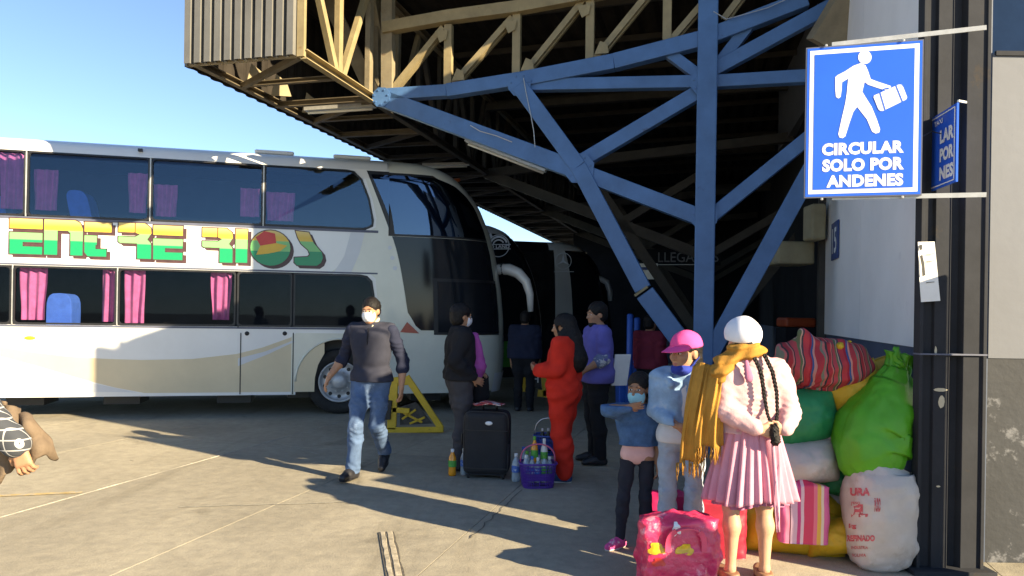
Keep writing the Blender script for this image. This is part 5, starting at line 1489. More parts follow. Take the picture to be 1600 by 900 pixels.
def lh(g):
    g.cap(f.H((0, .06, .02)), f.H((.0, .085, -.14)), .088, .098, .05); g.cap(f.H((.02, .085, -.13)), V3(.05, .145, 1.24), .10, .105, .05); g.cap(V3(.05, .145, 1.24), V3(.06, .15, 1.18), .10, .075, .05); g.cap(f.H((.06, .0, .0)), V3(.13, .07, 1.30), .045, .06, .04)
f.hair(M['hair'], .018, .02, .009, extra=lh); f.face()
def strap(g): g.cap(V3(0, 0, .98), V3(0, 0, 1.12), .13, .125, .05, (.85, 1, 1))
cloth(f, 'overalls', M['red_suit'], 'tapl', .036, .012, folds(.011, .62, 2.7, 1.2), [((0, 0, 1.475), (0, 0, 1))], .93, .97, flare=.020, extra=strap, k=.06)
for sd in 'lr': f.shoe(sd, M['shoe_blue'], M['white_sole'])
# --- man in lilac shirt
M['lilac'] = fabric('lilac_shirt', (.135, .125, .42), .10); M['camo'] = fabric('patterned_sleeve', (.16, .20, .33), .2, stain=(.55, .58, .62), sstain=16, thr=.52)
f = Figure('person', 'man in lilac blue shirt and black trousers standing behind the red overalls', (.93, 8.05, 0), math.radians(-80), 1.745,
    dict(shl=(.215, .0, 1.38), shr=(-.205, .0, 1.38), ell=(.255, .0, 1.12), wrl=(.22, -.19, 1.0), elr=(-.23, .05, 1.11), wrr=(-.22, .12, .98), anl=(.12, .02, .085)), M['skin'], 1.12, yaw=math.radians(14), pitch=math.radians(5))
f.body(hands=[('l', (-.2, -.8, -.3), (-1, 0, 0), .5), ('r', (0, .3, -.9), (1, 0, 0), .8)], h=.012)
f.hair(M['hair'], .022, .0, .0075); f.face(lips=M['lips'])
def chinmask(g):
    pass
g = Field(); g.ell(f.H((0, -.045, -.100)), V3(.052, .050, .034), .01, f.R); fmesh('face_mask', g, M['black_cloth'], f.root, .007)
cloth(f, 'shirt', M['lilac'], 't', .028, .011, folds(.009, .65, 1.1, 1.2), [((0, 0, .86), (0, 0, -1)), ((0, 0, 1.47), (0, 0, 1))])
for sd in 'lr': cloth(f, 'sleeve', M['lilac'] if sd == 'r' else M['lilac'], 'a', .028, .010, folds(.007, .9, 1.1), [], -.0, sides=sd)
g = Field(); f.arm(g, 'l', .020, .22, cuff=.006); g.disp = folds(.006, 1, 3); g.plane(f.P['shl'] * .45 + f.P['ell'] * .55, f.P['shl'] - f.P['ell']) if False else g.cut.append((f.P['shl'] * .5 + f.P['ell'] * .5, (f.P['shl'] - f.P['ell']) / np.linalg.norm(f.P['shl'] - f.P['ell'])))
fmesh('patterned_sleeve', g, M['camo'], f.root, .010)
cloth(f, 'trousers', M['black_cloth'], 'pl', .018, .012, folds(.005, .9, 1.2), [((0, 0, .93), (0, 0, 1))], legs=.98, flare=.015)
for sd in 'lr': f.shoe(sd, M['leather'])
c = Vector((1.19, 8.02, 1.02))
o = MB().obox(c, (.09, .03, 0), (-.003, .01, 0), (.02, 0, .17)).out('folder', M['paper'], None); tag(o, 'white folder held behind the back of the man in lilac', 'folder'); bevel(o, .004, 1)
# --- little girl with denim jacket
M['denim_mid'] = fabric('denim_jacket', (.060, .125, .26), .18, .3, 240, scale=12); M['peach'] = fabric('peach_top', (.66, .40, .38), .06)
M['pink_shoe'] = fabric('pink_trainer', (.72, .09, .30), .12, stain=(.75, .6, .65), sstain=20, thr=.55)
f = Figure('person', 'little girl in denim jacket and peach top covering her mouth with her hand', (.885, 5.12, 0), math.radians(-14), 1.19,
    dict(head=(0, -.03, 1.575), neck=(0, .01, 1.42), shr=(-.165, -.02, 1.35), shl=(.165, .02, 1.35), elr=(-.27, -.235, 1.385), wrr=(-.075, -.275, 1.425), ell=(.20, .06, 1.07), wrl=(.20, -.02, .85),
         chest=(0, 0, 1.25), anr=(-.16, -.03, .085), knr=(-.13, -.05, .49), tor=(-.26, -.17, .03), knl=(.08, .0, .49), anl=(.09, .03, .085)), M['skin_dark'], .84, yaw=math.radians(-16), pitch=math.radians(5), headk=1.30, limb=.9)
f.body(hands=[('r', (.85, -.10, .12), (.1, .85, .2), .35, .1, .95), ('l', (0, -.1, -1), (-1, 0, 0), .5)], h=.012)
def pony(g): g.cap(f.H((0, .09, .04)), f.H((.03, .15, -.02)), .05, .045, .04); g.cap(f.H((.03, .15, -.02)), f.H((.04, .15, -.16)), .045, .03, .04)
f.hair(M['hair'], .012, .0, .0075, extra=pony); f.face(lips=M['lips']); f.mask(M['mask_cyan'], low=.012)
cloth(f, 'peach_top', M['peach'], 't', .012, .011, folds(.004, .8, 2), [((0, 0, .82), (0, 0, -1)), ((0, 0, 1.40), (0, 0, 1))], hem=False)
cloth(f, 'denim_jacket', M['denim_mid'], 'ta', .036, .010, folds(.006, .9, 5), [((0, 0, 1.02), (0, 0, -1)), ((0, 0, 1.43), (0, 0, 1))], .90)
cloth(f, 'leggings', M['dark_jean'], 'pl', .006, .011, folds(.004, 1.2, 1.2), [((0, 0, .88), (0, 0, 1))], legs=.98, flare=.006)
for sd in 'lr': f.shoe(sd, M['pink_shoe'], M['white_sole'])
# --- girl with pink cap
M['denim_light'] = fabric('pale_denim', (.25, .38, .56), .14, .3, 240, scale=10, stain=(.36, .46, .58), sstain=5, thr=.6)
M['jean_light'] = fabric('washed_jeans', (.34, .40, .49), .12, .3, 240, scale=9, stain=(.42, .45, .50), sstain=6, thr=.6)
M['white_tee'] = fabric('white_tee', (.60, .61, .64), .05); M['cap_pink'] = fabric('pink_cap', (.78, .085, .30), .06, .2, 260)
f = Figure('person', 'girl in pink peaked cap, pale denim jacket and washed jeans beside the woman', (1.155, 4.98, 0), math.radians(-18), 1.47,
    dict(shr=(-.175, -.02, 1.38), shl=(.175, .02, 1.38), elr=(-.205, -.02, 1.12), wrr=(-.01, -.20, 1.03), ell=(.21, .03, 1.10), wrl=(.18, -.10, .90), head=(.02, -.055, 1.575)), M['skin'], .90, yaw=math.radians(-38), pitch=math.radians(4), headk=1.24, limb=.92)
f.body(hands=[('r', (.8, -.1, -.25), (.1, .9, .1), .5), ('l', (.0, -.2, -1), (-1, 0, 0), .5)], h=.010)
f.hair(M['hair'], .010, .03, .008); f.face(lips=M['lips'])
g = Field(); g.ell(f.H((0, .016, .046)), V3(.094, .110, .098) * f.hk, .01, f.R); g.plane(f.H((0, 0, .034)), f.R @ V3(0, .05, -1)); g.disp = lambda x, y, z: .0015 * np.sin(60 * x) * np.sin(50 * z)
capo = fmesh('cap', g, M['cap_pink'], f.root, .008)
mb = MB()
def brim(u, v):
    a = (u - .5) * 2 * 1.25
    x0, y0 = .092 * math.sin(a), .016 - .106 * math.cos(a)
    k = math.cos(a * .95) ** 1.0
    x1, y1 = x0 * (1 - .10 * v), y0 - .095 * v * max(0, k)
    return Vector(f.H((x1, y1, .050 - .34 * abs(x1) ** 1.35 * (.4 + v) - .030 * v * max(0, k))))
mb.grid(26, 8, brim); o = mb.out('brim', M['cap_pink'], capo, local=True, smooth=True, fix=False); so = o.modifiers.new('solid', 'SOLIDIFY'); so.thickness = .004
g = Field(); g.ell(f.H((0, -.035, -.095)), V3(.066, .066, .042) * f.hk, .01, f.R); g.cap(f.H((.06, -.02, -.085)), f.H((.09, .03, -.02)), .008, .006, .005); g.cap(f.H((-.06, -.02, -.085)), f.H((-.09, .03, -.02)), .008, .006, .005); g.disp = folds(.003, 2, 1); fmesh('face_mask', g, M['mask_blue'], f.root, .007)
cloth(f, 'white_top', M['white_tee'], 't', .008, .010, folds(.004, .9, 1), [((0, 0, .88), (0, 0, -1)), ((0, 0, 1.43), (0, 0, 1))])
f.g *= 1.0
def opening(g): g.pr.append(('c', V3(.03, -.19, .9), V3(.03, -.16, 1.46), .085, .06, 0, V3(1, 1, 1), 's')); g.cap(V3(-.09, -.10, 1.40), V3(-.075, -.135, 1.33), .028, .022, .01); g.cap(V3(.10, -.09, 1.40), V3(.11, -.125, 1.33), .028, .022, .01); g.cap(V3(-.10, .05, 1.43), V3(.10, .05, 1.43), .035, .035, .02)
cloth(f, 'denim_jacket', M['denim_light'], 'ta', .022, .009, folds(.006, .95, 3), [((0, 0, 1.03), (0, 0, -1)), ((0, 0, 1.47), (0, 0, 1))], .90, extra=opening)
g = Field(); g.ell(V3(.06, -.150, 1.21), V3(.030, .008, .026), .002); g.ell(V3(.038, -.150, 1.24), V3(.012, .008, .014), .002); g.ell(V3(.082, -.150, 1.24), V3(.012, .008, .014), .002)
cloth(f, 'jeans', M['jean_light'], 'pl', .012, .010, folds(.006, 1.1, 2.2, 1.2), [((0, 0, .93), (0, 0, 1))], legs=.98, flare=.025)
for sd in 'lr': f.shoe(sd, M['white_sole'])
# --- woman seen from behind: pink jacket and skirt, mustard shawl, white cap, braids
M['pink_knit'] = fabric('pale_pink_knit', (.58, .36, .37), .08, .2, 90, scale=20)
M['pink_skirt'] = fabric('pink_skirt', (.56, .26, .34), .09, .2, 240)
M['mustard'] = fabric('mustard_shawl', (.41, .205, .035), .12, .4, 150)
M['cap_white'] = fabric('white_cap', (.72, .73, .80), .05, .2, 200)
M['sandal'] = pm('tan_sandal', (.26, .14, .08), .6, .2, 20)
M['ribbon'] = fabric('mauve_ribbon', (.40, .15, .25), .1)
f = Figure('person', 'woman in pale pink jacket and skirt with braids, mustard shawl and white cap', (1.465, 4.52, 0), math.radians(184), 1.585,
    dict(shr=(-.172, .02, 1.375), shl=(.172, .02, 1.375), ell=(.205, .085, 1.12), elr=(-.235, .085, 1.12), wrl=(.035, .205, 1.025), wrr=(-.145, .205, 1.02), chest=(0, .01, 1.27), head=(.05, -.03, 1.565),
         knl=(.115, -.01, .49), anl=(.125, .02, .085), knr=(-.105, -.01, .49), anr=(-.10, .03, .085), tol=(.15, -.15, .03), tor=(-.13, -.14, .03), hil=(.10, 0, .9), hir=(-.10, 0, .9)), M['skin_pale'], .98, yaw=math.radians(14), pitch=math.radians(4))
f.body(hands=[('l', (-.92, .15, -.25), (.0, -1, .3), .6), ('r', (.92, .12, -.10), (.0, -1, .3), .7)], h=.009)
f.hair(M['hair'], .010, .03, .008); f.face()
g = Field(); g.ell(f.H((0, .012, .048)), V3(.114, .130, .118), .01, f.R); g.plane(f.H((0, 0, .000)), f.R @ V3(0, -.22, -1))
g.disp = lambda x, y, z: .003 * np.sin(38 * x + 20 * z) * np.sin(31 * y + 8 * z)
capo = fmesh('cap', g, M['cap_white'], f.root, .008)
cloth(f, 'jacket', M['pink_knit'], 'ta', .017, .008, folds(.0045, 1.25, .8, 1.9), [((0, 0, .975), (0, 0, -1)), ((0, 0, 1.485), (0, 0, 1))], .93, cuff=.006)
# pleated skirt
mb = MB(); NP = 26
def skirt(u, v, rw=.150, rh=.262, z0=1.03, z1=.545, amp=1.0):
    t = 2 * math.pi * u; z = z0 + (z1 - z0) * v
    r = rw + (rh - rw) * (v ** .8)
    ph = t * NP + 1.3 * math.sin(3 * t + 1) + .8 * math.sin(5 * t)
    pl = (abs((ph / math.pi) % 2 - 1) * 2 - 1) * (.004 + .021 * v) * amp * (1 + .45 * math.sin(7 * t + 2))
    r += pl + .010 * math.sin(4 * t + 3 * v) * v
    return Vector((r * math.cos(t) * 1.06, r * math.sin(t) * .86 + .015, z - .014 * math.sin(2 * t + 1) * v + .010 * math.sin(5 * t) * v))
mb.grid(340, 26, skirt, closeu=True)
so = mb.out('skirt', M['pink_skirt'], f.root, local=True, smooth=True, fix=False).modifiers.new('solid', 'SOLIDIFY'); so.thickness = .004
mb = MB(); mb.grid(120, 14, lambda u, v: skirt(u, v, .14, .215, 1.0, .515 , .6), closeu=True); mb.out('underskirt', M['ribbon'], f.root, local=True, smooth=True, fix=False)
mb = MB()
mb.grid(6, 16, lambda u, v: Vector((-.075 + (u - .5) * (.055 - .03 * v), .215 + .075 * v + .008 * math.sin(u * 9 + v * 5), .98 - .58 * v))); so = mb.out('ribbon', M['pink_skirt'], f.root, local=True, smooth=True, fix=False).modifiers.new('solid', 'SOLIDIFY'); so.thickness = .006
# braids
def braid(pts, r):
    P = [Vector(p) for p in pts]
    mb = MB(); n = 90
    def at(t):
        q = t * (len(P) - 1); i = min(int(q), len(P) - 2); return P[i].lerp(P[i + 1], q - i)
    for st in range(3):
        ln = []
        for k in range(n + 1):
            t = k / n; c = at(t); a = t * 44 + st * 2 * math.pi / 3; rr = r * (1 - .35 * t)
            ln.append(c + Vector((rr * math.sin(a), rr * .6 * math.sin(2 * a), 0)))
        mb.tube(ln, [r * .82 * (1 - .35 * k / n) for k in range(n + 1)], 7)
    return mb.out('braid', M['hair'], f.root, local=True, smooth=True)
braid([(.03, .10, 1.49), (.005, .175, 1.38), (-.012, .185, 1.25), (-.03, .20, 1.12), (-.055, .225, 1.03)], .0090)
braid([(-.045, .10, 1.49), (-.075, .165, 1.38), (-.098, .180, 1.25), (-.095, .20, 1.12), (-.072, .225, 1.03)], .0092)
g = Field(); g.cap(V3(-.06, .235, 1.03), V3(-.065, .245, .955), .026, .030, .02); g.disp = folds(.007, 3, 1, .3); fmesh('tassel', g, M['hair'], f.root, .006)
g = Field(); g.cap(V3(.085, .14, 1.44), V3(.075, .165, 1.34), .014, .028, .02, (1, 1.8, 1)); fmesh('ribbon', g, M['ribbon'], f.root, .006)
# shawl: wound round the neck and hanging over the left shoulder
g = Field()
for k in range(18):
    a0, a1 = 2 * math.pi * k / 18, 2 * math.pi * (k + 1) / 18
    q = lambda a: V3(.035 + .086 * math.cos(a), .0 + .080 * math.sin(a), 1.475 + .028 * math.sin(a) + .012 * math.cos(2 * a))
    g.cap(q(a0), q(a1), .036, .036, .03, (1, 1, .85))
g.cap(V3(.10, -.05, 1.46), V3(.19, -.0, 1.42), .045, .05, .04); g.cap(V3(.19, -.0, 1.42), V3(.235, .06, 1.34), .055, .05, .04); g.cap(V3(.12, .06, 1.46), V3(.22, .08, 1.38), .04, .045, .04)
g.disp = lambda x, y, z: .009 * np.sin(95 * z + 22 * x + 14 * y) + .004 * np.sin(60 * x - 40 * y + 30 * z)
shw = fmesh('shawl', g, M['mustard'], f.root, .007)
mb = MB()
def hang(u, v):
    w = .13 + .05 * v
    cx = .232 + .060 * math.sin(v * 2.2) + .01 * v
    x = cx + (u - .5) * w
    y = .085 + .045 * math.sin(v * math.pi) + .010 * math.sin(u * 13 + v * 3) + .006 * math.sin(u * 29 - v * 4) - .12 * abs(u - .30) * (1 - .3 * v)
    z = 1.425 - .53 * v - .015 * math.sin(u * 7) - .03 * u * v - .05 * (1 - v) * abs(u - .3)
    return Vector((x, y, z))
mb.grid(34, 30, hang); so = mb.out('shawl_end', M['mustard'], shw, local=True, smooth=True, fix=False).modifiers.new('solid', 'SOLIDIFY'); so.thickness = .010
mb = MB(); mb.grid(26, 30, lambda u, v: hang(u * .8 + .1, v) + Vector((.075 + .02 * v, -.075, -.11 * v))); so = mb.out('shawl_end', M['mustard'], shw, local=True, smooth=True, fix=False).modifiers.new('solid', 'SOLIDIFY'); so.thickness = .010
mb = MB()
for k in range(60):
    two = k % 2; u = random.random(); p = hang(u, 1.0) + (Vector((.095, -.075, -.11)) if two else Vector((0, 0, 0)))
    dx, dy = random.uniform(-.018, .018), random.uniform(-.015, .015); L = random.uniform(.06, .11)
    mb.tube([p + Vector((0, 0, .01)), p + Vector((dx * .4, dy, -L * .5)), p + Vector((dx, dy * .3, -L))], [.0035, .003, .002], 5)
o = mb.out('fringe', M['mustard'], shw, local=True, smooth=True); o['kind'] = 'stuff'
for sd in 'lr': f.shoe(sd, M['sandal'], M['leather'], rise=-.045)

# --- passer-by cut by the left edge: checked sleeve and a brown jacket over the hand
def checks(name):
    m = bpy.data.materials.new(name); t, b = nt(m); N, L = t.nodes, t.links
    tc = N.new('ShaderNodeTexCoord'); sp = N.new('ShaderNodeSeparateXYZ'); L.new(tc.outputs['Object'], sp.inputs[0])
    def line(sock, s, w):
        a = N.new('ShaderNodeMath'); a.operation = 'MULTIPLY'; a.inputs[1].default_value = s; L.new(sock, a.inputs[0])
        f_ = N.new('ShaderNodeMath'); f_.operation = 'FRACT'; L.new(a.outputs[0], f_.inputs[0])
        c = N.new('ShaderNodeMath'); c.operation = 'LESS_THAN'; c.inputs[1].default_value = w; L.new(f_.outputs[0], c.inputs[0]); return c.outputs[0]
    dg = N.new('ShaderNodeMath'); dg.operation = 'ADD'; L.new(sp.outputs['X'], dg.inputs[0]); L.new(sp.outputs['Y'], dg.inputs[1])
    l1, l2 = line(sp.outputs['Z'], 22, .13), line(dg.outputs[0], 24, .13)
    mx = N.new('ShaderNodeMath'); mx.operation = 'MAXIMUM'; L.new(l1, mx.inputs[0]); L.new(l2, mx.inputs[1])
    m2 = N.new('ShaderNodeMixRGB'); m2.inputs['Color1'].default_value = (.045, .05, .06, 1); m2.inputs['Color2'].default_value = (.38, .38, .38, 1)
    L.new(mx.outputs[0], m2.inputs['Fac']); L.new(m2.outputs['Color'], b.inputs['Base Color']); b.inputs['Roughness'].default_value = .9
    return m
M['checks'] = checks('checked_cloth'); M['brown_jacket'] = fabric('brown_jacket', (.17, .125, .085), .15, .3, 60)
f = Figure('person', 'passer by at the left edge in checked shirt carrying a brown jacket', (-2.72, 3.50, 0), math.radians(90), 1.72,
    dict(shr=(-.19, -.07, 1.385), elr=(-.20, -.31, 1.17), wrr=(-.20, -.52, .975), knr=(-.10, .06, .49), anr=(-.10, .2, .12), tor=(-.12, .05, .03), knl=(.09, -.12, .49), anl=(.10, -.10, .085), tol=(.12, -.26, .03)), M['skin'], .95)
f.body(hands=[('r', (.05, -.25, -.95), (1, 0, -.2), .8)], h=.011); f.hair(); f.face()
cloth(f, 'checked_shirt', M['checks'], 'ta', .024, .010, folds(.007, .9, 1.4), [((0, 0, .90), (0, 0, -1)), ((0, 0, 1.475), (0, 0, 1))], .96, cuff=.008)
cloth(f, 'jeans', M['dark_jean'], 'pl', .016, .011, folds(.006, 1, 2), [((0, 0, .95), (0, 0, 1))], legs=.98, flare=.02)
for sd in 'lr': f.shoe(sd, M['leather'])
def drape(name, label, pts, mat, thick):
    g = Field()
    for a, b, ra, rb in pts: g.cap(Pw(*a), Pw(*b), ra, rb, .05)
    g.disp = folds(.016, .75, 1.0, .8)
    o = fmesh(name, g, mat, None, .009); tag(o, label, 'jacket')
    me = o.data; c = Vector((sum(v.co.x for v in me.vertices) / len(me.vertices), sum(v.co.y for v in me.vertices) / len(me.vertices), min(v.co.z for v in me.vertices)))
    for v in me.vertices: v.co -= c
    o.location = c; return o
mb = MB()
def dr(u, v):
    top = Vector((2 + 42 * u, 626 + 26 * u, 0)); bot = Vector((-14 + 104 * u, 748 - 44 * u ** 1.4 + 9 * math.sin(u * 15), 0))
    q = top.lerp(bot, v); bulge = math.sin(v * math.pi)
    return Pw(q.x + 5 * math.sin(u * 11 + v * 5) * bulge, q.y + 4 * math.sin(u * 13) * v, 3.42 + .055 * math.sin(u * 12 + v * 2.4) * (.4 + .6 * v) - .05 * bulge + .02 * math.sin(v * 9 + u * 3))
mb.grid(50, 34, dr)
jk = mb.out('carried_jacket', M['brown_jacket'], None, smooth=True, fix=False); tag(jk, 'brown jacket hanging over the forearm of the passer by at the left edge', 'jacket')
so = jk.modifiers.new('solid', 'SOLIDIFY'); so.thickness = .02
# --- people in the shade behind and one bystander who throws the near shadow
def extra_person(label, loc, rz, h, top, bottom, pose=None, girth=1.0, longhair=False):
    f = Figure('person', label, loc, rz, h, pose, M['skin'], girth)
    f.body(h=.016, hands=[('l', (0, -.1, -1), (-1, 0, 0), .5), ('r', (0, -.1, -1), (1, 0, 0), .5)]); f.face()
    f.hair(M['hair'], .018, .02 if longhair else 0, .010)
    cloth(f, 'jacket', top, 'ta', .028, .014, folds(.008, .8, 1.2), [((0, 0, .90), (0, 0, -1)), ((0, 0, 1.475), (0, 0, 1))], .95)
    cloth(f, 'trousers', bottom, 'pl', .018, .014, folds(.006, .9, 2), [((0, 0, .93), (0, 0, 1))], legs=.98, flare=.015)
    for sd in 'lr': f.shoe(sd, M['leather'], h=.01)
    return f
M['maroon'] = fabric('maroon_jacket', (.16, .020, .040)); M['dim_navy'] = fabric('dim_navy_coat', (.018, .022, .045))
extra_person('person in dark navy coat standing in the shade before the green coach', (.22, 12.3, 0), 3.0, 1.66, M['dim_navy'], M['black_cloth'], None, 1.25)
extra_person('person in maroon jacket standing in the shade behind the inclined blue strut', (1.98, 10.6, 0), 2.4, 1.62, M['maroon'], M['black_cloth'])
extra_person('bystander in dark clothes outside the picture at the right', (3.50, 2.56, 0), 1.6, 1.70, M['dim_navy'], M['grey_trouser'], None, 1.15)
# ------------------------------------------------------------------ luggage and goods
def wrink(p, amp, s, seed): return noise.fractal(Vector(p) * s + Vector((seed, seed * 2, seed * 3)), .9, 2.0, 4) * amp
def ridged(p, amp, s, seed): return (abs(noise.noise(Vector(p) * s + Vector((seed, seed, seed)))) - .25) * amp
def sack_lying(name, label, cat, c, size, rot, mat, seed=0, group=None, ear=.06, seam=True, pw=.42, amp=.022, n=44, mats2=None):
    """stuffed sack lying like a cushion; size = (w, h, t); rot = (yaw, pitch, roll)"""
    R = Matrix.Rotation(rot[0], 3, 'Z') @ Matrix.Rotation(rot[1], 3, 'X') @ Matrix.Rotation(rot[2], 3, 'Y')
    w, h, t = size; c = Vector(c); mb = MB(); c2 = c
    zs = []
    for side in (1, -1):
        def fn(u, v):
            a, b = u * 2 - 1, v * 2 - 1
            ea, eb = max(0, 1 - a * a), max(0, 1 - b * b)
            th = (ea ** pw) * (eb ** pw)
            x = w / 2 * a * (1 - ear * eb); y = h / 2 * b * (1 - ear * 1.1 * ea)
            edge = min(1, 6 * min(ea, eb))
            q = (x, y, side * .3)
            z = side * t / 2 * th + edge * (wrink(q, amp * th, 3.2 / max(w, h), seed) + ridged((x * 2.2, y * .8, side), amp * .9 * (1.15 - th), 9, seed))
            return c + R @ Vector((x, z, y))
        mb.grid(n, n, fn)
    o = mb.out(name, mat, None, smooth=True)
    tag(o, label, cat, group)
    m = o.modifiers.new('weld', 'WELD'); m.merge_threshold = .002
    return o
def loft_sack(name, label, cat, path, prof, mat, seed=0, amp=.02, group=None, n=56, m=64, sq=.75, fold=0.0, mats=None):
    """standing sack: path = list of centres bottom to top; prof = list of (rx, ry) half widths"""
    P = [Vector(p) for p in path]; mb = MB()
    def lerp(L, t):
        q = t * (len(L) - 1); i = min(int(q), len(L) - 2); f_ = q - i; f_ = f_ * f_ * (3 - 2 * f_) if False else f_
        a, b = L[i], L[i + 1]; return [a[k] + (b[k] - a[k]) * f_ for k in range(len(a))]
    def cat_(L, t):
        q = t * (len(L) - 1); i = min(int(q), len(L) - 2); f_ = q - i
        p0, p1, p2, p3 = L[max(i - 1, 0)], L[i], L[i + 1], L[min(i + 2, len(L) - 1)]
        return [.5 * (2 * p1[k] + (p2[k] - p0[k]) * f_ + (2 * p0[k] - 5 * p1[k] + 4 * p2[k] - p3[k]) * f_ ** 2 + (3 * p1[k] - p0[k] - 3 * p2[k] + p3[k]) * f_ ** 3) for k in range(len(p1))]
    def fn(u, v):
        ce = Vector(cat_(P, v)); rx, ry = [max(.002, x) for x in cat_(prof, v)]
        a = 2 * math.pi * u
        cx = math.copysign(abs(math.cos(a)) ** sq, math.cos(a)); cy = math.copysign(abs(math.sin(a)) ** sq, math.sin(a))
        t = P[min(int(v * (len(P) - 1)) + 1, len(P) - 1)] - P[min(int(v * (len(P) - 1)), len(P) - 2)]; t.normalize()
        ax = (Vector((1, 0, 0)) - t * t.x).normalized(); ay = t.cross(ax)
        q = (cx * rx * 3, cy * ry * 3, v * 3)
        k = 1 + wrink(q, amp / max(rx, .05), 1.3, seed) + ridged((math.cos(a) * 2, math.sin(a) * 2, v * 5), amp * .8 / max(rx, .05), 1.6, seed + 3)
        if fold: k += fold * math.sin(a * 9 + 4 * v + 2 * math.sin(3 * a + seed)) * max(0, (v - .62) / .38) ** 1.2
        return ce + ax * cx * rx * k + ay * cy * ry * k
    mb.grid(n, m, fn, closeu=True)
    e = len(mb.v); b0 = [mb.v[i] for i in range(n)]; t0 = [mb.v[e - n + i] for i in range(n)]
    mb.add(b0 + [sum(b0, Vector()) / n], [(i, (i + 1) % n, n) for i in range(n)]); mb.add(t0 + [sum(t0, Vector()) / n], [(i, (i + 1) % n, n) for i in range(n)])
    o = mb.out(name, mat, None, smooth=True); tag(o, label, cat, group)
    mm = o.modifiers.new('weld', 'WELD'); mm.merge_threshold = .001
    return o, fn
def woven(name, c, var=.08, rough=.5, **kw):
    return pm(name, c, rough, var, 5, .25, 260, spec=.4, **kw)
M['sack_green'] = woven('green_sackcloth', (.020, .22, .075)); M['sack_yellow'] = woven('yellow_sackcloth', (.56, .36, .015)); M['sack_lime'] = woven('lime_sackcloth', (.085, .34, .012), rough=.4)
M['sack_white'] = woven('white_sackcloth', (.50, .46, .43), stain=(.42, .37, .33), sstain=3); M['sack_grey'] = woven('grey_sackcloth', (.44, .41, .40), stain=(.36, .33, .31), sstain=4)
M['aguayo'] = stripes('striped_blanket', [(0, (.34, .022, .030)), (.10, (.46, .13, .11)), (.14, (.03, .03, .03)), (.17, (.40, .05, .06)), (.30, (.10, .13, .06)), (.36, (.50, .30, .22)), (.39, (.05, .04, .05)), (.43, (.42, .035, .045)), (.57, (.30, .012, .03)), (.62, (.03, .07, .20)), (.67, (.50, .22, .18)), (.72, (.36, .03, .04)), (.86, (.16, .17, .12)), (.91, (.44, .12, .11)), (.95, (.03, .025, .03))], 'X', 4.2, .9, .4, .10)
GS = 'stuffed sacks piled against the panel wall'
def pc(x, y, Y): return Pw(x, y, Y)
rad = math.radians
# bottom of the pile
sack_lying('sack', 'yellow sack lying lowest in the pile behind the woman', 'sack', pc(1238, 828, 5.12), (.72, .34, .34), (rad(-8), rad(-12), rad(3)), M['sack_yellow'], 1, GS)
sack_lying('sack', 'amber yellow sack end on the ground left of the white lettered sack', 'sack', pc(1302, 838, 4.98), (.38, .25, .30), (rad(-20), rad(-10), rad(-12)), M['sack_yellow'], 2, GS)
sack_lying('sack', 'yellow sack wedged above the lowest one beside the striped shopping bag', 'sack', pc(1278, 795, 5.20), (.48, .30, .34), (rad(-14), 0, rad(28)), M['sack_yellow'], 12, GS)
sack_lying('sack', 'small whitish sack deep in the pile left of the lettered sack', 'sack', pc(1312, 785, 5.20), (.26, .26, .3), (rad(8), 0, rad(60)), M['sack_grey'], 4, GS)
sack_lying('sack', 'small green sack end between the white sack and the lettered sack', 'sack', pc(1310, 750, 5.16), (.28, .24, .3), (rad(10), 0, rad(24)), M['sack_green'], 5, GS)
sack_lying('sack', 'plump white sack lying under the green cushion sack', 'sack', pc(1250, 722, 5.06), (.52, .31, .40), (rad(4), rad(-6), rad(-6)), M['sack_white'], 6, GS, ear=.02, pw=.5)
sack_lying('sack', 'small white sack end under the yellow sack and left of the lime one', 'sack', pc(1303, 681, 5.16), (.30, .22, .3), (rad(6), 0, rad(18)), M['sack_grey'], 7, GS)
sack_lying('sack', 'emerald green cushion shaped sack below the striped blanket bundle', 'sack', pc(1252, 651, 5.12), (.52, .41, .36), (rad(5), rad(-4), rad(-10)), M['sack_green'], 8, GS, ear=.08)
sack_lying('sack', 'bright yellow sack between the striped bundle and the lime sack', 'sack', pc(1332, 612, 5.16), (.46, .32, .36), (rad(-6), 0, rad(-26)), M['sack_yellow'], 9, GS, ear=.08)
sack_lying('sack', 'yellow sack corner showing beside the top of the lime sack', 'sack', pc(1366, 588, 5.36), (.34, .24, .3), (rad(8), 0, rad(-18)), M['sack_yellow'], 10, GS)
sack_lying('sack', 'pale sack filling the pile behind the striped shopping bag', 'sack', pc(1300, 735, 5.40), (.60, .62, .40), (rad(14), 0, rad(4)), M['sack_grey'], 11, GS)
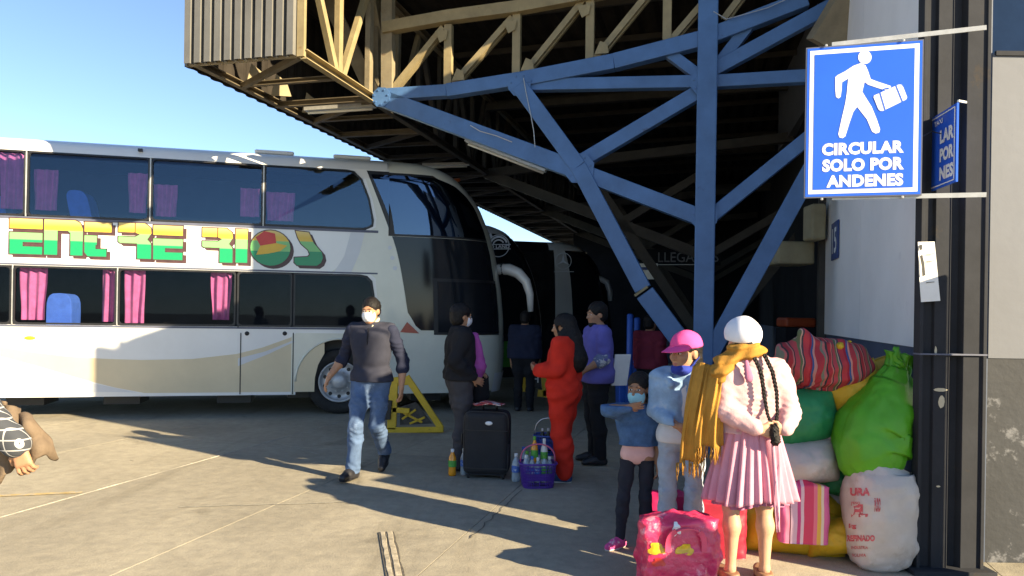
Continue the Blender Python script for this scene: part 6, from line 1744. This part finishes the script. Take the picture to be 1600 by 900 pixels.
# striped bundle tied at the top
b_ = thing('blanket_bundle', 'red striped woven blanket bundle knotted on top of the sack pile', 'bundle', pc(1282, 605, 5.2))
g = Field(); c = np.array(pc(1282, 572, 5.18))
g.ell(c, V3(.32, .24, .185), .03); g.ell(c + V3(-.12, 0, .05), V3(.20, .19, .15), .05); g.ell(c + V3(.12, -.02, .01), V3(.22, .2, .17), .05)
kx = np.array(pc(1257, 530, 5.08)); g.cap(c + V3(-.08, -.04, .12), kx, .09, .045, .06); g.cap(kx, kx + V3(-.03, -.02, .035), .035, .03, .02); g.cap(kx + V3(.02, 0, 0), np.array(pc(1296, 540, 5.0)), .03, .022, .03); g.cap(np.array(pc(1320, 545, 5.05)), np.array(pc(1338, 552, 5.1)), .055, .04, .05)
kk = kx
def bd(x, y, z):
    a = np.arctan2(z - kk[2] + .35, x - kk[0] + 1e-4); r = np.sqrt((x - kk[0]) ** 2 + (z - kk[2]) ** 2 + .02)
    return .011 * np.sin(17 * a + 2.5 * np.sin(6 * x) + 7 * y) * np.clip(.5 / (r + .3), .2, 1) + .005 * np.sin(31 * x + 22 * z) * np.sin(25 * y - 14 * z)
g.disp = bd
fmesh('blanket', g, M['aguayo'], None, .010); bl = bpy.context.scene.objects[-1] if False else [o for o in COL.objects if o.name.startswith('blanket') and o.type == 'MESH'][-1]
off = Vector(c); 
for v in bl.data.vertices: v.co -= off
bl.parent = b_; bl.location = off - b_.location; bl.rotation_euler = (0, 0, 0)
g = Field(); g.cap(np.array(pc(1312, 540, 5.02)), np.array(pc(1328, 534, 5.08)), .026, .012, .02); g.disp = folds(.004, 2, 1); yb = fmesh('yellow_cloth', g, M['sack_yellow'], None, .007)
for v in yb.data.vertices: v.co -= Vector(b_.location)
yb.parent = b_
# lime green sack leaning on the lettered one, its mouth tied and tufted
Yl = 4.92
lime, fl = loft_sack('sack', 'tall lime green sack with tied tuft leaning on top of the lettered white sack', 'sack',
    [pc(1388, 766, Yl - .14), pc(1376, 748, Yl - .12), pc(1362, 712, Yl - .07), pc(1362, 675, Yl - .02), pc(1381, 632, Yl + .02), pc(1394, 600, Yl + .05), pc(1403, 575, Yl + .06), pc(1409, 552, Yl + .05)],
    [(.03, .03), (.135, .10), (.218, .18), (.232, .20), (.178, .16), (.125, .12), (.075, .07), (.095, .06)], M['sack_lime'], 3, .030, GS, sq=.85, fold=.26)
g = Field()
q0 = np.array(pc(1403, 570, Yl + .02))
for dx, dz in ((-.05, .07), (-.01, .10), (.04, .06), (.065, -.02)): g.cap(q0, q0 + V3(dx, .0, dz), .028, .018, .02)
g.disp = folds(.010, 2.2, 1); tf = fmesh('tuft', g, M['sack_lime'], None, .007)
for v in tf.data.vertices: v.co -= lime.location
tf.parent = lime
# lettered white sack
Yw = 4.80
def P0(x, y, dY=0): return pc(x, y, Yw + dY)
zb = .0
base = Gr(1376, 898)
bx0 = Vector((pc(1376, 800, Yw).x, Yw, 0))
wsack, fw = loft_sack('sack', 'tall white woven sack printed with faded red lettering standing by the pillar', 'sack',
    [bx0 + Vector((.0, 0, .0)), bx0 + Vector((0, 0, .05)), bx0 + Vector((0, 0, .18)), bx0 + Vector((-.005, 0, .36)), bx0 + Vector((-.005, 0, .52)), bx0 + Vector((.0, .0, .63)), bx0 + Vector((.03, .0, .69))],
    [(.13, .11), (.185, .15), (.212, .18), (.222, .19), (.218, .18), (.20, .13), (.17, .05)], M['sack_white'], 5, .020, GS, sq=.72)
M['red_print'] = pm('faded_red_print', (.52, .10, .12), .8, .25, 40, stain=(.50, .40, .38), sstain=60, thr=.56)
def print_on(txt, x, y, w, h, bold=.006):
    v, f = text_mb(txt, .1, bold)
    xs = [p.x for p in v]; ys = [p.y for p in v]; out = []
    from mathutils.bvhtree import BVHTree
    for p in v:
        px = x + (p.x - min(xs)) / (max(xs) - min(xs)) * w; py = y - (p.y - min(ys)) / (max(ys) - min(ys)) * h
        d = (Pw(px, py, 5) - Vector((0, 0, HC))).normalized()
        hit = bvh.ray_cast(Vector((0, 0, HC)), d)
        if hit[0] is None: return
        out.append(hit[0] - d * .003)
    mk('print', out, f, M['red_print'], wsack)
from mathutils.bvhtree import BVHTree
bm = bmesh.new(); bm.from_mesh(wsack.data); bmesh.ops.transform(bm, matrix=Matrix.Translation(wsack.location), verts=bm.verts); bvh = BVHTree.FromBMesh(bm)
print_on('URA', 1328, 775, 32, 13); print_on('EL', 1330, 808, 26, 20); print_on('kg', 1326, 827, 12, 9); print_on('REFINADO', 1323, 846, 44, 10); print_on('PURO', 1366, 800, 10, 22, .004); print_on('INDUSTRIA', 1330, 858, 26, 5, .002); print_on('BOLIVIA', 1331, 870, 22, 5, .002); print_on('PESO', 1330, 788, 14, 4, .002)
bm.free()
# striped shopping bag
M['bag_stripes'] = stripes('shopping_bag_stripes', [(0, (.62, .03, .10)), (.20, (.74, .15, .22)), (.28, (.72, .40, .05)), (.36, (.70, .56, .42)), (.42, (.66, .12, .30)), (.62, (.74, .22, .34)), (.70, (.10, .03, .05)), (.73, (.66, .42, .52)), (.86, (.58, .04, .20)), (.93, (.72, .5, .55))], 'X', 3.3, .45, .2, .02)
def bag(name, label, c, w, d, h, mat, seed, amp=.018, top=.8, cat='bag', lean=0.0, hcol=None, handles=True, yaw=0.0, hh=.13):
    r = thing(name, label, cat, c, yaw); mb = MB()
    def fn(u, v):
        a = 2 * math.pi * u; sq = .38
        cx = math.copysign(abs(math.cos(a)) ** sq, math.cos(a)); cy = math.copysign(abs(math.sin(a)) ** sq, math.sin(a))
        bul = 1 + .10 * math.sin(v * math.pi); sy = (1 + (top - 1) * v) * bul; sx = 1 + .04 * math.sin(v * math.pi)
        p = Vector((cx * w / 2 * sx + lean * v, cy * d / 2 * sy, h * v))
        k = 1 + (wrink(p * 4, amp * 2.4, 1.6, seed) + ridged(p * 5, amp * 2.4, 2.0, seed)) / max(w, .1) * .5 * min(1, v * 6 + .3)
        return Vector((p.x * k, p.y * k, p.z + wrink(p * 5, .02, 1, seed) * v))
    mb.grid(72, 40, fn, closeu=True)
    n = 72; rings = 5; t0 = mb.v[-n:]; ce = sum(t0, Vector()) / n
    for q in range(1, rings + 1):
        pass
    def capf(u, v):
        p = t0[int(round(u * n)) % n]; q = p.lerp(ce, v); return q + Vector((0, 0, .035 * math.sin(v * 1.57) + wrink(q * 6, .035, 1.6, seed + 2) * v))
    mb.grid(n, 10, capf, closeu=True)
    b0 = mb.v[:n]; mb.add(b0 + [sum(b0, Vector()) / n], [(i, (i + 1) % n, n) for i in range(n)])
    o = mb.out('bag_body', mat, r, local=True, smooth=True); m_ = o.modifiers.new('weld', 'WELD'); m_.merge_threshold = .001
    if handles:
        for sy in (-1, 1):
            mb = MB(); pts = []
            for k in range(21):
                t = k / 20; a = math.pi * t
                pts.append(Vector((lean - .24 * w * math.cos(a), sy * (d / 2 * top * 1.05 + .030 + .01 * math.sin(a)), h * .62 + (h * .38 + hh) * math.sin(a) ** .55 + .0)))
            for i in range(20):
                q, e = pts[i], pts[i + 1]; mb.bar(q, e + (e - q) * .08, .032, .006, (0, 1, 0) if 5 < i < 15 else (1, 0, 0))
            mb.out('handle', hcol or mat, r, local=True)
    return r
c = pc(1253, 845, 4.92); bag('shopping_bag', 'pink and red vertically striped shopping bag standing against the yellow sacks', c, .31, .16, .37, M['bag_stripes'], 3, .012, .8, hcol=M['bag_stripes'], handles=False, yaw=rad(-8))
M['pink_plastic'] = pm('pink_plastic', (.62, .030, .11), .34, .16, 8, .4, 26, spec=.5, coat=.15, stain=(.74, .22, .30), sstain=7, thr=.56, bdist=.02)
M['pink_strap'] = pm('pink_strap', (.70, .06, .15), .3, .1, 10, coat=.3); M['yellow_print'] = pm('yellow_print', (.72, .45, .02), .3, .2, 30, stain=(.62, .05, .12), sstain=18, thr=.6)
pb = bag('pink_bag', 'shiny pink plastic bag with yellow print and strap handles in front of the girl', Vector((1.005, 4.40, 0)), .45, .28, .41, M['pink_plastic'], 8, .045, .82, hcol=M['pink_strap'], yaw=rad(6), hh=-.02)
def surf_patch(name, pts, root_o, mat, lift=.004):
    """flat print laid on the front of the pink bag"""
    body = [ch for ch in root_o.children if ch.name.startswith('bag_body')][0]
    bm = bmesh.new(); bm.from_mesh(body.data); bmesh.ops.transform(bm, matrix=Matrix.Translation(root_o.location) @ Matrix.Rotation(root_o.rotation_euler.z, 4, 'Z'), verts=bm.verts); bt = BVHTree.FromBMesh(bm); bm.free()
    mb = MB(); V = []
    def fn(u, v):
        x = pts[0] + (pts[2] - pts[0]) * u; y = pts[1] + (pts[3] - pts[1]) * v
        ang = math.atan2(v - .5, u - .5); rr = math.hypot(u - .5, v - .5) * 2; lim = .95 + .2 * math.sin(ang * 3 + pts[0]) + .1 * math.sin(ang * 5 + pts[1])
        if rr > lim: x, y = (pts[0] + pts[2]) / 2 + (u - .5) / rr * lim * (pts[2] - pts[0]), (pts[1] + pts[3]) / 2 + (v - .5) / rr * lim * (pts[3] - pts[1])
        d = (Pw(x, y, 5) - Vector((0, 0, HC))).normalized(); h_ = bt.ray_cast(Vector((0, 0, HC)), d)
        return (h_[0] if h_[0] is not None else Pw(x, y, 4.3)) - d * lift
    mb.grid(14, 10, fn); V = [Matrix.Rotation(-root_o.rotation_euler.z, 3, 'Z') @ (p - root_o.location) for p in mb.v]
    mk(name, V, mb.f, mat, root_o, local=True, smooth=True)
bpy.context.view_layer.update()
surf_patch('print', (1012, 848, 1040, 868), pb, M['yellow_print']); surf_patch('print', (1055, 850, 1085, 868), pb, M['yellow_print']); surf_patch('print', (1018, 872, 1040, 886), pb, M['flag_red']); surf_patch('print', (1050, 815, 1064, 838), pb, M['sign_white'])
bag('red_bag', 'dark red bag standing behind the pink bag beside the legs of the woman', Vector((1.42, 5.02, 0)), .36, .22, .36, pm('dark_red_bag', (.33, .012, .035), .45, .15, 8), 12, .02, .8, handles=False, yaw=rad(-5))
bag('magenta_bag', 'magenta bag on the ground between the two girls', Vector((1.17, 5.42, 0)), .34, .24, .30, pm('magenta_bag', (.50, .02, .12), .4, .15, 8), 15, .02, .7, handles=False)
# ---- black suitcase
sc0 = thing('suitcase', 'upright black fabric suitcase with small white badge', 'suitcase', (-.225, 7.30, 0), rad(-6))
mb = MB(); bevel(mb.box((-.222, -.13, .035), (.222, .13, .655)).out('shell', pm('black_canvas', (.013, .013, .016), .75, .2, 6, .4, 240), sc0, local=True), .065, 5)
for y in (-.095, .095):
    mb = MB(); pts = []
    for k in range(41):
        a = 2 * math.pi * k / 40; pts.append(Vector((.218 * math.copysign(abs(math.cos(a)) ** .25, math.cos(a)), y, .345 + .306 * math.copysign(abs(math.sin(a)) ** .25, math.sin(a)))))
    mb.tube(pts, .007, 6); mb.out('piping', M['black_plastic'], sc0, local=True, smooth=True)
mb = MB(); mb.lathe([(0, .010), (.030, .009), (.036, 0)], (.03, -.131, .545), (0, -1, 0), 20); o = mb.out('badge', M['sign_white'], sc0, local=True, smooth=True)
for v in o.data.vertices: v.co.z = .545 + (v.co.z - .545) * .55
mb = MB(); mb.tube([Vector((-.05, .02, .655)), Vector((-.05, .02, .70)), Vector((-.03, .02, .715)), Vector((.07, .02, .715)), Vector((.09, .02, .70)), Vector((.09, .02, .655))], .011, 8); mb.out('handle', M['black_plastic'], sc0, local=True, smooth=True)
mb = MB(); mb.tube([Vector((-.229, -.03, .30)), Vector((-.25, -.03, .32)), Vector((-.25, -.03, .42)), Vector((-.229, -.03, .44))], .009, 8); mb.out('side_handle', M['black_plastic'], sc0, local=True, smooth=True)
for x in (-.17, .17):
    for y in (-.09, .09):
        mb = MB(); mb.lathe([(0, .014), (.026, .012), (.026, -.012), (0, -.014)], (x, y, .026), (1, 0, 0), 14); mb.out('wheel', M['rubber'], sc0, local=True, smooth=True)
mb = MB(); mb.box((-.215, -.136, .10), (.215, -.128, .108)); mb.box((-.215, -.136, .47), (.215, -.128, .476)); mb.out('zip', M['black_plastic'], sc0, local=True); 
M['red_sheet'] = pm('red_leaflets', (.55, .045, .05), .5, .1, 20, stain=(.65, .60, .58), sstain=26, thr=.5)
for k, (dx, dy, a, lab) in enumerate(((-.03, -.02, .2, 'red and white leaflet lying on the suitcase, the lower one'), (.05, -.05, -.35, 'red and white leaflet lying crosswise on top of the suitcase'))):
    mb = MB(); cz = .724 + .008 * k; cc = Vector((-.225 + dx, 7.30 + dy, cz))
    mb.obox(cc, Vector((math.cos(a), math.sin(a), .10 * (1 - 2 * k))) * .105, Vector((-math.sin(a), math.cos(a), 0)) * .075, UP * .003); o = mb.out('leaflet', M['red_sheet']); tag(o, lab, 'leaflet', 'leaflets on the suitcase')
# ---- bottles
M['juice'] = pm('orange_juice', (.80, .30, .008), .25, .08, 9, coat=.5); M['cap_green'] = pm('green_lid', (.10, .36, .03), .4, .1)
def clear_mat():
    m = glass('clear_bottle', (.86, .92, .96), .05, .08); t = m.node_tree; N, L = t.nodes, t.links
    df = N.new('ShaderNodeBsdfDiffuse'); df.inputs['Color'].default_value = (.62, .70, .78, 1)
    old = N['Material Output'].inputs['Surface'].links[0].from_socket; mx = N.new('ShaderNodeMixShader'); mx.inputs[0].default_value = .42
    L.new(old, mx.inputs[1]); L.new(df.outputs[0], mx.inputs[2]); L.new(mx.outputs[0], N['Material Output'].inputs['Surface']); return m
M['clear_plastic'] = clear_mat(); M['label_blue'] = pm('blue_label', (.05, .14, .50), .45, .2, 30, stain=(.6, .62, .66), sstain=22, thr=.55)
M['label_green'] = pm('green_label', (.08, .34, .05), .45, .2, 30); M['milk'] = pm('white_bottle', (.66, .66, .64), .4, .05); M['lid_white'] = pm('white_lid', (.7, .7, .7), .4, .05); M['lid_blue'] = pm('blue_lid', (.04, .14, .5), .4, .05); M['dark_bottle'] = pm('dark_bottle', (.03, .04, .018), .2, .2)
def bottle(label, x, y, z, h, r, mat, lid, lab=None, group='bottles of drink on the concrete', labcol=None):
    t = thing('bottle', label, 'bottle', (x, y, z), random.uniform(0, 6), group)
    MB().lathe([(0, 0), (r * .85, 0), (r, .02 * h / .25), (r * .97, h * .22), (r * .90, h * .30), (r * .97, h * .38), (r, h * .58), (r * .86, h * .70), (r * .42, h * .84), (r * .36, h * .92), (0, h * .92)], (0, 0, 0), UP, 18).out('bottle_body', mat, t, local=True, smooth=True)
    MB().lathe([(r * .40, h * .88), (r * .44, h * .89), (r * .44, h * .985), (r * .38, h), (0, h)], (0, 0, 0), UP, 14).out('lid', lid, t, local=True, smooth=True)
    if lab: MB().lathe([(r * 1.012, h * .34), (r * 1.02, h * .36), (r * 1.02, h * .56), (r * 1.012, h * .58)], (0, 0, 0), UP, 18).out('sleeve', lab, t, local=True, smooth=True)
    return t
def at(x, y): return Gr(x, y)
p = at(706.5, 743); bottle('orange juice bottle with green label standing left of the suitcase', p.x, p.y, 0, .265, .040, M['juice'], M['lid_white'], M['label_green'])
p = at(724.5, 742); bottle('clear water bottle with blue label between the juice bottle and the suitcase', p.x, p.y, 0, .265, .036, M['clear_plastic'], M['lid_white'], M['label_blue'])
p = at(806, 752); bottle('clear water bottle on the ground left of the purple basket', p.x, p.y, 0, .27, .042, M['clear_plastic'], M['lid_white'], M['label_blue'])
p = at(818, 747); bottle('clear water bottle half hidden behind the left end of the purple basket', p.x, p.y + .1, 0, .29, .042, M['clear_plastic'], M['lid_blue'], M['label_blue'])
p = at(885, 752); bottle('clear bottle with green label on the ground right of the purple basket', p.x, p.y, 0, .28, .045, M['clear_plastic'], M['lid_white'], M['label_green'])
def basket(name, label, x, y, z, w, d, h, mat, yaw, handle_mat=None):
    t = thing(name, label, 'basket', (x, y, z), yaw)
    def rr(a, v, o=0.0):
        sq = .5; k = .84 + .16 * v
        return Vector((math.copysign(abs(math.cos(a)) ** sq, math.cos(a)) * (w / 2 * k + o), math.copysign(abs(math.sin(a)) ** sq, math.sin(a)) * (d / 2 * k + o), h * v))
    lat = MB(); n = 44
    for k in range(n):
        a = 2 * math.pi * k / n; lat.bar(rr(a, .04), rr(a, .97), .0065, .004, (-math.sin(a), math.cos(a), 0))
    for j in range(7):
        v = .08 + j * .13
        lat.tube([rr(2 * math.pi * k / 48, v) for k in range(49)], .0034, 4, caps=False)
    o = lat.out('lattice', mat, t, local=True); o['kind'] = 'stuff'
    mb = MB(); mb.tube([rr(2 * math.pi * k / 48, 1.0, .004) for k in range(49)], .0095, 8, caps=False); mb.out('rim', mat, t, local=True, smooth=True)
    mb = MB(); mb.prism([(rr(2 * math.pi * k / 32, 0).x, rr(2 * math.pi * k / 32, 0).y) for k in range(32)], lambda x, y: Vector((x, y, .002)), lambda x, y: Vector((x, y, .014))); mb.out('bottom', mat, t, local=True)
    mb = MB(); mb.grid(48, 3, lambda u, v: rr(2 * math.pi * u, .35 + .25 * v, -.004), closeu=True); mb.out('band', mat, t, local=True, smooth=True, fix=False)
    mb = MB(); pts = [Vector((w / 2 * math.cos(math.pi * k / 20) * .98, .0, h + .17 * math.sin(math.pi * k / 20) ** .7)) for k in range(21)]; mb.tube(pts, .007, 8); mb.out('handle', handle_mat or mat, t, local=True, smooth=True)
    return t
M['purple'] = pm('purple_plastic', (.085, .025, .29), .35, .1, 9, coat=.2); M['basket_blue'] = pm('blue_plastic', (.03, .07, .36), .35, .1, 9, coat=.2); M['pink_handle'] = pm('pink_handle', (.6, .12, .22), .35, .1, 9)
bp = at(840, 765); bp.y += .13; BX, BY = bp.x * 1.01, bp.y
basket('purple_basket', 'purple plastic lattice basket filled with drink bottles', BX, BY, 0, .335, .25, .225, M['purple'], rad(8), M['pink_handle'])
GB = 'bottles in the purple basket'
for k, (dx, dy, z, h, m_, l_, s_, lab) in enumerate(((-.11, -.05, .06, .24, 'clear_plastic', 'lid_white', 'label_blue', 'clear bottle at the front left inside the purple basket'), (-.055, -.045, .05, .24, 'clear_plastic', 'lid_blue', 'label_blue', 'clear bottle with blue lid second from the left in the purple basket'),
        (.0, -.05, .05, .23, 'clear_plastic', 'lid_white', 'label_blue', 'clear bottle at the front middle of the purple basket'), (.06, -.04, .05, .25, 'clear_plastic', 'cap_green', 'label_green', 'clear bottle with green label at the front right of the purple basket'),
        (.11, -.0, .05, .23, 'clear_plastic', 'lid_white', 'label_green', 'clear bottle against the right end of the purple basket'), (-.03, .05, .16, .30, 'juice', 'cap_green', 'label_green', 'orange juice bottle rising at the back of the purple basket'),
        (.06, .05, .15, .29, 'milk', 'lid_white', 'label_green', 'white bottle rising beside the orange juice in the purple basket'), (-.10, .05, .06, .26, 'clear_plastic', 'cap_green', 'label_blue', 'clear bottle with green lid at the back left of the purple basket'))):
    bottle(lab, BX + dx, BY + dy, z, h, .034, M[m_], M[l_], M[s_], GB)
# blue basket on a pale bundle behind
q = Pw(857, 712, 7.35); 
sack_lying('bundle', 'pale grey bundle on the ground under the blue basket', 'bundle', (q.x + .03, 7.45, .11), (.44, .22, .34), (0, 0, 0), M['sack_grey'], 21)
basket('blue_basket', 'blue plastic basket on a pale bundle behind the purple basket', q.x, 7.45, .205, .28, .22, .19, M['basket_blue'], rad(-10), M['chrome'])
for k, (dx, lab) in enumerate(((-.06, 'dark bottle at the left inside the blue basket'), (.0, 'dark bottle in the middle of the blue basket'), (.06, 'dark bottle at the right inside the blue basket'))):
    bottle(lab, q.x + dx, 7.45 + .02 * (k - 1), .225, .24, .030, M['dark_bottle'], M['lid_white'], M['label_blue'], 'bottles in the blue basket')
# ---- yellow stands
ys = thing('yellow_stand', 'yellow steel A frame stand with dark notice panel beside the front wheel', 'stand', Pw(650, 674, 9.9))
def YP(x, y, d=0): return Pw(x, y, 9.92 + d)
gz = -.0
def ybar(a, b, w, d=0, name='frame_bar', mat='yellow', th=.05): return bevel(MB().bar(YP(*a, d), YP(*b, d), w, th, (YP(*b) - YP(*a)).cross(Vector((0, 1, 0)))).out(name, M[mat], ys), .006, 1)
ybar((615, 598), (612, 671), .12); ybar((605, 672), (693, 671), .075, .0); ybar((635, 588), (690, 670), .085, .01); ybar((600, 598), (640, 594), .12, .012); ybar((613, 640), (640, 642), .07, .0)
mb = MB(); mb.prism([(625, 636), (650, 628), (676, 662), (625, 664)], lambda x, y: YP(x, y, .03), lambda x, y: YP(x, y, .05)); mb.out('notice_panel', pm('dark_notice', (.06, .05, .04), .6, .4, 14, stain=(.36, .22, .04), sstain=8, thr=.55), ys)
for a, b in (((628, 655), (650, 640)), ((640, 662), (664, 652)), ((630, 645), (660, 660))): ybar(a, b, .03, .02, 'lattice_bar', 'yellow', .02)
ybar((607, 625), (604, 655), .11, -.02, 'sensor_box', 'black_plastic', .09)
for x in (612, 688): ybar((x, 660), (x, 676), .05, .16, 'rear_foot')
y2 = thing('yellow_barrier', 'yellow barrier with a white H on its dark plate near the green coach', 'barrier', Pw(838, 610, 12.8))
def Y2(x, y, d=0): return Pw(x, y, 12.8 + d)
for a, b, w in (((822, 575), (820, 612), .10), ((850, 570), (856, 618), .16), ((820, 575), (862, 572), .08), ((840, 614), (870, 617), .12)): MB().bar(Y2(*a), Y2(*b), w, .06, (1, 0, 1)).out('frame_bar', M['yellow'], y2)
MB().obox(Y2(837, 592), (.09, 0, 0), (0, .01, 0), (0, 0, .16)).out('plate', M['black_plastic'], y2)
flat_text('lettering', 'H', .2, Y2(837, 592, -.014), (1, 0, 0), UP, M['sign_white'], y2, bold=.004, width=.10, height=.13)
# ---- blue bin and blue posts near the column
bn = thing('blue_bin', 'large blue bin in the shade behind the little girl', 'bin', (1.78, 10.8, 0))
c = Pw(988, 583, 10.9); mb = MB()
mb.prism([(-.24, -.2), (.24, -.2), (.24, .2), (-.24, .2)], lambda x, y: Vector((c.x + x * .85, 10.9 + y * .85, .0)), lambda x, y: Vector((c.x + x, 10.9 + y, .92))); bevel(mb.out('bin_body', M['bin_blue'], bn), .02, 2)
MB().box((c.x - .26, 10.9 - .22, .925), (c.x + .26, 10.9 + .22, .97)).out('bin_lid', M['bin_blue'], bn)
for k, (x, lab) in enumerate(((983, 'taller blue post standing before the blue bin'), (994, 'second blue post close behind the first by the blue bin'))):
    q = Pw(x, 600, 10.5 + .3 * k); o = MB().lathe([(0, 0), (.045, 0), (.045, 1.62 - .05 * k), (.03, 1.64 - .05 * k), (0, 1.64 - .05 * k)], (q.x, q.y, 0), UP, 14).out('blue_post', M['bin_blue'], smooth=True); tag(o, lab, 'post', 'blue posts by the bin')
# ---- boxes fixed on the far wall and an orange shelf
def wbox(name, label, cat, x0, y0, x1, y1, Y, mat, d=.5):
    a, b = Pw(x0, y1, Y), Pw(x1, y0, Y); o = MB().box((a.x, Y, a.z), (b.x, Y + d, b.z)).out(name, mat); bevel(o, .03, 2); return tag(o, label, cat)
wbox('cream_cabinet', 'cream box fixed high in the shade left of the panel wall', 'cabinet', 1215, 377, 1274, 412, 9.7, M['cream_box'])
wbox('cream_cabinet', 'cream duct box under the big sign by the edge of the panel wall', 'cabinet', 1268, 318, 1292, 374, 9.3, M['cream_box'], .3)
wbox('orange_crate', 'orange crate in the dark behind the woman in the white cap', 'crate', 1228, 497, 1276, 511, 10.4, M['orange'], .4)
MB().box((Pw(1228, 512, 10.4).x, 10.4, 0), (Pw(1276, 512, 10.4).x, 10.8, Pw(1250, 512, 10.4).z - .004)).out('dark_stand', M['dark_wall']); tag([o for o in COL.objects if o.name == 'dark_stand'][0], 'dark stand carrying the orange crate', 'stand')
